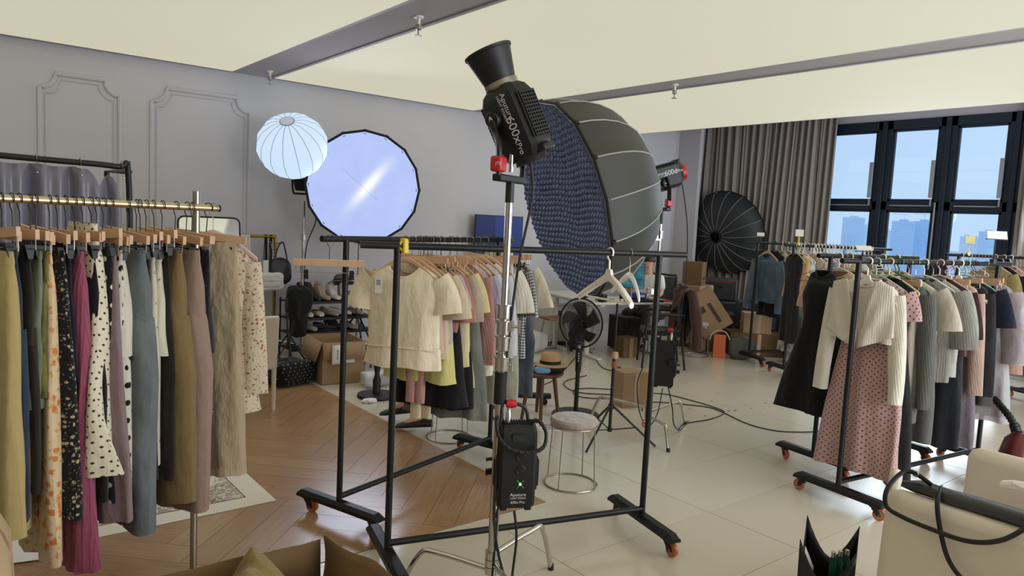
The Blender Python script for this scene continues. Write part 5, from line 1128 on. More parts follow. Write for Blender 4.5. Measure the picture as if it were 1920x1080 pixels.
MB().lathe([(0, 0), (.10, 0), (.105, .02), (.105, .22), (.09, .25), (0, .25)], 24).build('jar_body', white, t); MB().lathe([(0, .25), (.108, .25), (.112, .27), (.08, .31), (0, .315)], 24).build('lid', M_('grey_lid', (170, 168, 166), .5), t)
# white dining chair
t = thing('dining_chair', 'white leather dining chair with a high back, behind the floral robe', 'chair', (2.03, 5.90, 0), R(8))
MB().box(.42, .045, .46, (0, -.02, .585), Matrix.Rotation(R(4), 4, 'X')).build('backrest', ivory, t, bevel=.02); MB().box(.43, .42, .07, (0, .2, .44)).build('seat', ivory, t, bevel=.02)
for sx in (-1, 1):
    for y in (0, .38): MB().tube([(sx*.19, y, .41), (sx*.19, y, 0)], [.022, .016], 10).build('leg', ivory, t)
# mirror
t = thing('standing_mirror', 'tall standing mirror with rounded corners and a thin black frame', 'mirror', (1.84, 6.32, 0), rot=(R(-9), 0, R(-6)))
def rr(w, h, r, z0): 
    o = []
    for cx, cz, a in ((w/2-r, z0+h-r, 0), (-w/2+r, z0+h-r, 90), (-w/2+r, z0+r, 180), (w/2-r, z0+r, 270)):
        for k in range(6): q = R(a+90*k/5); o.append((cx+r*cos(q), 0, cz+r*sin(q)))
    return o
pts = rr(.50, 1.57, .05, .05)
MB().add([(x, -.004, z) for x, y, z in pts]+[(x, .01, z) for x, y, z in pts], [tuple(range(24)), tuple(range(24, 48))[::-1]]).build('glass', M_('mirror_glass', (235, 238, 235), .02, 1), t)
MB().tube(pts, .009, 8, True).build('frame', bplas, t); MB().tube([(0, .02, 1.3), (0, .55, .14)], .01, 8).build('back_leg', bplas, t)
# black dressing-booth rail with a grey vinyl curtain
t = thing('dressing_booth', 'black pipe frame of a changing booth behind the brass rack', 'frame', (0, 4.9, 0))
MB().tube(smooth_path([(-1.2, 0, 1.93), (-.2, 0, 1.925), (.5, 0, 1.915), (.86, .0, 1.905), (.925, .02, 1.86), (.935, .02, 1.0), (.94, .02, .02)], 6), .018, 10).build('pipe', bplas, t)
MB().tube([(.93, .02, 1.88), (.93, .75, 1.90), (.93, .76, .02)], .018, 10).build('return_pipe', bplas, t)
m = MB(); vin = M_('grey_vinyl', (124, 122, 136), .38, 0, .04, 3)
def vf(u, v):
    x = -1.1+1.98*u; sag = .010*abs(sin(pi*u*9))**2*(1-v)
    if u > .88: sag += (u-.88)/.12*.20*(1-v)*(1-abs(sin(pi*(u-.88)/.06))*.8)
    return (x, .06*sin(2*pi*u*9.5+.8*sin(7*u))*(.5+.5*v)+.025*sin(2*pi*u*21), 1.89-sag-1.35*v)
m.grid(150, 14, vf)
vc = tag(m.build('booth_curtain', vin, solid=.004, ang=80), 'shiny grey vinyl curtain hooked along the black booth pipe', 'curtain'); vc.location = (0, 4.9, 0)
hk = MB().tube(arc((0, 0, 1.918), .026, -80, 260, 14, 'yz'), .0022, 5).mesh('curtain_hook', steel)
for k in range(10): put('curtain_hook', hk, vc, (-1.05+k*.215, 0, 0))
for k in range(10): put('stud', MB().lathe([(0, 0), (.006, 0), (.004, .004), (0, .005)], 8, frame((1, 0, 0), (0, 0, 1), (0, -1, 0), (0, 0, 0))).mesh('stud', chrome) if k == 0 else bpy.data.meshes['stud'], vc, (-1.05+k*.215, -.045, 1.84))
# gold rack with belts and bags
GY = 7.93
t = thing('gold_rack', 'gold painted tube rack against the wall, hung with belts and bags', 'clothes rack', (2.955, GY, 0))
MB().tube(smooth_path([(-.75, 0, 1.395), (-.10, 0, 1.395), (-.03, 0, 1.385), (0, 0, 1.32), (0, 0, .4), (0, 0, .06)], 6), .017, 10).build('tube', gold, t)
MB().tube(smooth_path([(0, 0, .10), (.05, -.06, .035), (-.02, -.16, .025), (-.3, -.16, .025), (-.7, -.16, .025)], 6), .016, 10).build('foot', gold, t)
MB().tube([(-.70, 0, 1.39), (-.70, 0, .03)], .016, 8).build('tube', gold, t); MB().tube([(0, 0, 1.32), (.07, -.02, 1.325)], .008, 8).build('peg', gold, t)
blk = M_('black_leather', (18, 18, 20), .42)
for i, (dx, z) in enumerate(((-.115, 1.0), (-.10, 1.02), (-.062, 1.04), (-.045, 1.06))):
    b_ = MB().tube(smooth_path([(dx-.018, -.02, z), (dx-.016, -.02, 1.2), (dx, -.01, 1.415), (dx+.016, .02, 1.2), (dx+.012, .02, z+.06)], 6), .008, 6, flat=.4)
    tag(b_.build('belt', blk, loc=(2.955, GY, 0)), ('black belt on the gold rack, first from the fluffy scarf', 'black belt on the gold rack, second from the fluffy scarf', 'black belt on the gold rack, third from the fluffy scarf', 'black belt on the gold rack, closest to its bend')[i], 'belt', 'belts on the gold rack')
wb = thing('shoulder_bag', 'small white quilted shoulder bag on a silver chain hanging from the gold rack', 'bag', (2.875, GY-.08, .83))
def quilt(m, w, h, d, z0=0):
    vs = []; nu, nv = 20, 12
    def fn(u, v):
        x = w*(u-.5); z = z0+h*v; rr_ = (1-abs(2*u-1)**4)*(1-abs(2*v-1)**4)
        taper = 1-.15*max(0, (v-.6)); return (x*taper, -d*(.55+.45*rr_)-.006*abs(sin((u*w+v*h)/.035*pi))*abs(sin((u*w-v*h)/.035*pi)), z)
    m.grid(nu, nv, fn); m.grid(nu, nv, lambda u, v: (lambda p: (p[0], .02, p[2]))(fn(1-u, v)))
    m.tube(smooth_path([(-w/2, -.01, z0+h*.5), (-w/2, -.01, z0), (0, -.01, z0), (w/2, -.01, z0), (w/2, -.01, z0+h*.5), (w/2*.95, -.01, z0+h), (0, -.01, z0+h), (-w/2*.95, -.01, z0+h)], 4), d*.6, 8, True)
    return m
wl_ = M_('white_leather', (214, 212, 208), .45)
quilt(MB(), .24, .15, .045).build('bag_body', wl_, wb); MB().box(.22, .012, .07, (0, -.052, .115), Matrix.Rotation(R(6), 4, 'X')).build('flap', wl_, wb, bevel=.005); MB().box(.02, .012, .015, (0, -.062, .09)).build('clasp', chrome, wb)
ch = MB()
for s_, e_ in ((-1, -.06), (1, .0)):
    for k in range(26):
        u = k/25; p = Vector((s_*.115, -.02, .14)).lerp(Vector((e_, .075, .58)), u); ch.tube([p+Vector((.006*cos(q), .003*sin(q*(1 if k % 2 else -1)), .010*sin(q))) for q in [2*pi*j/8 for j in range(8)]], .0022, 4, True)
stuff(ch.build('chain', chrome, wb)); MB().box(.06, .003, .13, (-.04, .02, .24)).build('price_tag', paper, wb)
bb = pouch('handbag', 'black soft leather handbag hanging behind the white quilted bag', 'bag', (2.99, GY-.05, .86), .24, .12, .30, blk, 0, 9)
MB().tube(smooth_path([(-.06, 0, .26), (-.02, 0, .42), (.03, 0, .48), (.06, 0, .40), (.09, 0, .26)], 6), .008, 6).build('strap', blk, bb)
sc_ = MB().grid(10, 20, lambda u, v: (2.60+.10*(u-.5)*(1+.3*v)+.006*sin(13*v+9*u), GY-.03-.02*sin(pi*u), 1.41-.42*v))
tag(sc_.build('scarf', F_('white_fluff', (206, 206, 206), sheen=.8), solid=.03, ang=80), 'white fluffy scarf hanging at the end of the gold rack', 'scarf')
cd = thing('cord', 'pair of thin white cords with tassels dangling beside the white scarf', 'cord', (2.66, GY-.04, 0))
for dx, z in ((-.01, .80), (.015, .92)): MB().tube(smooth_path([(0, 0, 1.40), (dx, 0, 1.15), (dx, 0, z)], 4), .0035, 5).lathe([(0, z), (.012, z-.005), (.014, z-.05), (0, z-.055)], 8, Matrix.Translation((dx, 0, 0))).build('cord_strand', white, cd)
# polka dot holdall, black bundle, folded tripod
pouch('holdall_bag', 'black holdall with small white dots lying on the floor before the carton', 'bag', (2.69, 6.78, 0), .50, .30, .24, F_('holdall_dot', (20, 20, 22), 'dots', (205, 205, 205), sp=.045, r=.10), .2, 13, lump=.12)
bd_ = pouch('backpack', 'black bundle of bags hanging on the lantern stand', 'bag', (3.06, 7.52, .54), .25, .20, .34, F_('black_nylon_bag', (22, 22, 25)), .3, 17, lump=.13); bd2 = pouch('pouch', 'small black pouch dangling under the bundle of bags', 'bag', (3.07, 7.48, .33), .14, .14, .25, MATS['black_nylon_bag'], .1, 18, lump=.13)
t = thing('folded_tripod', 'thin black folding tripod with cables in the corner by the wall', 'tripod', (2.86, 7.25, 0))
MB().tube([(0, 0, .30), (.02, .1, .62)], .012, 8).build('column', bplas, t)
for a in (170, 260, 20, 310): MB().tube([(0, 0, .42), (cos(R(a))*.30, sin(R(a))*.30, .01)], .009, 7).build('leg', bplas, t)
# ---- cartons
def carton(label, loc, s, rz=0, mat=None, flaps=None, rot=None, tape=True, lid=False, wr=None, group=None):
    sx, sy, sz = s; m = mat or card; t = thing('carton', label, 'carton', loc, rz, group, rot=rot); th = .006
    if flaps is None:
        MB().box(sx, sy, sz, (0, 0, sz/2)).build('carton_body', m, t, bevel=.004)
        for k in (-1, 1): MB().box(sx-.004, sy/2-.002, .004, (0, k*sy/4, sz+.002)).build('top_flap', m, t)
        if tape: MB().box(.05, .002, sz*.98, (sx*.05, -sy/2-.0015, sz/2)).build('tape', M_('packing_tape', (168, 140, 112), .3), t)
    else:
        b_ = MB().box(sx, sy, th, (0, 0, th/2))
        for k in (-1, 1): b_.box(th, sy, sz, (k*(sx/2-th/2), 0, sz/2)); b_.box(sx, th, sz, (0, k*(sy/2-th/2), sz/2))
        b_.build('carton_body', m, t)
        for side, ang, ln in flaps:                      # side 0 +x,1 +y,2 -x,3 -y ; ang: 0 upright, 90 flat out, 170 folded down
            w = sy if side in (0, 2) else sx; d = (sx if side in (0, 2) else sy)/2
            f = MB(); q = R(ang); nseg = 8
            vs = []
            for j in (0, 1):
                for i in range(nseg+1):
                    vs.append((w*(i/nseg-.5)*.99, ln*j*sin(q)+.004*sin(9*i+ang), ln*j*cos(q)*(1+.02*sin(5*i))))
            f.add(vs, [(i, i+1, nseg+2+i, nseg+1+i) for i in range(nseg)])
            o = f.build('flap', m, t, solid=.006); o.matrix_local = Matrix.Rotation(side*pi/2-pi/2, 4, 'Z') @ Matrix.Translation((0, d, sz))
    return t
t = carton('open brown carton with folded flaps and paper labels beside the shoe shelf', (3.19, 6.83, 0), (.44, .56, .42), R(-7), flaps=((3, 168, .17), (2, 160, .20), (0, 165, .17)))
lb = MB().grid(3, 6, lambda u, v: (-.14+.11*u, -.334-.012*v-.05*max(0, (1-u)-.3)*max(0, .5-v), .405-.19*v)); lb.build('paper_label', paper, t, solid=.001)
MB().box(.10, .002, .045, (.06, -.283, .235)).build('paper_label', paper, t); text('WD 95-98', .022, t, lettg, frame((0, 0, 1), (-1, 0, 0), (0, -1, 0), (-.085, -.352, .31)))
carton('small closed carton with brown tape under the rear control box', (5.16, 4.58, 0), (.27, .22, .33), R(-16))
t = carton('old open carton in the foreground with a torn upright flap', (.80, 2.18, 0), (.56, .48, .33), R(-3), carddk, flaps=((1, 4, .165), (2, 60, .2)))
f = MB().grid(12, 6, lambda u, v: (.29+.14*u*v+.01*sin(9*u+3*v), .25-.44*u, .33+.18*v-(.03*u*v)+.004*sin(14*u)))
f.build('torn_flap', carddk, t, solid=.007, ang=70)
fo = MB().grid(24, 24, lambda u, v: (.60+.42*u, 2.02+.37*v, .33+.20*max(0, 1-1.9*abs(u-.36-.35*(v-.5)))*(1-.6*abs(v-.62))+.05*max(0, 1-5*abs(u-.75+.2*v))+.012*sin(13*u+6*v)))
tag(fo.build('folded_garment', F_('olive_gold_cloth', (136, 112, 60), wrinkle=.8, rough=.7), solid=.02, ang=80), 'olive gold garment bundled in the old foreground carton', 'clothes')
t = thing('armchair', 'tan leather armchair back jutting in at the lower corner under the mustard skirt', 'armchair', (-.165, 2.18, 0), R(-4))
MB().box(.66, .70, .66, (0, 0, .50), top=(.90, .92)).build('backrest', M_('tan_leather', (186, 158, 128), .5, 0, .06, 4, .15, 120), t, bevel=.07); MB().box(.6, .66, .16, (0, 0, .09)).build('base', M_('tan_leather', (186, 158, 128)), t, bevel=.03)
MB().tube(smooth_path([(.318, -.30, .2), (.305, -.1, .5), (.292, .1, .78), (.22, .15, .83)], 6), .005, 6).build('seam', M_('tan_seam', (140, 112, 84), .7), t)
# ---- shoe shelf and shoes
t = thing('shoe_shelf', 'black metal shoe shelf against the wall behind the carton', 'shelf', (3.52, 7.76, 0))
for z in (.17, .345, .505, .69):
    MB().box(1.0, .30, .012, (0, 0, z)).build('shelf_board', bplas, t); MB().box(1.0, .012, .03, (0, -.15, z-.008)).build('front_rail', bplas, t)
for x in (-.5, .5):
    for y in (-.15, .15): MB().tube([(x, y, 0), (x, y, .72)], .010, 8).build('post', bplas, t)
def shoe(label, x, tier, mat, kind='sneaker', rz=0, y=7.72, sole=None, sc=1):
    z = (.17, .345, .505, .69)[tier]+.0065; t = thing('shoe', label, 'shoe', (x, y, z), rz, 'shoes on the black shelf')
    S_ = []; tall = {'sneaker': .085, 'clog': .075, 'boot': .19, 'sandal': .04, 'slipper': .06}[kind]
    for u, w, h in ((-.13, .025, .03), (-.11, .042, .045), (-.03, .047, .055), (.05, .040, .075), (.11, .038, .85), (.13, .030, .80)):
        hh = h if h < .5 else tall*h/.85
        if kind == 'boot' and u > .04: hh = tall
        if kind == 'clog' and u > 0: hh = .05
        S_.append([Vector((w*cos(2*pi*k/12)*sc, u*sc, (.012+hh*.5+hh*.5*math.copysign(abs(sin(2*pi*k/12))**.7, sin(2*pi*k/12)))*sc)) for k in range(12)])
    MB().loft(S_).build('upper', mat, t); so = []
    for zz in (0, .016):
        so.append([Vector((.048*cos(q)*(.85+.15*sin(q*1)), .14*sin(q), zz))*sc for q in [2*pi*k/20 for k in range(20)]])
    MB().loft(so).build('sole', sole or bmatte, t)
    if kind == 'clog': MB().lathe([(0, .06), (.03, .062), (.034, .066), (.02, .05), (0, .048)], 16, Matrix.Translation((0, .06, .0)) @ Matrix.Scale(1.6, 4, (0, 1, 0))).build('opening', bmatte, t)
    if kind in ('sneaker', 'sandal'):
        l_ = MB()
        for k in range(3): l_.tube([(-.036, -.02+.03*k, .066+.008*k), (0, -.02+.03*k, .076+.012*k), (.036, -.02+.03*k, .066+.008*k)], .004, 5)
        l_.build('straps', white if kind == 'sneaker' else mat, t)
    return t
crm = M_('cream_rubber', (206, 196, 180), .5); gsh = M_('grey_suede', (150, 140, 132), .9); wsh = M_('white_shoe', (206, 200, 192), .6); dsh = M_('dark_shoe', (30, 27, 28), .6); tansh = M_('tan_fluff', (176, 146, 112), .95, 0, .2, 60)
shoe('cream rubber clog on the second shelf, next to the chrome stand', 3.25, 2, crm, 'clog'); shoe('cream rubber clog on the second shelf, beside its twin', 3.375, 2, crm, 'clog')
shoe('grey suede trainer on the second shelf, toe under the next one', 3.52, 2, gsh, 'sneaker', .4); shoe('pale grey trainer with straps turned sideways on the second shelf', 3.655, 2, wsh, 'sneaker', 1.0); shoe('grey strappy sandal at the far end of the second shelf', 3.82, 2, gsh, 'sandal', .6)
shoe('dark ankle boot on the top shelf by the chrome stand', 3.20, 3, dsh, 'boot'); shoe('dark ankle boot on the top shelf, beside the leopard one', 3.31, 3, dsh, 'boot', .3)
shoe('brown patterned boot on the top shelf, between dark and white boots', 3.43, 3, F_('leopard', (170, 148, 130), 'floral', (96, 66, 54), (70, 48, 42), sp=.03, r=.25), 'boot', .2); shoe('white short boot on the top shelf', 3.565, 3, wsh, 'boot', .1); shoe('white short boot under the grey hat on the top shelf', 3.69, 3, wsh, 'boot', -.1)
shoe('tan fluffy slipper at the end of the top shelf', 3.88, 3, tansh, 'slipper', .9, sc=1.15); shoe('black shoe lying on the third shelf', 3.47, 1, dsh, 'sneaker', 1.3, sole=dsh); shoe('second black shoe tilted on the third shelf', 3.60, 1, dsh, 'boot', .9)
shoe('pale sandal on the third shelf behind the chrome stand', 3.27, 1, gsh, 'sandal', .3); shoe('taupe shoe at the far end of the third shelf', 3.76, 1, gsh, 'sneaker', .2)
t = thing('bucket_hat', 'grey felt hat lying on top of the shoes on the shelf', 'hat', (3.66, 7.70, .885), rot=(R(-12), R(8), .3))
MB().lathe([(.16, .0), (.15, .012), (.10, .03), (.09, .08), (.07, .10), (0, .105)], 26).build('crown', M_('grey_felt', (104, 96, 92), .95), t); MB().tube([(.1*cos(2*pi*k/20), .1*sin(2*pi*k/20), .034) for k in range(20)], .008, 6, True).build('band', bmatte, t)
# round dark table with a lace bag and pink box
t = thing('side_table', 'small round dark wood table beyond the open carton', 'table', (3.98, 7.0, 0))
MB().lathe([(0, .435), (.30, .435), (.31, .445), (.31, .455), (0, .46)], 32).build('tabletop', walnut, t)
for a in (30, 150, 270): MB().tube([(cos(R(a))*.2, sin(R(a))*.2, .435), (cos(R(a))*.26, sin(R(a))*.26, 0)], .012, 8).build('leg', walnut, t)
lc_ = F_('lace_white', (220, 214, 206), 'floral', (150, 120, 122), (170, 150, 150), sp=.03, r=.02)
lbg = pouch('lace_bag', 'white lace handbag with a pink handle on the small round table', 'bag', (3.84, 6.90, .461), .26, .14, .17, lc_, .2, 23, lump=.05)
pkm = M_('bright_pink', (206, 96, 136), .5); MB().tube(smooth_path([(-.09, 0, .14), (-.085, 0, .24), (-.03, 0, .27), (.06, 0, .24), (.08, 0, .15)], 6), .012, 8).build('handle', pkm, lbg)
t = thing('pink_case', 'bright pink case behind the lace handbag on the round table', 'case', (3.93, 7.06, .461)); MB().box(.2, .12, .27, (0, 0, .135)).build('case_body', pkm, t, bevel=.02); MB().box(.12, .02, .03, (0, 0, .28)).build('handle', pkm, t, bevel=.006)
t = thing('pedestal', 'black cast pedestal with a bottle-shaped column on a heavy round base', 'stand', (3.20, 5.94, 0))
MB().lathe([(0, 0), (.175, 0), (.18, .012), (.175, .03), (.14, .036), (.12, .03), (.06, .036), (0, .036)], 36).build('base_plate', bplas, t)
MB().lathe([(0, .036), (.038, .036), (.040, .05), (.036, .06), (.038, .16), (.024, .20), (.022, .235), (.028, .24), (.026, .25), (.04, .33), (.012, .38), (0, .38)], 22).build('column', bplas, t)
t = thing('wire_basket', 'black wire lattice basket beside the black pedestal', 'basket', (3.52, 6.02, 0))
for z in (.01, .15, .30): MB().tube([(.12*cos(2*pi*k/16)*(1-.3*abs(z-.15)/.15*0), .12*sin(2*pi*k/16), z) for k in range(16)], .004, 5, True).build('hoop', bplas, t)
lw = MB()
for k in range(10):
    a, b2 = 2*pi*k/10, 2*pi*(k+2)/10; lw.tube([(.12*cos(a), .12*sin(a), .01), (.12*cos(b2), .12*sin(b2), .30)], .003, 4); lw.tube([(.12*cos(b2), .12*sin(b2), .01), (.12*cos(a), .12*sin(a), .30)], .003, 4)
stuff(lw.build('lattice', bplas, t))
pouch('plastic_bag', 'crumpled white plastic bag on the floor behind the black pedestal', 'bag', (3.40, 6.33, 0), .30, .22, .15, M_('thin_plastic', (206, 206, 210), .35, trans=.3), .1, 29, lump=.16)
pouch('tissue', 'crumpled white tissue on the floor near the wood edge', 'tissue', (3.05, 5.78, 0), .13, .08, .035, paper, .3, 31, lump=.2)
# ---- fan
FX, FY = 4.43, 4.54
t = thing('pedestal_fan', 'black pedestal fan with a round cage, under the blue-fronted dome', 'fan', (FX, FY, 0))
MB().lathe([(0, 0), (.21, 0), (.215, .01), (.20, .028), (.08, .04), (0, .045)], 36).build('base', bplas, t)
MB().tube([(0, 0, .03), (0, 0, .45)], .020, 12).build('pole', bplas, t); MB().tube([(0, 0, .40), (0, 0, .66)], [.026, .034], 12).build('control_column', bplas, t)
fa = R(196); fd = Vector((cos(fa), sin(fa), 0)); Fm = frame(Vector((0, 0, 1)).cross(fd), (0, 0, 1), fd, (0, 0, .835)); cd_ = Vector((cos(R(225)), sin(R(225)), 0))
for k in range(4): MB().lathe([(0, 0), (.006, 0), (.005, .006), (0, .006)], 10, frame(Vector((0, 0, 1)).cross(cd_), (0, 0, 1), cd_, cd_*.031+Vector((0, 0, .50+.022*k)))).build('button', lettw, t)
MB().lathe([(0, 0), (.018, 0), (.016, .01), (0, .012)], 16, frame(Vector((0, 0, 1)).cross(cd_), (0, 0, 1), cd_, cd_*.034+Vector((0, 0, .63)))).build('dial', chrome, t)
def fpart(mb, nm, m, par=t): o = mb.build(nm, m, par); o.matrix_local = Fm; return o
fpart(MB().lathe([(0, -.16), (.05, -.155), (.06, -.13), (.06, -.05), (.03, -.03), (0, -.03)], 22), 'motor', bplas)
for sz, nm in ((1, 'front_grille'), (-1, 'rear_grille')):
    g = MB(); n_ = 84
    for k in range(n_):
        a = 2*pi*k/n_; tw_ = .25*sz
        g.tube([(q*cos(a+tw_*q*4), q*sin(a+tw_*q*4), sz*z) for q, z in ((.035, .062), (.10, .058), (.165, .045), (.20, .022), (.214, .0))], .0012, 3)
    for q, z in ((.10, .058), (.16, .047)): g.tube([(q*cos(2*pi*k/40), q*sin(2*pi*k/40), sz*z) for k in range(40)], .0016, 4, True)
    stuff(fpart(g, nm, bplas))
fpart(MB().tube([(.215*cos(2*pi*k/48), .215*sin(2*pi*k/48), 0) for k in range(48)], .008, 8, True), 'cage_rim', bplas)
fpart(MB().lathe([(0, .068), (.042, .066), (.045, .058), (0, .056)], 22), 'badge', bmatte)
smoke = M_('smoked_blade', (44, 44, 46), .25)
for k in range(5):
    a0 = 2*pi*k/5; m = MB()
    m.grid(10, 8, lambda u, v: (lambda r_, a: (r_*cos(a), r_*sin(a), .028*(u-.5)+.006*sin(pi*v)))(.03+.155*v, a0+.95*(u-.5)*(1-.25*v)+.5*v))
    o = m.build('blade', smoke, t, solid=.002); o.matrix_local = Fm
fpart(MB().lathe([(0, .035), (.03, .03), (.034, -.02), (0, -.02)], 18), 'hub', bplas)
# ---- black light tripod with a reel
t = thing('tripod_stand', 'black folding tripod stand with wooden toggles, beside the grey cushioned stool', 'tripod', (4.12, 3.83, 0))
MB().tube([(0, 0, .10), (0, 0, .72)], .013, 10).build('column', bplas, t); MB().tube([(0, 0, .7), (0, 0, 1.10)], .009, 10).build('riser', bplas, t)
MB().tube([(0, 0, .27), (0, 0, .31)], .022, 12).build('leg_collar', bplas, t); MB().tube([(0, 0, .09), (0, 0, .12)], .020, 12).build('brace_collar', bplas, t)
for a in (196, 310, 75):
    c, s = cos(R(a)), sin(R(a)); MB().tube([(c*.02, s*.02, .29), (c*.36, s*.36, .008)], .009, 8).build('leg', bplas, t); MB().tube([(c*.015, s*.015, .105), (c*.2, s*.2, .14)], .005, 6).build('brace', bplas, t)
MB().tube([(0, 0, .60), (.05, -.03, .60)], .007, 8).build('knob', bplas, t)
tog = M_('amber_wood', (150, 92, 48), .4)
for z in (.70, .625): MB().lathe([(0, -.03), (.022, -.025), (.026, 0), (.022, .025), (0, .03)], 14, Matrix.Translation((-.012, -.022, z))).build('toggle', wood if z > .65 else tog, t)
# ================================================================ desk corner
DZ = .74; ex = Vector((cos(R(-13.4)), sin(R(-13.4)), 0)); ey = Vector((-ex.y, ex.x, 0)); d0 = Vector((6.30, 6.29, 0))
def dk(u, v, z=DZ): p = d0+ex*u+ey*v; return (p.x, p.y, z)
wdesk = M_('white_desk', (206, 202, 194), .4)
for i, (v0, lb) in enumerate(((0, 'white desk in the middle distance, its near edge behind the fan'), (.72, 'second white desk standing behind the first, towards the wall'))):
    t = thing('desk', lb, 'desk', dk(0, v0, 0), R(-13.4), 'white desks pushed together')
    wd = (1.36, .66)[i]
    MB().box(wd, .70, .026, (wd/2, .35, DZ-.013)).build('desktop', wdesk, t, bevel=.004)
    for x in ((.20, 1.2), (.12, .54))[i]:
        MB().tube([(x, .38, .03), (x, .38, .42)], .036, 14).tube([(x, .38, .40), (x, .38, DZ-.026)], .030, 14).build('leg', wdesk, t); MB().box(.08, .62, .03, (x, .36, .015)).build('foot', wdesk, t, bevel=.008)
        MB().box(.06, .6, .03, (x, .35, DZ-.041)).build('bracket', wdesk, t)
    MB().box(wd-.36, .04, .04, (wd/2+.02*(1-i), .38, DZ-.05)).build('crossbar', wdesk, t)
def deskbox(nm, lb, ct, u, v, s, m, rz=0, z=DZ):
    t = thing(nm, lb, ct, dk(u, v, z+.0005), rz); MB().box(*s, (0, 0, s[2]/2)).build('body', m, t, bevel=min(s)*.15); return t
t = deskbox('speaker_box', 'black cube-shaped gadget near the fan on the desk', 'gadget', .22, .10, (.10, .09, .10), bplas, .3); MB().lathe([(0, 0), (.03, 0), (.028, .004), (0, .004)], 16, frame((1, 0, 0), (0, 0, 1), (0, -1, 0), (0, -.046, .05))).build('dial', bmatte, t)
t = deskbox('camera_bag', 'black box in the middle of the desk edge', 'box', .55, .10, (.11, .10, .12), bplas, .2); MB().box(.11, .004, .02, (0, -.051, .09)).build('strip', bmatte, t)
t = deskbox('black_tray', 'flat black tray on the desk under the blue pack', 'tray', .84, .12, (.52, .22, .025), bplas, R(-13)); MB().box(.50, .20, .004, (0, 0, .026)).build('liner', bmatte, t)
t = deskbox('blue_pack', 'blue packet on the black tray on the desk', 'pack', .80, .14, (.17, .10, .085), bluep, R(-10), DZ+.029); MB().box(.1, .002, .03, (0, -.0515, .045)).build('printed_label', lettw, t)
t = deskbox('red_notebook', 'red notebook at the far end of the desk', 'notebook', 1.15, .14, (.24, .17, .018), red, R(-20)); MB().box(.235, .165, .012, (0, .004, .009)).build('pages', paper, t)
t = thing('tumbler', 'clear grey tumbler standing on the desk behind the black gadget', 'cup', dk(.24, .24)); MB().lathe([(.0, .0), (.036, 0), (.045, .13), (.042, .13), (.034, .006), (0, .006)], 20).build('cup', M_('grey_glass', (150, 160, 168), .15, trans=.35), t); MB().lathe([(.047, .125), (.049, .14), (0, .145)], 20).build('lid', M_('blue_grey_lid', (126, 146, 162), .4), t)
t = thing('drink_cup', 'white paper cup on the desk before the seated person', 'cup', dk(1.02, .26)); MB().lathe([(0, 0), (.030, 0), (.042, .15), (0, .15)], 18).build('cup', paper, t); MB().lathe([(.044, .148), (.044, .162), (0, .166)], 18).build('lid', white, t)
random.seed(5)
for i, (lb, c) in enumerate((('coil of white cable lying on the desk', (206, 204, 200)), ('coil of black cable on the desk beside the tumbler', (30, 30, 32)))):
    q = MB().tube([Vector(dk(.38+.05*i, .16+.1*i))+Vector((.06*cos(a*.7)+.015*sin(a*2.3), .04*sin(a*.7), .006+.002*(a % 5))) for a in range(30)], .0045, 5); tag(q.build('cable', M_('cable_c%d' % i, c, .5)), lb, 'cable')
for i, (u, v, c, lb) in enumerate(((.42, .20, (120, 90, 70), 'small tan block among the cables on the desk'), (.66, .22, (196, 60, 66), 'small red block on the desk behind the black box'), (.62, .08, (170, 168, 166), 'small grey block at the desk edge by the black box'), (.48, .06, (200, 180, 150), 'small beige block at the desk edge near the white cable'), (.95, .08, (150, 60, 70), 'small maroon block beside the blue pack on the desk'))):
    t = deskbox('small_box', lb, 'box', u, v, (.05+.01*(i % 3), .04, .03+.008*(i % 2)), M_('sb%d' % i, c, .5), .4*i); MB().box(.03, .03, .002, (0, 0, .031+.008*(i % 2))).build('lid_label', paper, t)
# monitor on the desk
t = thing('monitor', 'desktop monitor with a teal landscape screen in front of the seated person', 'monitor', dk(.91, .54), R(-46))
sm, n, l, b = nodes_of('teal_screen'); tc = n.new('ShaderNodeTexCoord'); nz = noise(n, l, scaled(n, l, tc.outputs['Object'], (2, 1, 6)), 3, 4)
l.new(mixc(n, l, step(n, l, nz, .35, .65), lin((20, 60, 82)), lin((74, 130, 140))), b.inputs['Emission Color']); b.inputs['Emission Strength'].default_value = .8; b.inputs['Base Color'].default_value = (.01, .02, .03, 1); b.inputs['Roughness'].default_value = .2
MB().box(.40, .025, .34, (0, 0, .30)).build('housing', bplas, t, bevel=.006); MB().box(.385, .003, .325, (0, -.0135, .30)).build('screen', sm, t); MB().box(.05, .03, .16, (0, .03, .09)).build('stand', steel, t); MB().box(.22, .16, .012, (0, .02, .006)).build('stand_base', steel, t, bevel=.004)
MB().box(.13, .002, .18, (-.09, -.0158, .31)).build('open_window', M_('teal_window', (60, 110, 110), .3, emit=.5, ecol=(78, 132, 128)), t)
# cabinet, hairpin chair, bin and boxes under the desk
t = thing('cabinet', 'low white cabinet with an ink-blot print beside the second desk', 'cabinet', (6.88, 7.52, 0), R(-13))
MB().box(.52, .42, .50, (0, 0, .31)).build('carcass', wdesk, t, bevel=.005); MB().box(.49, .012, .46, (0, -.216, .31)).build('door', wdesk, t, bevel=.003); MB().box(.50, .40, .05, (0, 0, .03)).build('plinth', bplas, t)
for (x, z, r_) in ((-.10, .44, .045), (-.06, .36, .012), (.0, .34, .010), (-.10, .31, .009), (-.02, .28, .014)): MB().lathe([(0, 0), (r_, 0), (r_*.8, .002), (0, .002)], 12, frame((1, 0, 0), (0, 0, 1), (0, -1, 0), (x, -.222, z)) @ Matrix.Scale(1.3, 4, (0, 1, 0))).build('ink_blot', lettg, t)
t = thing('hairpin_stool', 'square wooden seat on bent wire hairpin legs near the fan', 'stool', (6.32, 6.98, 0), R(-10))
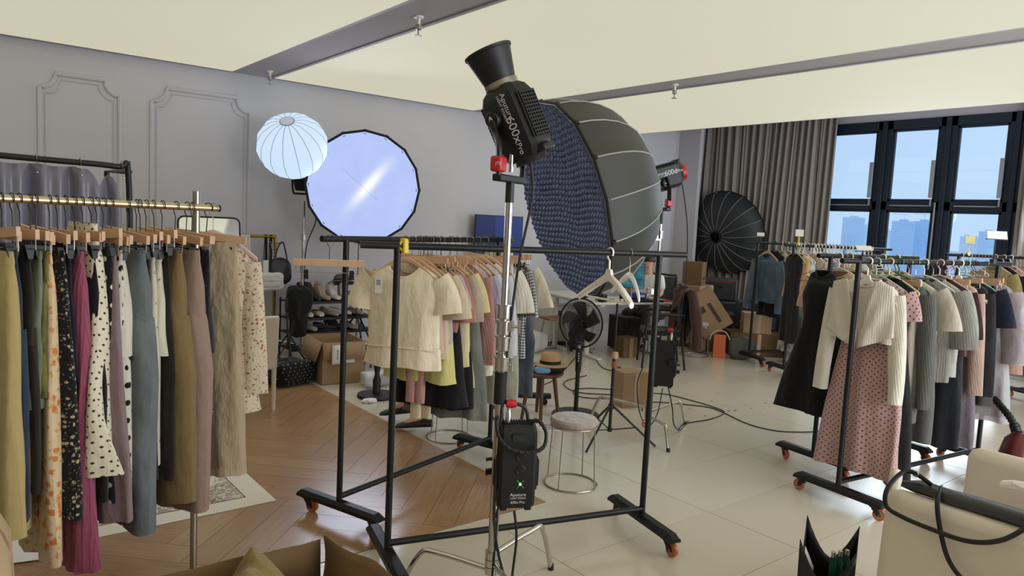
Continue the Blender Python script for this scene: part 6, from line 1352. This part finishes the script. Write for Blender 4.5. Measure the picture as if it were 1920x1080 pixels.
MB().box(.30, .28, .03, (0, 0, .455)).build('seat', M_('warm_wood', (128, 80, 54), .45, 0, .2, 8), t, bevel=.01)
for sx in (-1, 1):
    for sy in (-1, 1): MB().tube(smooth_path([(sx*.08, sy*.09, .44), (sx*.15, sy*.15, .012), (sx*.155, sy*.145, .012), (sx*.13, sy*.05, .44)], 4), .005, 6).build('leg', steel, t)
pouch('tote_bag', 'black and white blotched tote slumped on the floor by the gingham shirt', 'bag', (6.05, 7.15, 0), .5, .3, .28, F_('blotched', (196, 194, 190), 'floral', (34, 34, 36), (60, 60, 62), sp=.16, r=.2), .1, 37, lump=.1)
t = thing('waste_bin', 'tall black bin under the desk beside the fan', 'bin', (6.72, 6.92, 0)); MB().lathe([(0, 0), (.11, 0), (.14, .46), (.13, .46), (.10, .01), (0, .01)], 20).build('bin_body', bplas, t); MB().lathe([(.14, .45), (.148, .455), (.148, .47), (.138, .47)], 20).build('rim', bmatte, t)
t = thing('computer_tower', 'black computer tower on the floor beneath the desk', 'computer', (7.42, 6.75, 0), R(-13)); MB().box(.22, .45, .46, (0, 0, .24)).build('case', bplas, t, bevel=.01); MB().box(.18, .006, .40, (0, -.228, .24)).build('front_panel', bmatte, t)
carton('small brown carton on the floor under the desk behind the black chair', (7.05, 6.36, 0), (.22, .2, .26), R(-10), carddk)
# chairs
def arm_chair_black():
    t = thing('armchair', 'black four-legged chair with arms, a brown jacket over its back', 'chair', (7.02, 5.78, 0), R(138+90))
    MB().box(.48, .46, .06, (0, 0, .43)).build('seat', F_('black_chair_fabric', (28, 30, 32)), t, bevel=.02); MB().box(.46, .03, .42, (0, .24, .76), Matrix.Rotation(R(-8), 4, 'X')).build('backrest', MATS['black_chair_fabric'], t, bevel=.02)
    for sx in (-1, 1):
        MB().tube([(sx*.26, -.23, .0), (sx*.245, -.21, .40), (sx*.25, -.20, .63)], .014, 8).build('front_leg', black, t); MB().tube([(sx*.27, .28, .0), (sx*.24, .22, .42), (sx*.235, .27, .95)], .014, 8).build('rear_leg', black, t)
        MB().tube(smooth_path([(sx*.25, -.20, .63), (sx*.255, -.16, .66), (sx*.255, .1, .665), (sx*.24, .25, .66)], 4), .018, 8).build('armrest', bplas, t)
    return t
arm_chair_black()
jm = F_('brown_jacket_cloth', (70, 48, 40), wrinkle=.8); rot_j = R(228)
jk = thing('jacket', 'dark brown jacket draped over the back of the black chair', 'jacket', (7.02, 5.78, 0), rot_j)
def jf(u, v):
    s_ = (u-.5)*2; x = .28*s_*(1+.10*abs(v-.5)); d = v*2-1
    y = .28+ (.06+.05*abs(d)+.03*sin(7*u+3*v))*(1 if d > 0 else -1)*min(1, abs(d)*8)
    z = 1.0-.02*s_*s_-abs(d)*(.62 if d > 0 else .30)*(1+.18*sin(6*u+1))
    return (x+.03*sin(9*v+4*u), y, z)
MB().grid(26, 36, jf).build('back_panel', jm, jk, solid=.014, ang=80)
for sx in (-1, 1):
    q = MB(); q.tube(smooth_path([(sx*.27, .30, .96), (sx*.33, .34, .75), (sx*.34, .38, .5), (sx*.30, .40, .26)], 5), [.06]*5+[.07]*5+[.065]*5+[.05], 10); q.build('sleeve', jm, jk)
MB().tube(smooth_path([(-.18, .24, 1.0), (0, .23, 1.02), (.18, .24, 1.0)], 5), .03, 8, flat=.6).build('collar', jm, jk)
t = thing('office_chair', 'black office chair with a curved mesh back behind the seated person', 'chair', (8.02, 6.86, 0), R(186+90))
MB().lathe([(0, .40), (.24, .40), (.26, .43), (.24, .46), (0, .465)], 24).build('seat', MATS['black_chair_fabric'], t); MB().tube([(0, 0, .08), (0, 0, .40)], .025, 10).build('gas_lift', bplas, t)
for k in range(5):
    a = 2*pi*k/5; MB().tube([(0, 0, .09), (cos(a)*.28, sin(a)*.28, .06)], .018, 8).build('spoke', bplas, t); MB().lathe([(0, -.012), (.027, -.012), (.027, .012), (0, .012)], 12, Matrix.Translation((cos(a)*.28, sin(a)*.28, .028)) @ Matrix.Rotation(pi/2, 4, 'Y')).build('castor', bmatte, t)
MB().grid(10, 10, lambda u, v: (.46*(u-.5)*(1-.15*(1-v)), .30-.06*sin(pi*u)+.03*v*v, .52+.48*v)).build('mesh_back', M_('chair_mesh', (46, 48, 50), .8, trans=.25), t, solid=.004)
MB().tube(smooth_path([(-.2, .30, .52), (-.235, .33, .98), (-.15, .32, 1.02), (.15, .32, 1.02), (.235, .33, .98), (.2, .30, .52)], 5), .014, 8).build('back_frame', bplas, t); MB().tube([(0, .05, .42), (0, .27, .46), (0, .29, .60)], .02, 8).build('back_support', bplas, t)
# ---- wall screen
t = thing('television', 'flat screen with a dark blue picture standing against the wall behind the racks', 'television', (6.08, 8.02, 0), R(-3))
tvm, n, l, b = nodes_of('blue_screen'); tc = n.new('ShaderNodeTexCoord'); sx = n.new('ShaderNodeSeparateXYZ'); l.new(tc.outputs['Object'], sx.inputs[0])
l.new(mixc(n, l, mth(n, l, 'GREATER_THAN', sx.outputs[0], -.02), lin((44, 60, 106)), lin((54, 74, 138))), b.inputs['Emission Color']); b.inputs['Emission Strength'].default_value = .55; b.inputs['Base Color'].default_value = (.01, .012, .03, 1); b.inputs['Roughness'].default_value = .15
MB().box(.80, .03, .62, (0.06, 0, 1.45)).build('housing', bplas, t, bevel=.004); MB().box(.78, .003, .60, (0.06, -.0165, 1.45)).build('screen', tvm, t)
MB().box(.26, .002, .36, (-.13, -.0185, 1.33)).build('dark_window', M_('dark_window', (30, 34, 54), .3, emit=.3, ecol=(40, 46, 84)), t)
MB().tube([(0.06, .03, 0.02), (0.06, .03, 1.3)], .025, 10).build('stand_post', bplas, t); MB().box(.5, .12, .02, (0.06, .02, .01)).build('stand_foot', bplas, t)
# ---- far pile behind the chairs
PG = dict(group='cartons piled near the curtain')
carton('bottom carton of the pile behind the brown jacket', (8.72, 6.62, 0), (.56, .5, .46), R(20), carddk, **PG); carton('second carton from the bottom of the pile behind the brown jacket', (8.72, 6.62, .465), (.5, .46, .24), R(14), carddk, **PG)
carton('flat red carton lying on the pile behind the brown jacket', (8.70, 6.62, .71), (.46, .40, .09), R(24), M_('red_card', (126, 28, 34), .7), tape=False, **PG); carton('flat brown carton over the red one on the pile', (8.72, 6.62, .805), (.48, .42, .085), R(12), card, **PG)
t = carton('tall scrawled carton at the top of the pile, by the pillar', (8.72, 6.62, .895), (.30, .28, .33), R(25), carddk, tape=False, **PG); text('SAMPLE', .055, t, lettg, frame((1, 0, 0), (0, 0, 1), (0, -1, 0), (0, -.1445, .10)))
t = carton('big brown carton tilted on its corner against the pile', (8.42, 5.92, .34), (.44, .24, .58), mat=card, rot=(0, R(-36), R(-50)), tape=False, **PG); MB().box(.10, .002, .09, (-.05, -.1215, .36)).build('print_block', lettg, t); MB().box(.05, .002, .30, (.08, -.1215, .25)).build('print_strip', lettg, t)
carton('low carton on the floor under the tilted carton', (8.62, 6.28, 0), (.46, .40, .29), R(-45), carddk, **PG)
carton('long brown carton at floor level behind the denim jacket rack', (8.95, 5.72, 0), (.72, .40, .31), R(-42), carddk, **PG); carton('square brown carton on top of the long one behind the rack post', (8.93, 5.68, .316), (.37, .32, .27), R(-48), card, **PG)
carton('large carton under the hanging denim jacket', (9.55, 5.25, 0), (.55, .5, .60), R(-40), carddk, **PG); t = carton('carton with a white paper label under the far black dress', (9.0, 4.95, 0), (.42, .4, .36), R(-42), carddk, **PG); MB().box(.20, .002, .14, (0, -.2015, .2)).build('paper_label', paper, t)
def case(lb, loc, s, rz, tilt=0, redz=True, txt=None):
    t = thing('equipment_case', lb, 'case', loc, rot=(R(tilt), 0, rz), group='dark equipment cases by the curtain'); MB().box(*s, (0, 0, s[2]/2)).build('case_body', M_('case_grey', (52, 52, 58), .7), t, bevel=.03)
    if redz: MB().box(s[0]*.8, .006, .018, (0, -s[1]/2-.002, s[2]*.86)).build('red_zip', M_('red_zip', (150, 36, 40), .6), t)
    MB().tube(smooth_path([(-.09, -s[1]/2, s[2]*.6), (-.07, -s[1]/2-.03, s[2]*.66), (.07, -s[1]/2-.03, s[2]*.66), (.09, -s[1]/2, s[2]*.6)], 4), .009, 7).build('handle', bplas, t)
    if txt: text(txt, .13, t, lettw, frame((1, 0, 0), (0, 0, 1), (0, -1, 0), (0, -s[1]/2-.003, s[2]*.36)))
    return t
case('lower dark equipment case standing below the open dome', (9.55, 6.85, 0), (.8, .4, .62), R(-52), redz=False); case('upper grey equipment case with a red zip below the open dome', (9.55, 6.85, .625), (.66, .36, .34), R(-50))
case('dark equipment case with a red zip leaning by the curtain', (9.72, 6.02, .02), (.50, .28, .82), R(-50), 10); case('black equipment bag with white lettering on the long carton', (9.18, 5.86, .32), (.56, .24, .40), R(-50), 0, False, 'Aputure')
case('black bag slumped between the carton pile and dark cases', (9.10, 6.45, 0), (.5, .4, .5), R(-48), 0, False)
t = thing('paper_bag', 'orange paper carrier bag with rope handles on the floor', 'bag', (8.22, 5.75, 0), R(-48)); om = M_('orange_paper', (196, 96, 46), .6, 0, .15, 8, .2, 20)
MB().box(.16, .09, .31, (0, 0, .155), top=(.95, .55)).build('bag_body', om, t); MB().tube(smooth_path([(-.13, -.02, .24), (-.11, -.03, .32), (-.02, -.03, .37), (.08, -.03, .34), (.14, -.04, .22)], 6), .008, 7).build('rope_handle', M_('rope', (190, 180, 160), .9), t)
pouch('tote_bag', 'dark grey slouching shopping bag beside the orange paper bag', 'bag', (8.42, 5.55, 0), .34, .18, .30, M_('grey_green_bag', (72, 74, 66), .5, 0, .1, 6), R(-48), 41, lump=.09)
pouch('plush_toy', 'small beige fabric bundle on the floor behind the wire ring stool', 'bundle', (8.30, 6.14, .0), .20, .16, .24, F_('beige_plush', (176, 156, 126), sheen=.5), .3, 43, lump=.12)
# ================================================================ foreground armchairs on the right
for (x0, sgn, lb) in ((2.72, 1, 'white tub armchair in the near corner with a black bag over its back'), (3.74, -1, 'second white armchair facing the first, clothes on its seat')):
    t = thing('armchair', lb, 'armchair', (x0, .67 if sgn > 0 else .71, 0), 0 if sgn > 0 else pi, 'white armchairs facing each other')
    MB().box(.12, 1.0, .70, (.06, 0, .43), top=(.86, .97)).build('backrest', ivory, t, bevel=.045); MB().box(.44, .96, .30, (.30, 0, .27)).build('seat', ivory, t, bevel=.04)
    for y in (-.4, .4):
        for x in (.06, .44): MB().tube([(x, y, .12), (x, y, 0)], .018, 8).build('leg', ivory, t)
t = thing('stool_post', 'rounded ivory armrest post standing between the two white armchairs', 'armrest', (3.14, 1.28, 0)); MB().box(.06, .045, .74, (0, 0, .37)).build('post', ivory, t, bevel=.02); MB().box(.2, .16, .02, (0, 0, .01)).build('foot', ivory, t, bevel=.008)
# black bag over the back
bg = thing('black_bag', 'flat black leather bag with a long strap thrown over the white armchair back', 'bag', (0, 0, 0))
bl = []
for (x, y, z, w, h) in ((2.81, 1.12, .80, .015, .006), (2.81, 1.06, .805, .05, .014), (2.82, .95, .80, .07, .016), (2.82, .80, .80, .075, .016), (2.81, .66, .80, .07, .018), (2.80, .57, .81, .055, .022), (2.78, .49, .80, .012, .006)):
    bl.append([Vector((x+.8*w*cos(2*pi*k/12), y, z+h*sin(2*pi*k/12)-.012*max(0, -cos(2*pi*k/12))**2+.005*sin(3*k+y*20))) for k in range(12)])
MB().loft(bl).build('bag_body', blk, bg)
def strap(pts):
    P_ = smooth_path(pts, 7); m = MB(); vs = []
    for i, p in enumerate(P_):
        q = P_[min(i+1, len(P_)-1)]-P_[max(i-1, 0)]; sd_ = q.cross(Vector((1, 0, 0))); sd_ = (sd_.normalized() if sd_.length > 1e-6 else Vector((0, 1, 0)))*.008
        vs += [p+sd_, p-sd_]
    m.add(vs, [(2*i, 2*i+1, 2*i+3, 2*i+2) for i in range(len(P_)-1)]); m.build('strap', blk, bg, solid=.003)
strap([(2.81, 1.02, .82), (2.80, 1.08, .85), (2.77, 1.11, .845), (2.71, 1.13, .79), (2.69, 1.12, .735), (2.688, 1.07, .715), (2.688, .97, .705), (2.69, .85, .705), (2.70, .76, .74), (2.74, .70, .80), (2.79, .68, .825)])
strap([(2.81, .99, .825), (2.72, .965, .80), (2.695, .94, .72), (2.688, .90, .62), (2.688, .84, .565), (2.688, .76, .55), (2.688, .67, .60), (2.69, .62, .69), (2.71, .60, .77), (2.76, .59, .815)])
MB().tube(arc((2.80, 1.075, .847), .010, 0, 340, 10, 'yz'), .0025, 5).build('buckle', steel, bg)
cl = MB().grid(26, 22, lambda u, v: (3.02+.58*u, .42+.62*v, .425+.24*math.exp(-((u-.62)**2*5+(v-.42)**2*4))+.035*sin(13*u+7*v)+.028*sin(17*v-9*u)))
tag(cl.build('clothes_pile', F_('lilac_heap', (186, 166, 166), wrinkle=1), solid=.03, ang=80), 'crumpled lilac-pink garments heaped on the white armchair seats', 'clothes')
cl = MB().grid(18, 14, lambda u, v: (2.88+.30*u, .45+.50*v, .43+.13*math.exp(-((u-.3)**2*5+(v-.5)**2*4))+.02*sin(12*u+9*v)))
tag(cl.build('clothes_pile', F_('white_heap', (214, 210, 204), wrinkle=1), solid=.02, ang=80), 'white garment with buttons heaped right behind the black bag', 'clothes')
for i, (p, rz, lb) in enumerate((((3.16, .70, .745), 96, 'white plastic hanger lying on the clothes behind the black bag'), ((3.36, .62, .79), 60, 'white plastic hanger lying crosswise further on the clothes'))):
    t = thing('coat_hanger', lb, 'hanger', p, rot=(R(90), 0, R(rz)), group='hangers on the armchair clothes')
    for nm, me, _ in hanger_proto('wide', white): put(nm, me, t)
# black carrier bag and bottles at the lower edge
t = thing('shopping_bag', 'open black carrier bag with a white lining beside the white armchair', 'bag', (2.97, 1.45, 0), R(24))
bagw = MB(); hs, ds = .14, .10
def wall_(p, q):
    bagw.grid(10, 6, lambda u, v: tuple(Vector(p).lerp(Vector(q), u)*(1+.06*v)+Vector((0, 0, v*(.27+.17*abs(2*u-1)**1.6)))))
for p, q in (((-hs, -ds, 0), (hs, -ds, 0)), ((hs, -ds, 0), (hs, ds, 0)), ((hs, ds, 0), (-hs, ds, 0)), ((-hs, ds, 0), (-hs, -ds, 0))): wall_(p, q)
bagw.box(2*hs, 2*ds, .006, (0, 0, .004)); bagw.build('bag_body', blk, t, solid=.004, ang=60)
MB().grid(8, 6, lambda u, v: (-hs*.96+.14*u, ds*.86-.03*u, .05+v*(.36-.14*u))).build('lining', M_('white_lining', (206, 202, 196), .6), t, solid=.003)
gb = M_('green_glass', (14, 62, 52), .15)
for i in range(3):
    b_ = thing('bottle', ('slim dark green bottle in the black carrier bag, nearest the armchair', 'slim dark green bottle in the black carrier bag, middle one', 'slim dark green bottle in the black carrier bag, by the white lining')[i], 'bottle', (3.03-.035*i, 1.40+.012*i, .24), group='bottles in the carrier bag')
    MB().lathe([(0, 0), (.014, 0), (.014, .08), (.008, .10), (.008, .12), (0, .12)], 14).build('glass', gb, b_); MB().lathe([(.0085, .105), (.0095, .105), (.0095, .128), (0, .13)], 12).build('cap', chrome, b_)
# burgundy appliance with hose
t = thing('garment_steamer', 'burgundy rounded appliance with a ribbed black hose, beyond the white armchairs', 'appliance', (5.70, 1.55, 0))
bm = M_('burgundy_plastic', (88, 22, 26), .3, coat=.3); MB().loft([[Vector((w*cos(2*pi*k/16), w*.8*sin(2*pi*k/16), z)) for k in range(16)] for z, w in ((0, .17), (.03, .19), (.25, .17), (.40, .12), (.45, .06))]).build('tank', bm, t)
hp2 = smooth_path([(-.02, .02, .44), (.06, .10, .52), (.20, .24, .60), (.34, .36, .70)], 12); MB().tube(hp2, [.020 if i % 2 else .026 for i in range(len(hp2))], 10).build('hose', bplas, t); MB().tube([(-.02, .02, .42), (.03, .06, .48)], .032, 12).build('hose_collar', bplas, t)
# leaflet, dolly
t = thing('leaflet', 'pink and white printed leaflet lying on the floor under the wood stool', 'leaflet', (4.02, 4.36, 0), R(-25)); MB().box(.30, .20, .004, (0, 0, .002)).build('sheet', paper, t)
for k in range(6): MB().box(.25-.03*(k % 3), .012, .001, (-.01, -.075+.03*k, .0045)).build('printed_line', M_('pink_print', (186, 92, 104), .7) if k % 2 else lettg, t)
t = thing('dolly_base', 'low black bar on a swivel castor behind the wood stool', 'base', (4.32, 5.05, 0), R(-38)); MB().box(.40, .07, .045, (0, 0, .085)).build('bar', bplas, t, bevel=.008); MB().lathe([(0, -.012), (.03, -.012), (.03, .012), (0, .012)], 14, Matrix.Translation((.14, 0, .03)) @ Matrix.Rotation(pi/2, 4, 'X')).build('castor', bmatte, t); MB().box(.03, .04, .03, (.14, 0, .055)).build('fork', bplas, t)
MB().lathe([(0, -.012), (.03, -.012), (.03, .012), (0, .012)], 14, Matrix.Translation((-.15, 0, .03)) @ Matrix.Rotation(pi/2, 4, 'X')).build('castor', bmatte, t)
# printed strip sign standing behind the skirts
t = thing('sign_strip', 'white strip board with black dots behind the frayed skirt', 'sign', (3.42, 4.42, 0), R(-30)); MB().box(.075, .006, .62, (0, 0, .31), top=(.7, 1)).build('board', paper, t)
for k in range(5): MB().lathe([(0, 0), (.014, 0), (0, .001)], 12, frame((1, 0, 0), (0, 0, 1), (0, -1, 0), (0, -.0035, .14+.09*k))).build('dot', bmatte, t)
# ---- floor cables
def fc(label, pts, r=.005): cable(label, [(x, y, .006) for x, y in pts], r, 7, group=None)
fc('black cable sweeping out from the rear control box and back to the chrome foot', [(5.1, 4.35), (5.62, 4.74), (5.82, 4.69), (5.86, 4.42), (5.84, 4.08), (5.75, 3.91), (5.43, 3.84), (5.11, 3.86), (4.92, 3.78)])
fc('black cable running across the tiles to the pink floral rack', [(5.2, 4.55), (5.46, 4.51), (5.68, 4.28), (5.79, 4.05), (5.62, 3.59), (5.64, 3.33), (5.81, 3.18), (6.11, 3.05), (6.5, 2.8)])
fc('black cable looping round the fan on the tiles, wider loop', [(5.71, 5.71), (5.31, 5.61), (5.11, 5.41), (5.06, 5.15), (5.27, 4.95), (5.40, 4.80)]); fc('black cable looping round the fan on the tiles, tighter loop', [(5.53, 5.01), (5.32, 5.22), (5.1, 5.26), (4.95, 5.08), (5.01, 4.91), (5.31, 4.77)])
fc('black cable slanting from the wood stool to the desk', [(4.77, 5.53), (5.17, 5.68), (5.8, 6.14), (6.55, 6.72)]); fc('black cable wandering from the desk leg to the small carton', [(6.62, 6.49), (6.21, 5.95), (6.17, 5.64), (5.96, 5.38), (5.6, 5.0)]); fc('black cable lying along the desk from the hairpin stool', [(6.21, 7.4), (6.47, 7.2), (6.94, 7.18), (6.8, 6.72)])
fc('black cable on the tiles behind the white armchairs', [(5.2, 2.2), (4.7, 1.75), (4.2, 1.5), (3.95, 1.42)])

rg = random.Random(77); sc2 = MB()
for k in range(22):
    x, y = 5.95+rg.gauss(0, .35), 4.55-rg.random()*.9+rg.gauss(0, .08); r_ = rg.uniform(.006, .035)
    sc2.add([(x, y, .0006)]+[(x+r_*rg.uniform(.4, 1.2)*cos(2*pi*q/9), y+r_*.5*rg.uniform(.4, 1.2)*sin(2*pi*q/9), .0003) for q in range(9)], [(0, 1+q, 1+(q+1) % 9) for q in range(9)])
tag(stuff(sc2.build('floor_scuffs', M_('scuff', (96, 88, 76), .8))), 'scatter of small dark peeled scuffs on the cream tiles', 'scuffs')
